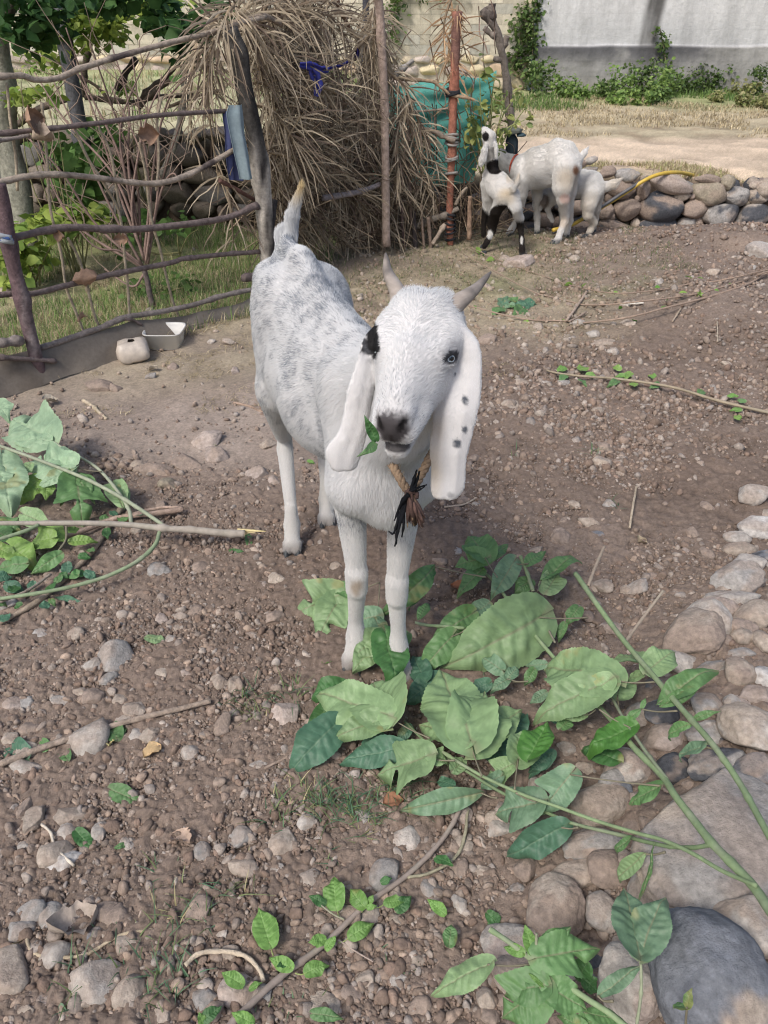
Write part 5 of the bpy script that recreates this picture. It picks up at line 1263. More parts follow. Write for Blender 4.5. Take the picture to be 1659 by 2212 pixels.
    hang('trouser_leg', [(1318,606),(1306,660),(1322,760),(1345,860),(1370,960),(1388,1034)], [(1396,602),(1404,660),(1412,760),(1428,860),(1440,960),(1450,1030)], 'pale grey-blue trouser leg hung over the upper rail by the corner post', (.27, .345, .38), 2, off=-.06)
    hang('trouser_leg', [(1285,640),(1290,690),(1300,760),(1302,860),(1308,960),(1318,1035)], [(1340,640),(1345,690),(1345,760),(1365,860),(1385,960),(1400,1040)], 'dark denim-blue trouser leg hanging behind the pale one', (.085, .10, .22), 5, off=.02)
build_fence()

# ---------------------------------------------------------------- things on the ground by the fence
def build_litter():
    m, n, b = newmat('milky_plastic'); b.inputs['Base Color'].default_value = (.80, .79, .76, 1); b.inputs['Roughness'].default_value = .35; b.inputs['Transmission Weight'].default_value = .35; b.inputs['IOR'].default_value = 1.2
    p = at_g(*c1(948, 2010)); wv = px(105/2.667, p)
    def shell(p, rings, mat, name, label, cat, seed, col=(1, 1, 1), rot=0.0, crum=0.0, n=40):
        V = []; ang = np.linspace(0, 2*np.pi, n, endpoint=False)
        for (w, d, z) in rings:
            sup = 5.0; ca, sa = np.cos(ang), np.sin(ang); r = (np.abs(ca)**sup+np.abs(sa)**sup)**(-1/sup)
            V.append(np.stack([w*r*ca, d*r*sa, 0*ca+z], 1))
        V = np.array(V).reshape(-1, 3); m_ = len(rings); i = np.arange(m_-1)[:, None]*n; j = np.arange(n)[None, :]; j2 = (j+1) % n
        Fq = np.stack([i+j, i+j2, i+n+j2, i+n+j], -1).reshape(-1, 4)
        V = np.vstack([V, V[:n].mean(0)]); jj = np.arange(n); Fq = np.vstack([Fq, np.stack([jj*0+len(V)-1, (jj+1) % n, jj, jj], -1)])
        V = V+crum*np.stack([fbm(V, 18, 3, seed), fbm(V, 18, 3, seed+1), fbm(V, 18, 3, seed+2)], 1)
        V = V@rotm((0, 0, 1), rot).T+p
        bb = MB(); bb.add(V, Fq, col); o = bb.build(name, mat, None, tuple(p)); tag(o, label, cat); return o
    h = .085
    shell(p+np.array((0, .05, 0.0)), [(wv*.82, .075, .004), (wv*.84, .077, .004), (wv, .09, h), (wv*1.06, .097, h+.002), (wv*1.06, .097, h-.004), (wv*1.0, .088, h-.005), (wv*.82, .073, .008)], m, 'plastic_tub', 'milky see-through plastic tub standing by the canvas strip', 'tub', 1)
    m2 = mat_col('dirty_plastic', (.50, .44, .38), rough=.4, spec=.5, nscale=14, namp=.25, bump=.2, bscale=30, bdist=.004)
    p = at_g(*c1(762, 2090)); r = px(88/2.667, p)
    shell(p+np.array((0, .04, 0)), [(r*.8, .06, .002), (r, .075, .02), (r*1.02, .075, .06), (r*.9, .06, .085), (r*.45, .035, .10), (r*.2, .02, .102)], m2, 'plastic_jug', 'crumpled dirty beige plastic jug lying beside the milky tub', 'jug', 2, (1, 1, 1), .3, .014)
    rs = np.random.RandomState(4)
    # dry curled leaves caught in the fence and scraps
    m3 = mat_col('dead_leaf', rough=.8, nscale=50, namp=.25, bump=.4, bscale=120, bdist=.003, trans=.2)
    def dry_leaf(p, size, label, seed, up=0.0, col=(.42, .28, .18), cat='dead leaf', group='dead leaves caught in the fence', yaw=None):
        rs = np.random.RandomState(seed); n = 12; t = np.linspace(0, 1, n); s = np.linspace(-1, 1, 9)
        w = np.sin(t*math.pi)**.7*.42*(1+.15*rs.randn(n)); T, Sg = np.meshgrid(t, s, indexing='ij')
        X = T-.5; Y = Sg*w[:, None]; Z = .28*Sg**2*rs.uniform(.3, 1.2)+.20*np.sin(T*3+rs.rand()*3)+.06*noise(np.stack([T*3, Sg*2], -1), 1.5, seed)
        V = np.stack([X, Y, Z], -1).reshape(-1, 3)*size
        R_ = rotm((0, 0, 1), rs.uniform(0, 6.28) if yaw is None else yaw)@rotm((1, 0, 0), up+rs.uniform(-.3, .3)); V = V@R_.T+p
        i = np.arange(n-1)[:, None]*9; j = np.arange(8)[None, :]; Fq = np.stack([i+j, i+j+1, i+10+j, i+9+j], -1).reshape(-1, 4)
        bb = MB(); bb.add(V, Fq, np.array(col)*rs.uniform(.8, 1.2)); bb.add(V-np.array((0, 0, .0012)), Fq[:, ::-1], np.array(col)*.9)
        tag(bb.build('dead_leaf', m3, None, tuple(p)), label, cat, group)
    for i, (x, y, s_, lb) in enumerate([(855,775,.095,'curled brown leaf caught in the bare bush stems'),(190,690,.12,'rust-brown dead leaf hanging above the second rail at far left'),(215,790,.09,'pale brown dead leaf stuck just under the second rail at far left'),(485,1605,.10,'tan dead leaf lying on the fifth rail'),(480,1840,.06,'small rusty leaf hanging below the fifth rail'),(345,1355,.06,'torn dry leaf wound round a stick under the thick purple rail'),(700,1380,.06,'dark rusty leaf below the thick purple rail')]):
        dry_leaf(on_fence(*c1(x, y), -.04), s_, lb, 60+i, 1.3, col=(.40, .26, .18) if i != 2 else (.45, .36, .28), yaw=.3+i)
    for i, (u, v, s_, c, lb) in enumerate([(330,2,.0,None,None),(160,1990,.085,(.46,.39,.33),'large crumbled pale dead leaf on the soil at lower left'),(391,1815,.05,(.44,.33,.26),'brown dead leaf beside the flat tan stone in the foreground'),(330,1625,.045,(.50,.36,.20),'ochre dead leaf among pebbles below the left twig'),(235,1605,.03,(.55,.50,.25),'little yellow leaf just under the left twig'),
        (40,2020,.04,(.50,.42,.28),'straw-yellow curled leaf at the left edge of the foreground'),(850,1735,.045,(.33,.17,.10),'rusty folded leaf under the big leafy branch'),(990,1270,.05,(.36,.16,.09),'reddish crumpled leaf between the green leaves behind the branch'),(275,1130,.04,(.45,.24,.12),'orange-brown leaf under the left branch'),(1385,1170,.04,(.5,.42,.3),'pale dry leaf standing on the far soil at right'),(330,800,.05,(.46,.40,.32),'pale leaf scrap on the path by the jug'),(110,870,.06,(.45,.40,.33),'whitish dry leaf at the foot of the canvas strip, left')]):
        if c is None: continue
        dry_leaf(at_g(u, v, s_*.25), s_, lb, 90+i, 0, c, group='dead leaves on the ground')
build_litter()

# ---------------------------------------------------------------- trees, bush and plants behind the fence
def pY(x, y, Y): u, v = c1(x, y); return at_y(u, v, Y)
def build_garden():
    rs = np.random.RandomState(9)
    t1 = empty('tree', (-2.25, 5.0, 0), 'tree with a thick pale grey trunk leaning at the left edge', 'tree', 'trees behind the pole fence')
    pole('trunk', [pY(x, y, 5.0) for x, y in [(-130,-500),(-70,-100),(-40,200),(-5,500),(30,800),(95,1050),(130,1300),(180,1560),(190,1640)]], 150/2.667, (.30, .29, .24), t1, seed=1, dark=((.17, .14, .11), -.05), seg=20, rough=.08, knots=3, n=70)
    pole('limb', [pY(x, y, 4.95) for x, y in [(-60,100),(20,80),(60,30),(90,-60)]], 50/2.667, (.10, .085, .07), t1, seed=2)
    t2 = empty('tree', (-1.5, 5.6, 0), 'slim tree with a straight dark blue-grey trunk, second from the left edge', 'tree', 'trees behind the pole fence')
    pole('trunk', [pY(x, y, 5.6) for x, y in [(330,-500),(345,-100),(370,200),(400,400),(440,620),(475,800),(500,1000),(510,1250)]], 86/2.667, (.105, .105, .115), t2, seed=4, seg=16, rough=.07, knots=3, n=60)
    D = np.array([(.035, .085, .025), (.045, .11, .03), (.06, .13, .035)]); Yl = np.array([(.24, .32, .06), (.30, .38, .08), (.18, .28, .06)]); Md = np.array([(.10, .19, .05), (.13, .23, .06)])
    def clump(parent, boxes, cols, Y0, size, name='crown'):
        lf = MB()
        for (x, y, rx, ry, n) in boxes:
            c = pY(x, y, Y0); r1, r2 = px(rx/2.667, c), px(ry/2.667, c)
            q = rs.randn(n, 3)*.5; q = c+q*np.array((r1, .25, r2)); leaf_cards(lf, q, size, cols, rs, asp=.85, fold=.15)
        return lf.build(name, m_leafs, parent)
    clump(t1, [(200,130,110,110,110),(150,220,60,60,40),(60,160,60,50,30),(300,50,100,60,50),(60,-60,200,100,120)], D, 4.7, .075)
    clump(t2, [(950,100,120,80,90),(1080,200,110,110,90),(1120,330,80,50,46),(1020,160,90,70,50),(640,20,160,50,70),(1250,60,90,60,50),(750,-60,300,80,120)], D, 5.2, .080)
    clump(t2, [(560,140,150,90,260),(480,60,160,80,200),(250,350,120,80,60),(740,80,80,50,40),(600,180,100,60,80),(850,30,220,60,120),(420,200,110,110,80),(280,260,120,80,50)], Yl, 5.7, .055, 'young_leaves')
    def plant(boxes, cols, Y0, size, label, seed, name='leafy_bush', stems=6):
        c = pY(boxes[0][0], boxes[0][1], Y0); base = np.array((c[0], c[1], float(hgt(c[0], c[1]))))
        root = empty(name, tuple(base), label, 'bush', 'green bushes behind the pole fence'); b = MB()
        for (x, y, rx, ry, n) in boxes:
            q = pY(x, y, Y0)
            for k in range(max(1, stems//len(boxes))):
                e = q+rs.randn(3)*np.array((px(rx/4, q), .05, px(ry/6, q))); V, Fq = tube([base+rs.randn(3)*.02, (base+e)/2+rs.randn(3)*.04, e], [.006, .004, .002], 5, smoothn=10); b.add(V, Fq, (.20, .19, .09))
        b.build('stem', m_twig, root); clump(root, boxes, cols, Y0, size, 'foliage')
    plant([(110,1330,110,60,60),(250,1250,110,60,50),(60,1450,90,70,60),(180,1480,110,60,50),(90,1560,110,60,40)], Yl, 4.6, .075, 'yellow-green bush at the foot of the pale leaning trunk', 1)
    plant([(400,1240,130,50,60),(530,1250,80,50,36),(350,1300,80,50,30)], Yl*.85, 4.9, .08, 'bright green bush left of the black gap in the garden wall', 2)
    plant([(540,900,110,90,90),(500,1000,90,80,60),(560,780,80,60,36),(470,1080,80,50,36),(490,1140,70,40,24)], Md, 5.5, .10, 'climbing vine with broad leaves in front of the garden wall', 3, 'vine')
    plant([(330,830,90,70,36),(360,880,60,60,20)], Md*.8, 5.7, .08, 'dark green sprigs between the two trunks at mid height', 4)
    plant([(200,540,110,40,40),(100,570,60,30,16)], Yl, 4.8, .07, 'yellow-green twig crossing the pale trunk above the second rail', 5)
    plant([(1000,1290,140,40,40),(820,1280,90,50,36),(700,1400,60,50,20)], Md, 5.3, .06, 'small green plants under the garden wall in the middle', 6)
    plant([(950,1690,110,50,70),(800,1650,80,50,30),(1050,1650,60,40,24)], Md*.8, 4.5, .045, 'low dark green herb just inside the fence, centre', 7)
    plant([(740,520,50,40,30)], Yl, 6.0, .05, 'small yellow-green sprig among the dead logs', 8)
    # bare bush
    bb = empty('bare_bush', tuple(pY(900, 1900, 4.35)), 'leafless bush of thin reddish stems fanning out of one short trunk', 'bush')
    Yb = 4.25
    pole('trunk', [pY(x, y, Yb) for x, y in [(915,1930),(880,1780),(855,1650),(830,1550)]], 32/2.667, (.13, .105, .10), bb, seed=5)
    b = MB()
    ends = [((830,1550),(400,1250),(180,700)),((825,1540),(560,1300),(360,1000),(170,800)),((800,1350),(720,1000),(700,700),(860,300)),((830,1500),(860,1100),(810,700),(760,300)),((850,1520),(910,1100),(900,750),(930,430)),((820,1530),(640,1200),(480,850),(300,450)),((820,1450),(700,1150),(560,700),(420,350)),
        ((810,1400),(780,1000),(640,600),(520,250)),((840,1520),(870,1200),(820,900),(640,500)),((800,1350),(740,950),(740,600),(640,250)),((855,1480),(900,1200),(960,950),(1060,650)),((840,1560),(700,1450),(520,1400),(280,1050)),((830,1580),(760,1650),(600,1550)),((850,1500),(880,1000),(960,600),(1100,420)),((830,1500),(760,1200),(840,700),(980,400)),((800,1350),(650,1000),(380,700),(200,420)),((790,1300),(690,900),(500,500),(380,160)),((860,1400),(930,1100),(1000,1000),(1050,1100))]
    for k, e in enumerate(ends):
        P = [pY(x, y, Yb+.12*math.sin(k*2+i)*i/3) for i, (x, y) in enumerate(e)]
        V, Fq = tube(P, np.linspace(.0085, .003, len(P)), 6, .15, k, smoothn=26); b.add(V, Fq, np.array((.20, .14, .12))*rs.uniform(.8, 1.3))
        Pm = catmull(P, 30)
        for j in range(4):
            q = Pm[rs.randint(8, 28)]; V, Fq = tube([q, q+np.array((rs.uniform(-.12, .12), .03, .12)), q+np.array((rs.uniform(-.25, .25), 0, rs.uniform(.15, .35)))], [.003, .0022, .0015], 4, smoothn=8); b.add(V, Fq, (.24, .18, .14))
    b.build('stems', m_twig, bb)
    # dead dark logs in front of the garden wall
    for i, (pts, th, Y, c, lb) in enumerate([([(790,610),(870,510),(940,460),(1015,370)],34,5.9,(.10,.075,.06),'dark crooked log pointing up to the right above the garden wall'),([(680,525),(720,430),(785,335)],38,5.95,(.07,.055,.05),'short black stub standing above the garden wall'),([(490,560),(620,575),(780,590),(900,560),(1120,545)],30,6.0,(.11,.085,.07),'long dark branch lying level along the top of the garden wall'),
        ([(530,200),(490,380),(480,560)],34,6.0,(.11,.09,.07),'dark upright branch beside the blue-grey trunk'),([(1065,330),(1070,500),(1050,650),(1000,850),(930,1010)],44,5.7,(.25,.23,.20),'pale grey branch slanting down past the garden wall'),([(800,620),(900,520),(1060,420)],28,5.85,(.13,.10,.08),'brown branch leaning across the dark log'),([(420,1100),(400,900),(440,820)],40,5.9,(.12,.10,.09),'thick dark stick behind the vine'),
        ([(100,720),(200,640),(300,600),(420,560)],36,5.6,(.14,.11,.09),'brown log lying between the two tree trunks'),([(1280,520),(1120,560),(960,620)],22,5.9,(.16,.12,.09),'thin bent branch near the hanging fronds'),([(640,600),(560,500),(420,420),(300,330)],18,5.9,(.17,.13,.1),'thin branch crossing behind the blue-grey trunk')]):
        pole('dead_branch', [pY(x, y, Y) for x, y in pts], th/2.667, c, None, lb, 'branch', None, seed=80+i, rough=.25, knots=5, taper=.8)
build_garden()
# ---------------------------------------------------------------- screen of dead palm fronds, its poles and the net
def c8(x, y): return 432+x/3.2, y/3.2
def thY(u): return float(np.interp(u, [430, 560, 680, 850, 1000, 1100], [4.40, 4.65, 5.05, 5.55, 5.68, 5.75]))
def p8(x, y, off=0.0):
    u, v = c8(x, y); return at_y(u, v, thY(u)+off)
def strips(mb, base, d, nrm, L_, w, col, rs, droop, seg=5):
    "long narrow drooping leaflets"
    n = len(base); d = nz(d); V = []; p = base.copy(); dd = d.copy(); side = nz(np.cross(d, nrm))
    for k in range(seg+1):
        t = k/seg; ww = (w*(1-t**2.2)*.5*(.55+.9*min(t*3, 1))+.0006)[:, None]
        V += [p-side*ww+0*nrm, p+nrm*ww*.35, p+side*ww]
        p = p+dd*(L_/seg)[:, None]; dd = nz(dd+np.array((0, 0, -1.0))*(droop/seg)[:, None]+rs.randn(n, 3)*.07+(rs.rand(n, 1) < .10)*rs.randn(n, 3)*.7)
    V = np.stack(V, 1); m = 3*(seg+1)
    F0 = np.array([q for k in range(seg) for q in ((3*k, 3*k+1, 3*k+4, 3*k+3), (3*k+1, 3*k+2, 3*k+5, 3*k+4))])
    mb.add(V.reshape(-1, 3), (F0[None]+(np.arange(n)*m)[:, None, None]).reshape(-1, 4), np.repeat(col, m, axis=0))
PALM = np.array([(.48, .40, .29), (.36, .29, .205), (.58, .49, .37), (.24, .185, .135), (.40, .33, .24), (.15, .11, .085)])
m_palm = mat_col('dead_palm', rough=.7, spec=.3, nscale=35, namp=.22, bump=.2, bscale=150, bdist=.001, trans=.28)
def frond(a, b, label, seed, L_=.34, n=60, off=0.0, spread=.9, droop=.7, bow=.06, red=0.0, w=.0062, oneside=0):
    rs = np.random.RandomState(seed); A = p8(*a, off+rs.uniform(-.06, .06)); B = p8(*b, off+rs.uniform(-.10, .06))
    mid = (A+B)/2+np.array((rs.uniform(-.05, .05), -rs.uniform(0, .08), bow))
    P = catmull([A, mid, B], 30); T_ = nz(np.gradient(P, axis=0))
    mb = MB(); V, Fq = tube(P, np.linspace(.011, .003, 30), 6, .1, seed); mb.add(V, Fq, np.array((.36, .28, .19))*rs.uniform(.7, 1.1))
    t = np.sort(rs.rand(n)); i = (t*29).astype(int); base = P[i]; tt = T_[i]
    nrm = nz(np.array((rs.uniform(-.3, .3), -1, rs.uniform(-.2, .5)))); side = nz(np.cross(tt, nrm)); sg = np.where(np.arange(n) % 2 == 0, 1.0, -1.0)
    if oneside: sg[:] = oneside
    d = tt*rs.uniform(.2, 1.0, (n, 1))+side*sg[:, None]*spread*rs.uniform(.4, 1.1, (n, 1))+nrm*rs.uniform(-.3, .5, (n, 1))+rs.randn(n, 3)*.36
    Ls = L_*rs.uniform(.55, 1.15, n)*(1-.35*np.abs(t-.4)); col = PALM[rs.randint(0, 6, n)]*rs.uniform(.7, 1.2, (n, 1))
    if red: col = col*np.array((1.0, .78, .62))
    strips(mb, base, d, np.tile(nrm, (n, 1)), Ls, w*rs.uniform(.6, 1.2, n), col, rs, droop*rs.uniform(.4, 1.8, n), 5)
    o = mb.build('palm_frond', m_palm, None, tuple(P[0])); tag(o, label, 'palm frond', 'dead palm fronds of the screen'); return o
def build_thatch():
    FR = [((230,190),(920,120),'upper edge, spreading right from the corner post',.40,90,.0,.8),((200,240),(820,430),'upper middle, slanting down from the corner post',.42,90,.05,.9),((300,90),(1150,300),'top, running right towards the black pole',.40,90,.08,.9),((560,-60),(1020,260),'top, falling past the brown branch',.42,80,.10,.9),
      ((340,330),(960,700),'middle, crossing the blue rag',.42,100,.0,1.0),((380,560),(1020,900),'middle, just above the goat tail',.42,100,.0,1.0),((700,260),(720,1000),'middle, hanging straight down by the blue rag',.36,80,.05,.8),((330,700),(900,1060),'centre, beside the weathered post',.40,90,.03,1.0),
      ((1180,240),(700,770),'sweeping left and down from the pale pole',.34,80,-.02,.7),((500,-40),(520,520),'upper left, hanging down right of the post',.38,80,.02,.9),((960,-30),(600,420),'top, slanting down to the left',.40,80,.10,.9),((1225,-40),(1235,850),'wrapped round the upper pale pole',.26,110,-.06,.45),((1205,60),(1370,760),'right slope of the pale pole',.26,80,-.02,.45),
      ((1250,260),(1130,920),'left flank of the pale pole',.38,100,.0,.7),((1290,480),(1480,920),'below the net edge at the pale pole',.24,60,-.03,.5),((1440,760),(1580,1320),'brown bunch hanging before the net, right half',.26,60,-.05,.5),((1410,720),(1370,1280),'brown bunch hanging before the net, left half',.26,60,-.05,.5),((1500,800),(1670,1210),'short one reaching the red pole',.24,50,-.03,.6),
      ((430,1040),(900,1300),'low, behind the raised goat tail',.38,80,.05,1.0),((480,1240),(820,1620),'lowest left, behind the goat rump',.36,80,.08,1.0),((700,1040),(1200,1500),'low middle, under the grey branch',.38,80,.08,1.0),((900,1100),(1260,1650),'low right, reaching the foot of the pale pole',.36,80,.08,1.0),
      ((150,60),(90,720),'hanging on the fence side of the corner post, long one',.36,70,-.10,.6),((230,30),(10,480),'top left, drooping over the top rail',.36,80,-.14,.8),((90,260),(130,1260),'pale one hanging down in front of the rails',.34,60,-.12,.5),((120,1180),(230,1680),'lowest one hanging in front of the thick rail',.30,34,-.16,.5),
      ((200,100),(440,330),'covering the head of the corner post',.36,70,-.10,.9),((400,450),(700,1150),'middle left, steep one',.40,90,.0,.8),((900,500),(1110,1020),'middle right, steep one',.36,80,.0,.9),((1350,980),(1290,1620),'at the foot of the pale pole, right',.34,70,.04,.8),((1450,1180),(1660,1520),'low right, by the small dark stakes',.30,60,.10,1.0),
      ((520,800),(660,1230),'centre, just left of the goat tail tip',.40,80,-.02,.8),((-20,300),(-60,1000),'faint one hanging left of the trouser leg',.30,40,.15,.5),((300,-80),(760,60),'top edge, left of the middle',.40,80,.06,.9),((620,600),(1120,760),'middle, over the dark log',.34,70,-.05,.9),
      ((1240,800),(1420,1500),'brown one right of the pale pole, mid height',.34,80,.06,.7),((640,880),(1010,1380),'centre low, crossing the grey branch',.38,90,.02,.9)]
    for i, (a, b, lb, L_, n, off, sp) in enumerate(FR):
        frond(a, b, 'dead palm frond, '+lb, 400+i, L_, int(n*.74), off, sp, droop=.9 if i in (11, 12, 13, 15, 16, 22, 24, 25) else .8)
    for i, (a, b, lb) in enumerate([((1740,-20),(1700,520),'reddish one along the red pole, upper'),((1780,40),(1850,420),'reddish one spreading right of the red pole'),((1720,300),(1760,900),'reddish one low beside the red pole')]):
        frond(a, b, 'dead palm frond, '+lb, 460+i, .20, 40, .05, .9, .4, red=1, w=.005)
    # brushwood
    rs = np.random.RandomState(5); b = MB()
    for k in range(1200):
        x = rs.uniform(380, 2150) if k % 2 else rs.uniform(420, 1500); y = rs.uniform(880, 1690) if x > 450 else rs.uniform(900, 1200)
        if x > 1330 and y < 1180: continue
        p = p8(x, y, rs.uniform(.0, .35)); 
        if p[2] < .02: p[2] = .02+rs.rand()*.05
        d = nz(rs.randn(3)*np.array((.6, .35, 1.0))); l = rs.uniform(.08, .30); w = rs.uniform(.0012, .0042)
        P = [p-d*l, p+rs.randn(3)*.03*np.array((1, .4, 1)), p+d*l]
        for q in P: q[2] = max(q[2], .005)
        V, Fq = tube(P, [w, w, w*.5], 4, cap=False, smoothn=5)
        b.add(V, Fq, PALM[rs.randint(0, 6)]*rs.uniform(.45, 1.15)*np.array((1, .93, .88)))
    tag(b.build('brushwood', m_palm, None), 'tangle of dry twigs and stalks packed into the lower palm screen', 'brushwood', None, 'stuff')
    b = MB(); n = 2700; x = rs.uniform(330, 1560, n); y = rs.uniform(60, 1650, n); keep = (x < 1500-.15*np.abs(y-900)) & ~((x > 820) & (x < 1110) & (y < 620)) & ~((x < 480) & (y > 500)) & ~((x > 1290) & (y < 620)); x, y = x[keep], y[keep]; n = len(x)
    base = np.array([p8(a, c, o) for a, c, o in zip(x, y, rs.uniform(.02, .30, n))])
    d = np.stack([rs.randn(n)*.5+.25, rs.randn(n)*.25, -np.abs(rs.randn(n))*.6-.25], 1)
    base[:, 2] = np.maximum(base[:, 2], .12)
    strips(b, base, d, np.tile(np.array((0, -1.0, .1)), (n, 1)), rs.uniform(.12, .36, n), rs.uniform(.002, .007, n), PALM[rs.randint(0, 6, n)]*rs.uniform(.35, 1.05, (n, 1)), rs, rs.uniform(0, .8, n), 3)
    tag(b.build('loose_palm_leaflets', m_palm, None), 'mass of loose dry palm leaflets filling the screen behind the goat', 'palm leaflets', None, 'stuff')
    # poles
    P = [p8(x, y, -.16) for x, y in [(1225,-30),(1240,60),(1258,350),(1270,620),(1278,900),(1282,1200),(1285,1450),(1290,1700)]]
    pole('pole', P, 17, (.40, .31, .26), None, 'pale pinkish pole standing upright in the palm screen, seen above the goat horn', 'pole', None, 1, dark=((.22, .15, .13), -.25), rough=.08, taper=1.15, n=50)
    P = [p8(x, y, .45) for x, y in [(1155,-200),(1148,0),(1142,280),(1140,700),(1140,1100)]]
    pole('pole', P, 15, (.065, .065, .075), None, 'dark straight pole behind the top of the palm screen', 'pole', None, 2, rough=.05)
    def c2(x, y): return 518.5+x/2.667, y/2.667
    def p2(x, y, Y): u, v = c2(x, y); return at_y(u, v, Y)
    P = [p2(x, y, 5.67) for x, y in [(1252,65),(1243,250),(1235,450),(1225,700),(1216,950),(1210,1130),(1208,1250),(1212,1440)]]
    pole('pole', P, 20, (.34, .145, .10), None, 'red-brown squared pole in front of the green net', 'pole', None, 3, dark=((.20, .11, .09), -.2), rough=.10, taper=.72, n=50)
    rw = empty('rope_wrapping', tuple(p2(1215, 1000, 5.67)), 'grey and black rope wound round the red-brown pole', 'rope')
    for k in range(16):
        b = MB(); y = [520, 535, 545, 780, 795, 810, 825, 905, 920, 1000, 1240, 1260, 1285, 1310, 1340, 1380][k]; c = p2(1225-(y-520)*.016, y, 5.67)
        t = np.linspace(0, 2*np.pi, 14); r = .040 if k < 10 else .032; V, Fq = tube(c+r*np.stack([np.cos(t), np.sin(t), .25*np.sin(t+k)], 1), .009, 5, .3, k)
        b.add(V, Fq, (.33, .31, .29) if 3 <= k < 10 else (.04, .04, .045)); b.build('coil', m_cloth, rw)
    for i, (pts, th, c, off, lb, f) in enumerate([([(850,1370),(950,1355),(1060,1335),(1150,1310),(1240,1275)],13,(.24,.21,.21),-.10,'grey curved branch tied level across the pale pole above the goat back','8'),([(930,-30),(980,90),(1050,220),(1100,290),(1160,380)],10,(.22,.14,.10),.1,'brown branch slanting down beside the dark straight pole','8'),
        ([(430,1095),(620,1045),(740,970),(900,958),(1060,970),(1190,1030)],16,(.30,.245,.19),.12,'thick tan branch arching through the middle of the palm screen','8'),([(860,790),(960,750),(1090,700)],20,(.075,.06,.05),.15,'black charred log in the middle of the palm screen','8'),([(880,830),(980,820),(1080,800)],13,(.10,.08,.06),.18,'thinner dark log just under the charred one','8'),
        ([(240,160),(330,130),(440,110),(560,170)],13,(.27,.22,.18),-.08,'bent tan branch over the head of the corner post','8'),([(1060,1120),(1150,1140),(1240,1110)],14,(.12,.09,.08),.1,'dark knotty stub left of the pale pole','8'),([(980,780),(1030,880),(1050,1000),(1040,1200)],8,(.22,.19,.14),-.02,'thin greyish stem hanging down in the middle of the screen','8'),
        ([(880,450),(940,455),(1040,462),(1110,470),(1160,505),(1220,548),(1290,560),(1350,575)],8,(.30,.22,.15),-.03,'smooth brown branch tied across the red-brown pole','2'),([(1040,740),(1120,760),(1200,800),(1240,810)],10,(.25,.20,.16),-.04,'short branch tied to the middle of the red-brown pole','2'),([(880,440),(930,400),(1000,345)],11,(.32,.30,.28),.1,'pale grey branch sticking up between the poles','2'),
        ([(1010,1310),(1090,1270),(1180,1240),(1260,1200)],14,(.22,.19,.16),.0,'old log lying behind the foot of the red-brown pole','2'),([(1110,1405),(1150,1340),(1180,1290)],9,(.38,.31,.25),-.1,'pale short stick leaning at the foot of the red-brown pole','2'),([(980,640),(1060,640),(1200,625)],5,(.30,.25,.2),-.02,'thin level twig in front of the net','2'),
        ([(740,1390),(850,1350),(960,1330),(1060,1320)],12,(.20,.17,.15),.1,'dark fallen branch low between the poles','2'),([(1240,1180),(1280,1110),(1310,1080)],7,(.3,.25,.2),0,'small slanting stick right of the red-brown pole','2'),([(880,900),(940,940),(1010,990),(1090,1040)],7,(.12,.10,.09),-.03,'thin black branch before the lower net','2')]):
        fn = (lambda x, y: p8(x, y, off)) if f == '8' else (lambda x, y: p2(x, y, 5.67+off))
        pole('branch', [fn(x, y) for x, y in pts], th, c, None, lb, 'branch', None, 120+i, rough=.2, knots=4, taper=.75)
    for i, (pts, th, c, lb) in enumerate([([(925,1150),(940,1330),(955,1510)],7,(.15,.105,.10),'thin purple-brown stake, first right of the pale pole foot'),([(1000,1220),(1005,1350),(1015,1520)],9,(.06,.05,.05),'black stake, second right of the pale pole foot'),([(1085,1250),(1095,1370),(1105,1490)],7,(.20,.15,.12),'brown stake, third right of the pale pole foot'),
        ([(968,900),(978,1100),(990,1300)],6,(.16,.12,.10),'tall thin stake reaching up to the net, left'),([(1325,1130),(1322,1250),(1320,1380)],9,(.26,.18,.13),'reddish stake by the hind legs of the black-legged kid'),([(1045,1180),(1050,1300),(1062,1440)],5,(.25,.19,.15),'thin pale stake between the black and the brown one')]):
        pole('stake', [p2(x, y, 5.6) for x, y in pts], th, c, None, lb, 'stake', 'stakes at the foot of the screen', 150+i, taper=1.1)
    # green shade net
    n1, n2 = 70, 60; s, t = np.meshgrid(np.linspace(0, 1, n1), np.linspace(0, 1, n2), indexing='ij')
    TL, TR, BL, BR = p2(860, 478, 6.0), p2(1480, 405, 6.0), p2(730, 1100, 5.95), p2(1345, 1050, 5.95)
    Gd = (TL*(1-s)[..., None]+TR*s[..., None])*(1-t)[..., None]+(BL*(1-s)[..., None]+BR*s[..., None])*t[..., None]
    Gd[..., 2] -= .035*np.abs(np.sin(s*math.pi*3))*(1-t)**2; Gd[..., 1] += .05*fbm(Gd, 2.2, 3, 3)+.03*np.sin(s*9+t*5)+.012*np.sin(t*34+4*s)*(t < .5)
    V = Gd.reshape(-1, 3); i = np.arange(n1-1)[:, None]*n2; j = np.arange(n2-1)[None, :]; Fq = np.stack([i+j, i+j+1, i+n2+j+1, i+n2+j], -1).reshape(-1, 4)
    V2 = np.vstack([V, V+np.array((0, .004, 0))]); F2 = np.vstack([Fq, Fq[:, ::-1]+len(V)])
    C = np.array((.16, .50, .44))*(1+.18*fbm(V2, 3, 3, 4))[:, None]
    m = mat_col('shade_net', rough=.8, spec=.2, nscale=220, namp=.25, bump=.3, bscale=400, bdist=.001, trans=.35)
    tag(mesh_obj('shade_net', V2, F2, m, None, True, C, loc=tuple(V.mean(0))), 'teal green shade net stretched behind the red-brown pole', 'net')
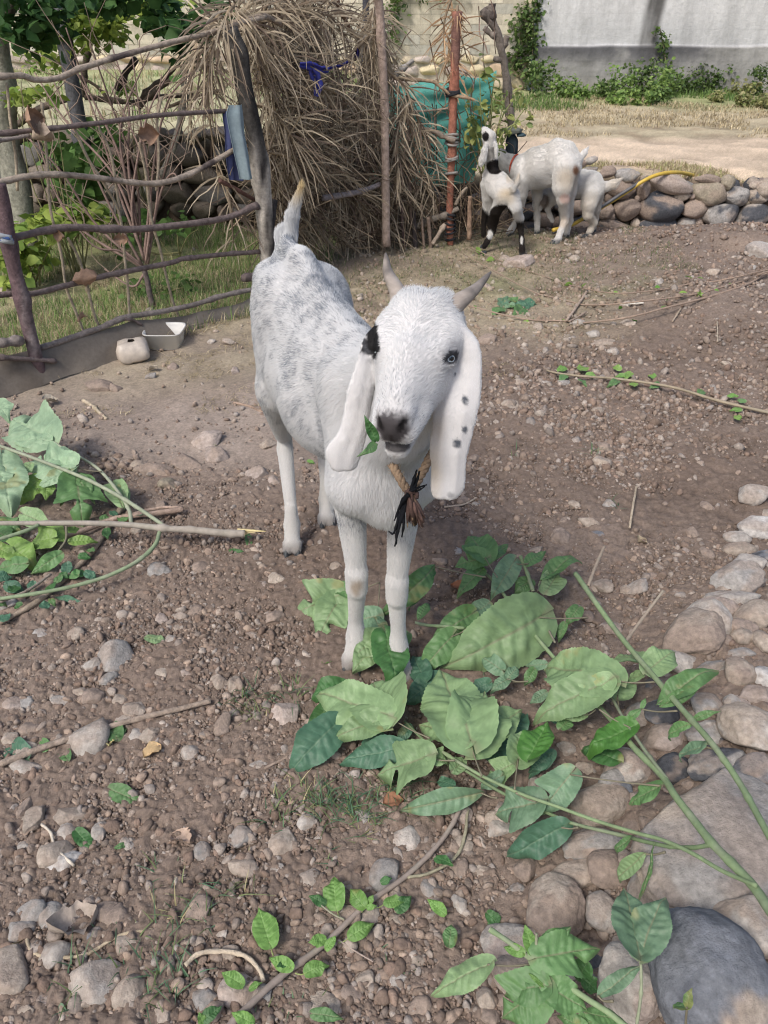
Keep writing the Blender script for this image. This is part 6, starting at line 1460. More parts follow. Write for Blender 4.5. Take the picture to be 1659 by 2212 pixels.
    # blue rags in the thatch
    def rag(pts, w, label, seed, col, off):
        rs = np.random.RandomState(seed); P = catmull([p8(x, y, off) for x, y in pts], 26); m = 7; tt = np.linspace(-1, 1, m)
        wv = np.interp(np.linspace(0, 1, 26), np.linspace(0, 1, len(w)), w)/3.2
        wm = np.array([px(k, q) for k, q in zip(wv, P)])
        T_ = nz(np.gradient(P, axis=0)); sd_ = nz(np.cross(T_, (0, 1, 0)))
        Gd = P[:, None]+sd_[:, None]*(wm[:, None]*tt[None, :]*(1+.25*noise(np.stack(np.meshgrid(np.arange(26)*.4, tt*2, indexing='ij'), -1), 1, seed)))[..., None]
        Gd[..., 1] += .02*np.sin(tt*6+seed)[None, :]+.02*fbm(Gd, 12, 2, seed)
        V = Gd.reshape(-1, 3); i = np.arange(25)[:, None]*m; j = np.arange(m-1)[None, :]; Fq = np.stack([i+j, i+j+1, i+m+j+1, i+m+j], -1).reshape(-1, 4)
        b = MB(); b.add(V, Fq, col); b.add(V+np.array((0, .003, 0)), Fq[:, ::-1], col); tag(b.build('rag', m_cloth, None, tuple(P[0])), label, 'rag', 'blue rags in the palm screen')
    rag([(690,450),(760,460),(830,480),(890,490)], [18, 30, 26, 18], 'bright blue rag stretched level in the palm screen', 1, (.075, .08, .38), -.22)
    rag([(770,480),(800,540),(815,600),(800,665)], [26, 38, 30, 16], 'torn blue rag hanging down in the palm screen', 2, (.09, .10, .42), -.22)
    rag([(870,480),(930,462),(980,450),(1025,425)], [10, 7, 8, 9], 'narrow blue streamer reaching towards the dark pole', 3, (.07, .07, .34), -.18)
    rag([(1085,330),(1088,360),(1080,390),(1070,400)], [9, 16, 12, 6], 'small violet knot of rag beside the pale pole', 4, (.06, .05, .2), -.08)
    rag([(395,490),(412,530),(420,590)], [14, 22, 16], 'bit of blue sheet showing right of the corner post', 5, (.11, .17, .42), .15)
    # dead stump tree right of the net
    root = empty('dead_tree', tuple(p2(1565, 860, 6.0)), 'leafless grey snag with stubby forks to the right of the net', 'tree')
    for i, (pts, th) in enumerate([([(1438,30),(1455,110),(1485,200),(1515,330),(1530,420),(1545,560),(1560,700),(1572,860)],14),([(1405,160),(1450,200),(1492,235)],9),([(1400,50),(1440,120),(1470,170)],13),([(1538,205),(1525,245),(1510,300)],9),([(1460,335),(1500,345),(1520,350)],8),([(1452,20),(1450,60),(1458,110)],12)]):
        pole('trunk' if i == 0 else 'limb', [p2(x, y, 6.0) for x, y in pts], th, (.17, .145, .125), root, seed=170+i, dark=((.08, .065, .06), -.1), rough=.25, knots=5, taper=1.3 if i == 0 else 1)
    # young shrub with thin green stems in front of the snag
    rs = np.random.RandomState(15); root = empty('shrub', tuple(p2(1420, 1000, 5.8)), 'thin green-stemmed shrub between the net and the grey snag', 'shrub'); b = MB(); lf = MB(); q_ = []
    for k, e in enumerate([((1400,1000),(1390,700),(1380,420)),((1420,1000),(1440,650),(1470,430)),((1400,980),(1350,700),(1330,480)),((1430,980),(1500,700),(1585,560)),((1440,960),(1520,760),(1640,690)),((1410,1000),(1370,800),(1300,620)),((1440,950),(1560,740),(1690,560)),((1420,900),(1450,600),(1400,340)),((1430,980),(1480,760),(1540,520)),((1390,1000),(1340,860),(1280,740)),((1400,1000),(1420,760),(1370,560))]):
        P = catmull([p2(x, y, 5.75+.1*math.sin(k)) for x, y in e], 16); V, Fq = tube(P, np.linspace(.007, .0025, 16), 5); b.add(V, Fq, np.array((.24, .26, .11))*rs.uniform(.7, 1.2))
        for j in range(16): q_.append(P[rs.randint(5, 16)]+rs.randn(3)*.035)
    leaf_cards(lf, np.array(q_), .06, np.array([(.22, .27, .08), (.15, .2, .07), (.33, .36, .12)]), rs)
    b.build('stem', m_twig, root); lf.build('foliage', m_leafs, root)
    # vines of thin dead stems over the net
    rs = np.random.RandomState(18); root = empty('dead_vine', tuple(p2(1290, 1000, 5.8)), 'tangle of thin brown dead vines hanging before the net', 'vine'); b = MB()
    for k in range(60):
        x = rs.uniform(880, 1480); y = rs.uniform(300, 1150); P = [p2(x, y, 5.75+rs.uniform(-.1, .15))]; a = rs.uniform(0, 6.28)
        for j in range(4): a += rs.uniform(-.7, .7); x += 70*math.cos(a)*rs.rand(); y += 80*math.sin(a); P.append(p2(x, min(y, 1350), 5.75+rs.uniform(-.1, .15)))
        V, Fq = tube(P, rs.uniform(.0015, .0042), 4, smoothn=16, cap=False); b.add(V, Fq, np.array((.22, .155, .12))*rs.uniform(.7, 1.3))
    b.build('stems', m_twig, root)
    # dark crumpled plastic at the snag
    c = p2(1572, 840, 5.9); V, Fc = rock_shape(3, 77, .8, .25); V = V*np.array((.045, .04, .09))+c; b = MB(); b.add(V, Fc, (.04, .055, .065)); V, Fc = rock_shape(3, 78, .8, .25); b.add(V*np.array((.08, .05, .02))+c+np.array((-.02, -.02, .10)), Fc, (.22, .23, .20)); V, Fc = rock_shape(3, 79, .8, .25); b.add(V*np.array((.04, .03, .015))+c+np.array((.05, -.02, .07)), Fc, (.07, .11, .13))
    tag(b.build('plastic_bag', m_cloth, None, tuple(c)), 'dark crumpled plastic bag caught on the grey snag above the white goats', 'plastic bag')
build_thatch()
# ---------------------------------------------------------------- hose, long vines, sticks
def c3(x, y): return 993.7+x/2.4934, y/2.4934
m_hose = mat_col('hose', rough=.45, spec=.5, nscale=30, namp=.15, bump=.1)
def build_hose():
    b = MB(); P = []
    for x, y, Y in [(500,1240,5.75),(600,1212,5.85),(700,1155,5.95),(800,1095,6.02),(900,1032,6.04),(1000,968,6.05),(1080,937,6.1),(1160,928,6.2),(1220,935,6.35),(1275,950,6.5),(1300,965,6.6)]: P.append(at_y(*c3(x, y), Y))
    V, Fq = tube(P, px(10/2.4934, P[4]), 10, smoothn=70); b.add(V, Fq, (.55, .38, .06)); tag(b.build('hose', m_hose, None, tuple(P[0])), 'yellow hose climbing over the low stone wall', 'hose')
    b = MB(); P = []
    for x, y, Y in [(500,1255,5.8),(620,1190,5.9),(740,1128,5.98),(860,1050,6.02),(940,1000,6.04),(1000,962,6.1),(1040,950,6.3)]: P.append(at_y(*c3(x, y), Y))
    V, Fq = tube(P, px(9/2.4934, P[3]), 10, smoothn=60); b.add(V, Fq, (.09, .09, .095)); tag(b.build('hose', m_hose, None, tuple(P[0])), 'dark grey hose lying just above the yellow one', 'hose')
    for i, (pts, th, lb) in enumerate([([(1900,1400),(1659,1452),(1500,1490),(1350,1520),(1200,1545),(1000,1570),(850,1580),(700,1560),(500,1510),(300,1440),(50,1330)],7,'long thin bare twig on the dirt heap, uppermost of three'),
        ([(1900,1400),(1659,1462),(1530,1510),(1400,1560),(1200,1595),(1000,1620),(800,1640),(650,1640),(500,1610),(350,1550),(150,1440),(20,1370)],8,'long thin bare twig on the dirt heap, middle of three'),
        ([(1900,1380),(1659,1470),(1500,1560),(1300,1610),(1100,1660),(900,1710),(700,1735),(550,1740),(300,1710),(100,1660),(20,1640)],11,'long thicker bare twig on the dirt heap, lowest of three')]):
        P = []
        for k, (x, y) in enumerate(pts): u, v = c3(x, y); P.append(at_g(u, v, .03+.03*math.sin(k*1.3+i)))
        P = catmull(P, 90); P[:, 2] = np.maximum(P[:, 2], hgt(P[:, 0], P[:, 1])+.012)
        b = MB(); V, Fq = tube(P, np.linspace(px(th/2.49*.62, P[20]), px(th/2.49*.3, P[-1]), 90), 7, .2, i); b.add(V, Fq, (.30, .225, .175))
        rs = np.random.RandomState(i); root = b.build('long_twig', m_twig, None, tuple(P[0])); tag(root, lb, 'twig', 'long twigs on the dirt heap')
        
        for q in P[rs.randint(20, 88, 9)]+rs.randn(9, 3)*.012: lf = MB(); leaf_cards(lf, q[None], .05, np.array([(.14, .30, .06), (.22, .36, .08)]), rs); lf.build('leaf', m_leafs, root)
    for i, (pts, th, c, lb) in enumerate([([(575,1725),(630,1650),(685,1568)],14,(.38,.30,.24),'short pale stick crossing the long stems'),([(905,1637),(990,1632)],9,(.6,.56,.5),'small whitish stick lying between the long stems'),([(590,1730),(640,1705),(680,1680)],10,(.33,.26,.21),'stub of stick next to the short pale one'),([(1145,1730),(1165,1700),(1190,1660)],9,(.42,.34,.26),'little forked stick standing on the dirt heap'),([(1385,1730),(1387,1800),(1388,1840)],5,(.42,.36,.28),'thin dry stalk upright on the dirt heap')]):
        pole('stick', [at_g(*c3(x, y), .02) for x, y in pts], th/2.4934, c, None, lb, 'stick', None, 190+i, seg=7)
    for i, (pts, th, c, lb, dz) in enumerate([([(0,1650),(100,1612),(200,1580),(300,1552),(400,1528),(455,1514)],15,(.33,.265,.215),'peeled brown twig lying on the soil at the left edge',.02),([(395,1100),(340,1108),(250,1120),(170,1150),(60,1180)],13,(.36,.27,.22),'bare brown stick lying behind the left leafy branch',.03),
        ([(395,1098),(360,1096),(320,1102),(240,1122)],8,(.40,.30,.24),'thin stick beside the bare brown one',.03),([(265,1095),(240,1130),(200,1190),(150,1240),(80,1300),(0,1345)],13,(.29,.235,.18),'grey-brown stem slanting under the left leafy branch',.02),([(0,1300),(60,1275),(110,1240)],7,(.28,.24,.2),'thin grey stem at the lower left of the leafy branch',.04),
        ([(650,1610),(620,1635),(570,1660)],7,(.30,.235,.19),'short twig poking out left of the big leaves',.01),([(1375,1050),(1368,1090),(1360,1140)],5,(.48,.40,.30),'pale straw standing on the soil at right',.03),([(1010,1725),(1005,1800),(985,1850),(930,1885),(880,1895)],8,(.33,.31,.22),'thin curved offshoot right of the long grey twig',.02),
        ([(180,865),(200,878),(230,905)],9,(.45,.38,.28),'flat dry strip lying on the trodden path',.005),([(505,870),(540,878),(575,895)],6,(.3,.22,.17),'thin dry stalk on the path beside the goat',.005),([(275,1055),(310,1040),(350,1022)],4,(.3,.22,.18),'thin dark twig on the trodden path',.005),([(430,1400),(455,1405),(470,1412)],4,(.42,.34,.28),'tiny curl of root near the small green leaf',.005),
        ([(60,1990),(58,2030),(75,2060),(130,2068),(190,2060),(260,2020),(330,2008)],9,(.46,.38,.27),'long curved dry straw in the lower left corner',.01),([(400,2085),(430,2060),(480,2055),(530,2065),(560,2095),(570,2120)],11,(.50,.42,.32),'broad dry grass blade arched over the pebbles near the bottom edge',.02),([(90,1780),(110,1800),(120,1830),(160,1870)],7,(.52,.46,.38),'bleached straw across the white stone at left',.02),([(960,1095),(1000,1090),(1030,1075)],4,(.46,.38,.3),'thin bent straw right of the hanging ear',.01)]):
        pole('twig', [at_g(u, v, dz) for u, v in pts], th, c, None, lb, 'twig', None, 220+i, seg=7, rough=.18, taper=.8 if th > 6 else 1)
build_hose()
# ---------------------------------------------------------------- cut leafy branches
m_leaf = mat_col('big_leaf', rough=.50, spec=.40, nscale=30, namp=.10, bump=.25, bscale=380, bdist=.0006, trans=.22)
m_stem = mat_col('green_stem', rough=.75, spec=.25, nscale=60, namp=.18, bump=.3, bscale=200, bdist=.001)
TONE = dict(P=(.225, .34, .165), L=(.30, .43, .27), Y=(.20, .33, .085), M=(.115, .225, .085), T=(.15, .25, .15), D=(.055, .145, .045), B=(.075, .17, .105), G=(.075, .20, .04), H=(.145, .28, .07))
VEIN = dict(P=1.28, L=1.22, Y=1.2, M=1.35, T=1.3, D=1.5, B=1.4, G=1.4, H=1.7)
def fa(x, y): return 561.7+x/2.4, 1080.1+y/2.4
def fb_(x, y): return 1054.2+x/2.6667, 1382.5+y/2.6667
def fc(x, y): return 1036.9+x/1.882, 1036.9+y/1.882
def fd(x, y): return x/3.0, 846.8+y/3.0
def fe(x, y): return x/1.6, 1555.4+y/1.6
def leaf_mesh(mb, B, T, ratio, kind, tone, seed, roll=0.0, droop=.12, fold=.10, dark=False, nrm=None):
    rs = np.random.RandomState(seed); Ln = np.linalg.norm(T-B); nt_, ns = 72, 29
    t = np.linspace(0, 1, nt_); s = np.linspace(-1, 1, ns)
    # half width along the blade
    if kind == 'lance': w = np.sin(math.pi*t**.85)**.9*.5
    else:
        w = np.sin(math.pi*np.clip(t, 0, 1)**.60)**.80*(1-.25*t)+.0; w = w/w.max()*.5
    w[0] = .004; w[-1] = 0
    wl = w*(1+.05*noise(np.stack([t*5, 0*t], -1), 1, seed)); wr = w*(1+.05*noise(np.stack([t*5, 0*t], -1), 1, seed+1))
    def cut(wv, c, d, wd): return wv*(1-d*np.exp(-(np.abs(t-c)/wd)**3))
    lob = lambda wv, c: cut(wv*(1+.32*np.exp(-((t-(c-.17))/.10)**2)-.10*np.exp(-((t-(c+.12))/.08)**2)), c, .80, .075)
    if kind == 'mitten': wr = lob(wr, .56)
    if kind == 'mittenl': wl = lob(wl, .56)
    if kind == 'lobed3': wr = lob(wr, .58); wl = lob(wl, .55)
    saw = 1+(.06 if kind != 'lance' else .03)*(((t*26) % 1)-.5)
    wl, wr = wl*ratio*saw, wr*ratio*saw
    Tm, Sm = np.meshgrid(t, s, indexing='ij'); W = np.where(Sm < 0, wl[:, None], wr[:, None])
    y = Sm*W; sh = .55 if kind != 'lance' else .25
    x = Tm+sh*np.abs(y)*ss(.0, .45, Tm)*(1-Tm)*1.3-(.30*np.exp(-(Tm/.13)**1.5)*np.abs(Sm)**1.5*ratio*.8 if kind != 'lance' else 0)
    nv = 8 if kind != 'lance' else 10
    qv = Tm**.85*nv+.15*noise(np.stack([Tm*3, np.sign(Sm)*2], -1), 1, seed)+np.where(Sm > 0, .35, 0)-.25*np.abs(Sm)**2; dv = np.minimum(qv % 1, 1-(qv % 1))
    vein = np.exp(-(dv/.060)**2)*(np.abs(Sm) < .95)*ss(.0, .08, Tm)*(1-.5*np.abs(Sm))
    soft = np.cos(qv*2*math.pi)
    mid = np.exp(-(np.abs(y)/.009)**2)
    tert = .5+.5*noise(np.stack([Tm*40, np.abs(Sm)*26], -1), 1.6, seed)
    z = -.007*soft*ss(0, .15, Tm)*(1-np.abs(Sm)**3)-.012*mid+fold*np.abs(y)-droop*(Tm-.05)**2+rs.uniform(-.16, .16)*np.sin(Tm*3+1)*Sm*.5
    z += (.075*np.sin(Tm*rs.uniform(6, 11)+rs.rand()*6)+.045*np.sin(Tm*rs.uniform(12, 19)+rs.rand()*6))*np.abs(Sm)**2.5*ratio+.09*fbm(np.stack([x*2, y*2], -1), 1.5, 3, seed)
    z -= rs.uniform(.0, .30)*np.abs(Sm)**3*ratio*ss(.3, .9, Tm)+rs.uniform(0, .25)*ss(.7, 1, Tm)**2
    d = nz(T-B); mp_ = (B+T)/2
    if nrm is None:
        nrm = nz(nz(np.array((0, 0, CH))-mp_)*.55+np.array((0, 0, .6))+rs.randn(3)*.12)
    nrm = nz(nrm-d*np.dot(nrm, d)); sd_ = np.cross(nrm, d)
    # side sign: keep s>0 on the picture's right of the rib
    a = math.radians(roll); nr2 = nrm*math.cos(a)+sd_*math.sin(a); sd2 = np.cross(nr2, d)
    V = B+Ln*(x[..., None]*d-y[..., None]*sd2+z[..., None]*nr2)
    V = V.reshape(-1, 3)
    c = np.array(TONE[tone])*rs.uniform(.88, 1.12)
    C = c*(1+.10*fbm(V, 30, 3, seed))[:, None]*(.86+.24*tert.reshape(-1, 1))
    vv = np.clip(vein*.8+mid, 0, 1).reshape(-1, 1); C = C*(1-vv*.6)+np.minimum(c*VEIN[tone]+.02, .8)*vv*.6
    rib = (np.exp(-(np.abs(y)/.009)**2)).reshape(-1, 1)*(.8 if tone in 'PTM' else .2); C = C*(1-rib)+np.array((.20, .20, .12))*rib
    if rs.rand() < .35:
        k = ss(.30, .5, fbm(V, 22, 3, seed+5))[:, None]*.5; C = C*(1-k)+np.array((.30, .27, .10))*k
    ed = ss(.9, 1, np.abs(Sm)).reshape(-1, 1)*.12; C = C*(1+ed)
    i = np.arange(nt_-1)[:, None]*ns; j = np.arange(ns-1)[None, :]
    Fq = np.stack([i+j, i+ns+j, i+ns+j+1, i+j+1], -1).reshape(-1, 4)
    mb.add(V, Fq, C)
def add_leaf(root, fr, base, tip, ratio, kind, tone, seed, hb, ht, pet=None, hp=None, roll=0.0, droop=.12, fold=.10, label=None, pw=.0016, pcol=(.22, .20, .14)):
    B = at_g(*fr(*base), hb); T = at_g(*fr(*tip), ht); mb = MB()
    leaf_mesh(mb, B, T, ratio, kind, tone, seed, roll, droop, fold)
    if pet is not None:
        Q = at_g(*fr(*pet), hp if hp is not None else hb); m = (B+Q)/2+np.array((0, 0, -.006))
        V, Fq = tube([B+(T-B)*.04, m, Q], [pw, pw, pw*1.4], 6, smoothn=10); mb.add(V, Fq, pcol)
    o = mb.build('leaf', m_leaf, root)
    if label: o['label'] = label
    return o
def stem(root, fr, pts, th0, th1, col, seed, name='stem', tip=None):
    P = np.array([at_g(*fr(x, y), h) for x, y, h in pts]); r0 = px(th0/2, P[0]); r1 = px(th1/2, P[-1])
    V, Fq = tube(P, np.linspace(r0, r1, len(P)), 10, .05, seed, knots=5, smoothn=max(30, 9*len(P)))
    C = np.array(col)*(1+.18*fbm(V, 18, 3, seed))[:, None]; k = ss(.1, .4, fbm(V, 25, 2, seed+2))[:, None]*.3; C = C*(1-k)+np.array((.30, .30, .24))*k
    b = MB(); b.add(V, Fq, C)
    if tip is not None: b.add(*tube([P[0], P[0]+(P[0]-P[1])*.02], [r0*.98, r0*.9], 10), tip)
    return b.build(name, m_stem, root)
SG = (.20, .27, .145)
def build_branches():
    root = empty('cut_branch', tuple(at_g(1500, 1850, .1)), 'big cut branch with broad pale green leaves lying before the goat and over the stones', 'branch', 'cut leafy branches')
    b = fb_
    stem(root, b, [(1760,1760,.28),(1613,1540,.24),(1500,1385,.22),(1300,1180,.20),(1180,1030,.18),(1080,900,.17),(1000,780,.15),(850,630,.13),(700,450,.11),(580,320,.09),(450,180,.08),(310,20,.08),(160,-170,.07),(40,-330,.06),(-20,-390,.06)], 26, 6, SG, 1)
    stem(root, fc, [(1300,1660,.30),(1171,1440,.26),(1060,1240,.22),(950,1080,.21),(820,930,.20),(700,790,.19),(590,660,.18),(500,540,.17),(430,440,.17),(388,380,.17)], 16, 11, SG, 2, tip=(.42, .45, .30))
    stem(root, b, [(1280,1180,.20),(1180,1195,.18),(1050,1190,.16),(900,1160,.14),(750,1120,.12),(500,1060,.10),(350,1000,.09),(100,890,.08),(-100,770,.08),(-300,640,.07),(-480,470,.06)], 10, 6, (.15, .21, .11), 3)
    stem(root, b, [(1545,1415,.24),(1350,1330,.21),(1160,1220,.19),(1000,1150,.17),(850,1110,.16),(620,1040,.14),(400,960,.13),(200,890,.12),(0,800,.10),(-110,740,.10),(-270,640,.09)], 10, 7, SG, 4)
    stem(root, b, [(1030,800,.155),(900,630,.15),(780,450,.14),(710,330,.12),(640,270,.11)], 8, 6, (.18, .21, .14), 5)
    stem(root, fa, [(1060,665,.07),(950,655,.07),(860,648,.08),(805,635,.08)], 7, 6, SG, 6)
    stem(root, fa, [(1415,470,.08),(1385,380,.10),(1350,290,.13)], 8, 7, SG, 7, tip=(.42, .45, .30))
    stem(root, fa, [(1530,740,.08),(1480,640,.08),(1440,520,.08)], 5, 4, (.20, .19, .14), 8)
    for i, p in enumerate([[(590,660,.17),(640,590,.17),(700,510,.17),(745,450,.17)],[(440,430,.17),(470,350,.18),(505,270,.19)]]): stem(root, fc, [(x, y, h) for x, y, h in p], 7, 6, (.33, .27, .21), 9+i)
    LV = [  # frame, base, tip, ratio, kind, tone, hb, ht, petiole end, roll
     (fa,(665,1118),(240,968),.50,'heart','P',.10,.07,(880,1235),8),(fa,(660,1116),(560,890),1.05,'heart','P',.10,.095,None,8),(fa,(662,1122),(350,1236),.46,'heart','P',.10,.065,None,8),(fa,(1090,1250),(932,842),.62,'heart','P',.12,.10,(1150,1430),-5),(fa,(1094,1246),(1182,952),.82,'heart','P',.12,.11,None,-5),(fa,(1088,1248),(808,1135),.55,'heart','P',.12,.09,None,-5),(fa,(1465,600),(1008,858),.62,'heart','P',.11,.08,(1700,610),25),(fb_,(700,230),(262,110),.62,'heart','P',.17,.10,(975,240),0),(fb_,(698,232),(240,450),.50,'heart','P',.17,.10,None,0),(fb_,(698,236),(420,410),.5,'heart','P',.17,.12,None,0),
     (fa,(865,1330),(590,1412),.85,'lobed3','P',.10,.05,(1010,1350),0),(fa,(880,1325),(985,1345),1.2,'heart','P',.10,.09,None,20),(fa,(400,1150),(130,1428),.55,'heart','B',.07,.02,None,10),(fa,(735,1290),(388,1352),.42,'heart','B',.06,.03,None,0),
     (fa,(600,1230),(585,1395),.9,'heart','B',.05,.02,None,0),(fa,(1165,1515),(712,1615),.28,'lance','T',.08,.04,(1230,1545),20),(fb_,(438,1072),(68,1278),.42,'heart','B',.10,.03,(520,1080),20),(fa,(650,690),(718,945),.68,'heart','D',.11,.07,None,15),
     (fa,(625,700),(478,812),.75,'heart','P',.09,.07,None,0),(fa,(600,740),(480,885),.7,'heart','P',.08,.05,None,0),(fa,(915,335),(672,588),.36,'lance','M',.14,.08,(1170,400),25),(fa,(905,360),(755,550),.30,'lance','D',.13,.07,None,-20),
     (fa,(420,490),(168,582),.85,'mitten','P',.05,.02,(620,425),10),(fa,(415,500),(290,724),.62,'mittenl','P',.05,.01,None,-5),(fa,(400,480),(240,440),.5,'heart','P',.05,.03,None,0),(fa,(465,480),(365,422),.65,'heart','M',.06,.06,None,0),
     (fa,(610,600),(430,640),.75,'heart','T',.04,.02,(620,430),0),(fa,(600,620),(640,700),.9,'heart','T',.04,.03,None,0),(fa,(1175,298),(1005,330),.75,'mitten','M',.12,.10,(1230,400),10),(fa,(1175,298),(1075,160),.8,'heart','M',.12,.14,None,0),(fa,(1175,298),(1292,225),.55,'heart','M',.12,.13,None,0),
     (fa,(1318,320),(1198,500),.52,'heart','T',.12,.07,(1390,330),0),(fa,(1150,355),(1020,485),.45,'heart','M',.10,.07,None,0),(fa,(1160,370),(1040,378),.4,'heart','G',.09,.07,None,0),(fa,(1385,330),(1488,250),.45,'heart','M',.12,.14,None,0),(fa,(1450,420),(1660,232),.36,'lance','M',.10,.15,(1440,470),10),
     (fa,(1490,465),(1560,352),.75,'heart','P',.09,.11,None,0),(fa,(1400,420),(1325,470),.9,'heart','M',.08,.07,None,0),(fa,(1100,585),(885,735),.5,'heart','M',.08,.05,None,0),(fa,(1000,700),(818,900),.5,'heart','M',.08,.04,(1080,660),0),(fa,(1180,540),(1085,598),.8,'heart','T',.08,.07,None,0),
     (fa,(935,925),(748,1045),.62,'heart','B',.04,.03,None,0),(fa,(855,935),(785,778),.55,'heart','B',.04,.05,None,0),(fa,(820,625),(880,512),.42,'lance','M',.08,.10,None,0),(fa,(1185,950),(1090,985),.8,'heart','B',.05,.04,None,0),(fa,(1285,925),(1195,985),.6,'heart','T',.07,.06,(1390,940),0),(fa,(1285,922),(1345,852),.65,'heart','T',.07,.08,None,0),
     (fa,(1110,1250),(1368,1068),.55,'heart','P',.09,.08,None,10),(fa,(1180,1300),(1400,1085),.6,'heart','B',.05,.04,None,0),(fa,(1335,1350),(1420,1180),.85,'heart','P',.11,.12,(1320,1500),0),(fa,(1400,1320),(1490,1140),.80,'heart','G',.13,.14,None,10),(fa,(1300,1370),(1170,1445),.8,'lobed3','P',.08,.06,None,0),
     (fa,(1515,1310),(1388,1425),.5,'heart','B',.06,.04,None,0),(fb_,(480,765),(285,1012),.62,'mitten','T',.14,.09,(1010,842),0),(fb_,(290,930),(22,992),.85,'mittenl','T',.11,.07,(160,880),0),(fb_,(830,500),(546,618),.60,'heart','G',.15,.12,(640,400),-15),(fb_,(745,690),(508,600),.50,'heart','D',.08,.06,None,0),
     (fb_,(930,170),(1088,38),.85,'heart','P',.16,.17,(900,100),0),(fb_,(900,120),(702,72),.75,'heart','P',.15,.12,None,0),(fb_,(890,200),(790,225),.8,'heart','P',.14,.12,None,0),(fb_,(965,372),(1315,127),.36,'lance','M',.19,.22,None,10),(fb_,(985,385),(1228,262),.30,'lance','M',.19,.20,None,-10),
     (fb_,(745,325),(765,178),.95,'heart','P',.12,.13,(770,450),0),(fb_,(885,395),(782,475),.4,'lance','M',.17,.15,(1090,408),0),(fb_,(885,390),(912,325),.4,'heart','M',.17,.18,None,0),(fb_,(1165,482),(992,552),.34,'lance','M',.20,.17,None,0),(fb_,(1180,460),(1308,400),.30,'lance','M',.20,.22,None,0),
     (fb_,(1252,605),(1044,660),.42,'heart','T',.20,.17,(1330,620),0),(fb_,(990,840),(800,946),.45,'heart','M',.15,.11,None,0),(fb_,(840,1125),(698,1232),.26,'lance','M',.16,.12,None,0),(fb_,(912,1225),(695,1398),.30,'lance','P',.15,.10,(1020,1222),0),(fb_,(965,1168),(905,1530),.11,'lance','M',.17,.10,None,30),
     (fa,(1255,880),(1130,800),.5,'heart','T',.07,.06,None,0),(fa,(1420,880),(1370,960),.6,'heart','M',.07,.05,None,0),(fa,(1480,1000),(1400,1050),.6,'heart','T',.07,.06,None,0),(fa,(1250,1430),(1130,1500),.55,'heart','T',.08,.05,None,0),(fa,(1560,1180),(1620,1120),.7,'heart','M',.08,.08,None,0),(fa,(1000,1400),(1075,1330),.7,'heart','P',.09,.09,None,0),(fa,(780,1180),(700,1250),.6,'heart','B',.05,.04,None,0),(fa,(1000,1480),(900,1440),.5,'heart','B',.06,.04,None,0),(fa,(1140,700),(1000,660),.4,'heart','M',.06,.05,None,0),(fa,(1580,640),(1540,730),.5,'heart','M',.07,.04,None,0),(fa,(1650,560),(1590,640),.7,'heart','M',.08,.06,None,0),(fb_,(330,140),(205,150),.5,'heart','T',.07,.05,None,0),(fb_,(110,225),(20,290),.5,'heart','T',.06,.05,(210,240),0),(fb_,(110,215),(170,150),.55,'heart','T',.06,.07,None,0),
     (fa,(380,1040),(215,1210),.35,'heart','D',.05,.02,None,0),(fa,(430,960),(240,1010),.7,'heart','D',.05,.03,None,0),(fa,(760,700),(700,760),1.0,'heart','M',.08,.07,None,0),(fb_,(480,460),(300,420),.4,'heart','B',.07,.05,None,0),(fb_,(560,430),(440,445),.6,'heart','P',.12,.11,(620,400),0),(fb_,(340,680),(240,760),.6,'heart','B',.06,.05,None,0)]
    for i, (fr, ba, ti, ra, kd, tn, hb, ht, pe, ro) in enumerate(LV):
        add_leaf(root, fr, ba, ti, ra, kd, tn, 900+i, hb, ht, pe, hb+.01, ro, droop=.10 if ra > .4 else .16, fold=.12 if kd != 'lance' else .25)
    # bottom right branch
    r2 = empty('cut_branch', tuple(at_g(1200, 2100, .12)), 'leafy green branch crossing the bottom right corner below the big one', 'branch', 'cut leafy branches')
    stem(r2, b, [(10,1665,.20),(150,1760,.19),(260,1850,.18),(400,1950,.17),(560,2060,.17),(700,2150,.16),(850,2270,.15),(1050,2420,.15)], 11, 15, SG, 12, tip=(.42, .45, .30))
    stem(r2, b, [(275,1850,.18),(277,1770,.20),(280,1690,.22)], 6, 5, (.25, .26, .18), 13)
    stem(r2, b, [(870,1795,.24),(882,1900,.22),(880,2050,.19),(855,2230,.15)], 6, 7, (.24, .27, .18), 14)
    for i, (ba, ti, ra, kd, tn, hb, ht, pe, ro) in enumerate([((865,1798),(800,1383),.66,'heart','T',.24,.25,None,-12),((885,1792),(1012,1450),.68,'heart','T',.24,.25,None,12),((285,1830),(665,1755),.58,'mitten','M',.20,.19,None,0),((300,1820),(480,1650),.6,'heart','M',.19,.21,None,0),((310,2000),(60,2190),.95,'mitten','M',.18,.13,(330,1920),0),((325,1990),(75,2030),.75,'heart','M',.18,.16,None,0),
        ((330,1990),(582,2130),.75,'heart','M',.18,.16,None,0),((620,2055),(866,1865),.32,'lance','T',.17,.20,(720,2080),0),((580,2150),(815,2195),.45,'heart','M',.15,.13,None,0),((560,1875),(495,1990),.8,'heart','D',.12,.08,None,0),((560,1960),(640,2030),.9,'heart','D',.10,.08,None,0),((10,1862),(-344,2047),.42,'heart','P',.18,.12,(250,1870),5),
        ((255,1795),(215,1640),.6,'heart','H',.20,.22,None,0),((200,1800),(88,1765),.6,'heart','H',.19,.19,None,0),((300,1790),(355,1730),.5,'heart','H',.2,.2,None,0),((1150,2120),(1062,2085),.65,'heart','M',.24,.22,(1140,2240),0),((1145,2110),(1165,2015),.6,'heart','M',.24,.26,None,0),((480,2250),(650,2170),.6,'heart','M',.13,.13,None,0),((560,2240),(400,2160),.6,'heart','M',.13,.14,None,0),((320,1990),(240,1920),.4,'heart','H',.18,.19,None,0)]):
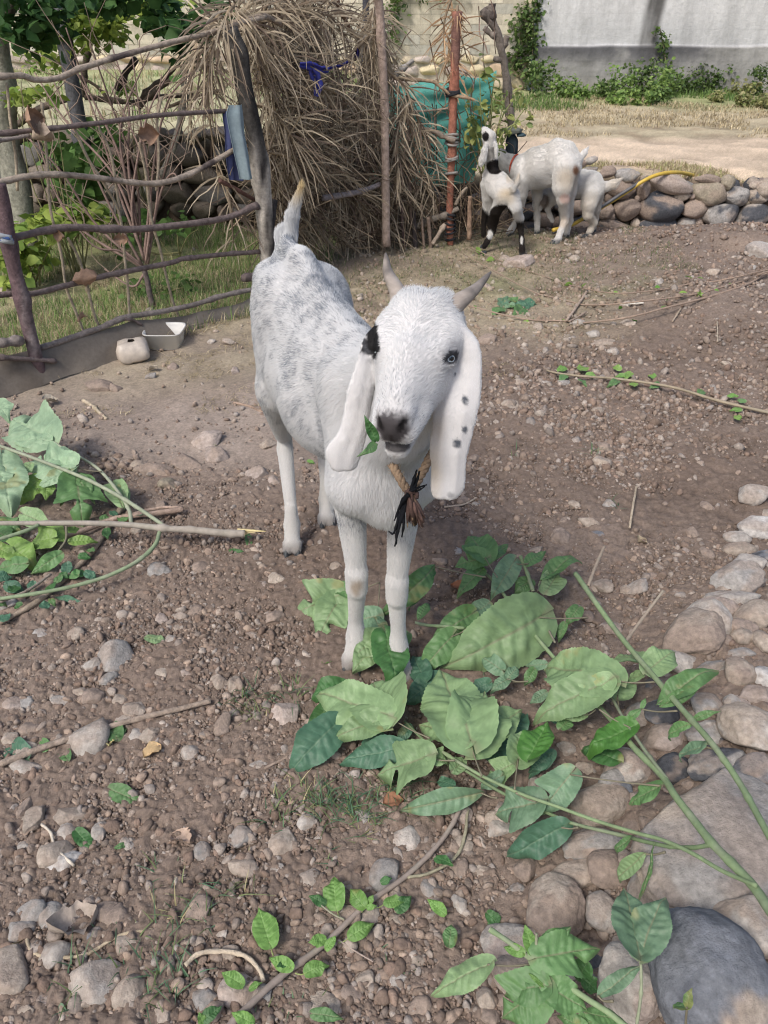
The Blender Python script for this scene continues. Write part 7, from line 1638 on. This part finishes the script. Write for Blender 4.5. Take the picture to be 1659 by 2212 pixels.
        add_leaf(r2, b, ba, ti, ra, kd, tn, 1100+i, hb, ht, pe, .18, ro, droop=.08)
    # left branch
    r3 = empty('cut_branch', tuple(at_g(200, 1130, .08)), 'cut branch with a torn pale end and mint green leaves entering from the left', 'branch', 'cut leafy branches')
    GY = (.27, .30, .215)
    stem(r3, fd, [(1585,918,.05),(1430,912,.06),(1250,893,.07),(1080,885,.08),(850,862,.09),(600,850,.10),(300,850,.11),(0,850,.12),(-200,848,.12)], 17, 9, (.32, .285, .245), 21, tip=(.6, .5, .3))
    stem(r3, fd, [(1080,882,.08),(1000,822,.09),(800,692,.12),(550,560,.14),(250,440,.16),(0,350,.18),(-150,300,.19)], 9, 7, GY, 22)
    stem(r3, fd, [(1035,905,.075),(1005,990,.07),(900,1090,.06),(750,1170,.055),(600,1225,.05),(400,1275,.05),(200,1310,.05),(0,1340,.05),(-100,1350,.05)], 9, 8, (.22, .28, .17), 23)
    stem(r3, fd, [(850,850,.09),(835,760,.10),(760,640,.11),(650,510,.12),(550,440,.13),(420,370,.14),(330,315,.15)], 9, 5, (.30, .33, .24), 24)
    stem(r3, fd, [(250,862,.11),(150,905,.11),(0,952,.11),(-80,980,.11)], 8, 7, (.22, .28, .17), 25)
    stem(r3, fd, [(430,870,.10),(425,960,.07),(370,1040,.05)], 5, 4, (.15, .14, .10), 26)
    tb = MB(); rs = np.random.RandomState(3)
    for k in range(12):
        P0 = at_g(*fd(1560+rs.uniform(-10, 10), 905+rs.uniform(-14, 26)), .05); P1 = at_g(*fd(1600+rs.uniform(10, 90)*(k % 3 == 0), 900+rs.uniform(-20, 40)), .045); V, Fq = tube([P0, (P0+P1)/2, P1], [.004, .003, .0008], 5, .4, k, smoothn=6); tb.add(V, Fq, (.55, .46, .26))
    P0 = at_g(*fd(1540,895), .055); P1 = at_g(*fd(1725,903), .05); V, Fq = tube([P0, (P0+P1)/2, P1], [.006, .004, .001], 6, .2, 9, smoothn=10); tb.add(V, Fq, (.62, .52, .28))
    tb.build('torn_end', m_stem, r3)
    for i, (ba, ti, ra, kd, tn, hb, ht, pe, ro) in enumerate([((325,308),(28,140),.62,'mitten','L',.15,.17,(420,370),0),((320,318),(38,298),.42,'heart','L',.15,.15,None,0),((310,300),(345,215),.8,'heart','L',.15,.16,None,0),((475,482),(130,440),.62,'mitten','L',.14,.13,(660,515),0),((475,500),(222,615),.40,'heart','L',.14,.11,None,0),((440,450),(300,350),.7,'heart','L',.14,.15,None,0),((15,425),(58,748),.62,'heart','L',.16,.09,None,0),((-40,440),(-10,620),.9,'heart','L',.16,.12,None,0),
        ((255,560),(112,695),.9,'heart','Y',.10,.07,(150,380),0),((190,470),(105,550),.7,'heart','P',.13,.12,None,0),((300,590),(300,672),.8,'heart','Y',.10,.09,None,0),((495,555),(532,815),.75,'lobed3','M',.12,.06,(510,440),0),((495,555),(380,705),.5,'heart','M',.12,.08,None,0),((495,555),(610,695),.5,'heart','M',.12,.08,None,0),((800,755),(692,492),.36,'lance','P',.07,.12,None,0),((820,740),(770,540),.30,'lance','P',.07,.11,None,0),
        ((335,945),(172,965),1.0,'heart','Y',.07,.06,None,0),((455,965),(622,953),.48,'heart','Y',.06,.06,None,0),((170,1118),(-60,1130),.50,'heart','M',.05,.04,None,0),((388,1052),(192,1180),.48,'heart','M',.06,.03,None,0),((60,985),(212,1095),.75,'heart','Y',.06,.05,None,0),((-20,1010),(105,1060),.7,'heart','Y',.06,.05,None,0),((150,790),(315,845),.6,'heart','P',.08,.08,None,0),((300,880),(415,950),.75,'heart','Y',.07,.06,None,0),((0,830),(130,880),.8,'heart','M',.07,.06,None,0),
        ((-30,900),(80,960),.9,'heart','M',.06,.05,None,0),((-30,1200),(82,1190),.8,'heart','B',.04,.03,None,0),((-40,1350),(45,1370),.8,'heart','M',.04,.03,None,0),((-30,80),(38,130),1.0,'heart','L',.18,.18,None,0),((440,900),(520,880),.6,'heart','Y',.07,.06,None,0),((40,1250),(160,1290),.6,'heart','B',.03,.02,None,0)]):
        add_leaf(r3, fd, ba, ti, ra, kd, tn, 1200+i, hb, ht, pe, .13, ro, droop=.14, label=None)
    for i, (x, y, s_) in enumerate([(555,1065,75),(430,1150,80),(470,1180,70),(520,1160,60),(590,1185,75),(370,1220,70),(320,1260,60),(300,1375,75),(340,1360,50),(110,1385,60),(20,1450,60),(690,820,70),(690,915,60),(890,785,60),(800,810,50),(420,1190,60),(200,1260,70),(580,1020,40),(100,1265,80),(740,790,50)]):
        a = i*1.7; add_leaf(r3, fd, (x-s_*.5*math.cos(a), y-s_*.4*math.sin(a)), (x+s_*.5*math.cos(a), y+s_*.4*math.sin(a)), .8, 'heart', ('D', 'B', 'M')[i % 3], 1260+i, .035, .03)
    # small serrated twig at the bottom
    r4 = empty('leafy_twig', tuple(at_g(700, 2040, .02)), 'long grey twig with small bright serrated leaves crossing the foreground soil', 'twig', None)
    stem(r4, lambda x, y: (x, y), [(470,2260,.03),(500,2212,.03),(600,2115,.025),(700,2040,.02),(790,1955,.02),(880,1890,.02),(950,1820,.025),(985,1765,.03),(1003,1720,.04)], 17, 9, (.27, .225, .195), 31)
    stem(r4, fe, [(1190,690,.02),(1150,670,.03),(1110,640,.04)], 4, 3, (.3, .3, .2), 32); stem(r4, fe, [(1170,760,.02),(1230,800,.02),(1290,835,.02)], 4, 3, (.35, .28, .24), 33)
    for i, (ba, ti, ra, tn, pe) in enumerate([((932,772),(890,640),.66,'H',(945,815)),((1160,640),(1150,535),.78,'H',(1175,685)),((1255,640),(1207,582),.8,'H',(1250,665)),((1275,635),(1288,605),.8,'H',None),((1335,630),(1400,622),.65,'H',(1290,650)),((1375,655),(1422,605),.7,'D',None),((1212,745),(1292,700),.62,'H',(1170,770)),((1005,855),(930,822),.6,'H',(1010,870)),((1062,872),(1132,840),.72,'H',(1020,875)),((835,912),(765,872),.62,'H',(840,930)),
        ((865,928),(898,905),.7,'H',None),((700,1040),(765,985),.6,'D',None),((1120,635),(1068,605),.6,'D',None),((1510,478),(1562,492),.7,'D',None),((1535,668),(1478,615),.55,'H',None),((1552,775),(1562,700),.75,'M',None),((1080,1015),(1185,1025),.4,'M',None),((870,1045),(800,1012),.6,'H',None),((700,1050),(690,1010),.8,'H',None),((1120,760),(1070,765),.8,'H',None),((1130,790),(1160,745),.7,'H',None),((1320,560),(1350,545),.8,'D',None),((1270,650),(1300,640),.6,'H',None),((990,835),(960,850),.7,'D',None)]):
        add_leaf(r4, fe, ba, ti, ra, 'heart', tn, 1300+i, .035, .045, pe, .02, 0, droop=.10, pw=.0011, pcol=(.30, .36, .14))
    # single leaves on the soil
    I = lambda x, y: (x, y)
    for i, (fr, ba, ti, ra, tn, lb) in enumerate([(fe,(385,242),(497,288),.46,'M','single green leaf lying alone on the lower left soil'),(I,(318,1378),(364,1386),.55,'P','small green leaf lying alone on the soil left of the goat'),(fe,(265,385),(325,450),.5,'D','folded dark green leaf by the whitish stone at lower left'),(fe,(400,440),(455,425),.4,'M','narrow green leaf beside the bleached straw'),(I,(55,1635),(2,1600),.6,'B','dark green leaf at the left end of the peeled twig'),(I,(100,1615),(72,1600),.7,'M','small leaf on the peeled twig near the left edge'),
        (I,(250,1592),(225,1555),.7,'M','leaf on the middle of the peeled twig'),(I,(252,1590),(270,1560),.6,'M','second leaf on the middle of the peeled twig'),(I,(145,1640),(130,1610),.5,'M','tiny leaf under the peeled twig'),(fd,(1480,1025),(1605,1045),.24,'D','dark narrow leaf lying below the torn branch end'),(fd,(1600,905),(1622,1010),.3,'M','green leaf hanging from the torn branch end'),(fd,(350,1325),(628,1395),.13,'B','long dark blade-like leaf on the soil below the left branch'),
        (I,(700,1432),(718,1418),.6,'H','tiny bright leaf near the near fore hoof'),(I,(1075,1980),(1052,2000),.8,'D','dark leaf by the pile stones near the bottom'),(I,(1055,1975),(1085,2005),.7,'D','dark three-part leaf beside the pinkish pile stone'),(I,(665,995),(680,1000),.6,'H','tiny green scrap between the hind legs'),(fe,(210,985),(235,1045),.4,'T','pale curled green leaf near the bottom left corner')]):
        B = at_g(*fr(*ba), .015); T = at_g(*fr(*ti), .008); mb = MB(); leaf_mesh(mb, B, T, ra, 'lance' if ra < .35 else 'heart', tn, 1400+i, 0, .10, .2)
        tag(mb.build('fallen_leaf', m_leaf, None, tuple(B)), lb, 'leaf', 'green leaves fallen on the soil')
    # far twig with leaves on the heap
    r5 = empty('leafy_twig', tuple(at_g(1330, 817, .02)), 'thin twig with little green leaves lying on the dirt at the right edge', 'twig')
    stem(r5, I, [(1180,800,.02),(1205,806,.03),(1260,813,.03),(1330,818,.03),(1450,836,.04),(1560,868,.03),(1700,900,.02)], 4, 7, (.30, .25, .18), 41)
    rs = np.random.RandomState(6)
    for i, (u, v) in enumerate([(1210,798),(1222,808),(1255,800),(1268,808),(1252,820),(1340,797),(1350,812),(1336,822),(1362,805),(1415,815),(1425,830),(1370,835),(1600,885),(1610,868),(1598,905),(1575,855),(1512,850)]):
        a = rs.uniform(0, 6.28); add_leaf(r5, I, (u, v), (u+22*math.cos(a), v+13*math.sin(a)), .6, 'heart', ('H', 'M', 'Y')[i % 3], 1500+i, .03, .03)
    mb = MB(); 
    for i in range(14):
        u, v = 1112+rs.uniform(-36, 40), 655+rs.uniform(-14, 12); a = rs.uniform(0, 6.28); leaf_mesh(mb, at_g(u, v, .02), at_g(u+26*math.cos(a), v+12*math.sin(a), .03), .7, 'heart', ('M', 'T', 'B')[i % 3], 1540+i)
    tag(mb.build('wilted_greens', m_leaf, None, tuple(at_g(1112, 655))), 'heap of wilted green leaves on the ground right of the long horn', 'leaves', None, 'stuff')
    # leaf in the mouth
    for i, (a, c, ra, tn, lb) in enumerate([((812,950),(789,904),.38,'D','dark green leaf held in the mouth of the big goat'),((812,958),(784,982),.38,'M','bright green leaf tip hanging from the mouth of the big goat')]):
        mb = MB(); B = at_t(*a, 1.035); T = at_t(*c, 1.01); leaf_mesh(mb, B, T, ra, 'heart', tn, 1600+i, 0, .05, .1, nrm=np.array((0, -1.0, .3))); tag(mb.build('chewed_leaf', m_leaf, None, tuple(B)), lb, 'leaf')
    # grass tufts
    for i, (u, v, h, n, tn) in enumerate([(355,2110,34,60,0),(365,1960,34,12,1),(360,1905,26,10,0),(452,1968,30,14,0),(520,1925,30,12,1),(600,1765,26,24,0),(700,1735,30,60,0),(755,1745,34,60,0),(790,1770,26,40,0),(530,1520,24,30,0),(545,1545,18,24,1),(640,1500,30,30,0),(1280,985,18,16,0),(700,1850,16,14,0),(215,2110,40,24,0),(410,1975,30,16,0),(640,1730,26,30,1),(860,1690,26,40,0),(870,1720,30,40,0),(1030,1500,20,30,0),(260,2050,26,16,0),(1325,1095,12,14,0),(620,2190,20,20,0),(865,2110,20,12,0),(460,960,14,20,0),(1120,990,14,10,0),(800,1790,20,30,1)]):
        rs = np.random.RandomState(70+i); p = at_g(u, v); base = p+rs.randn(n, 3)*np.array((.012, .012, 0))*(1+h/30); base[:, 2] = hgt(base[:, 0], base[:, 1])
        mb = MB(); blades(mb, base, px(h*1.5, p), .0032, np.array([(.10, .19, .11), (.13, .22, .12), (.16, .22, .09)]) if tn == 0 else np.array([(.40, .36, .20), (.22, .26, .12)]), rs, .9, 4)
        wh = 'at the bottom edge' if v > 2000 else ('in the near soil' if v > 1800 else ('beneath the big leaves' if u > 570 and v > 1450 else 'on the open soil'))
        tag(mb.build('grass_tuft', m_leafs, None, tuple(p)), ('small blue-green' if tn == 0 else 'small yellowing')+' grass tuft '+wh, 'grass tuft', 'grass tufts on the soil')
build_branches()
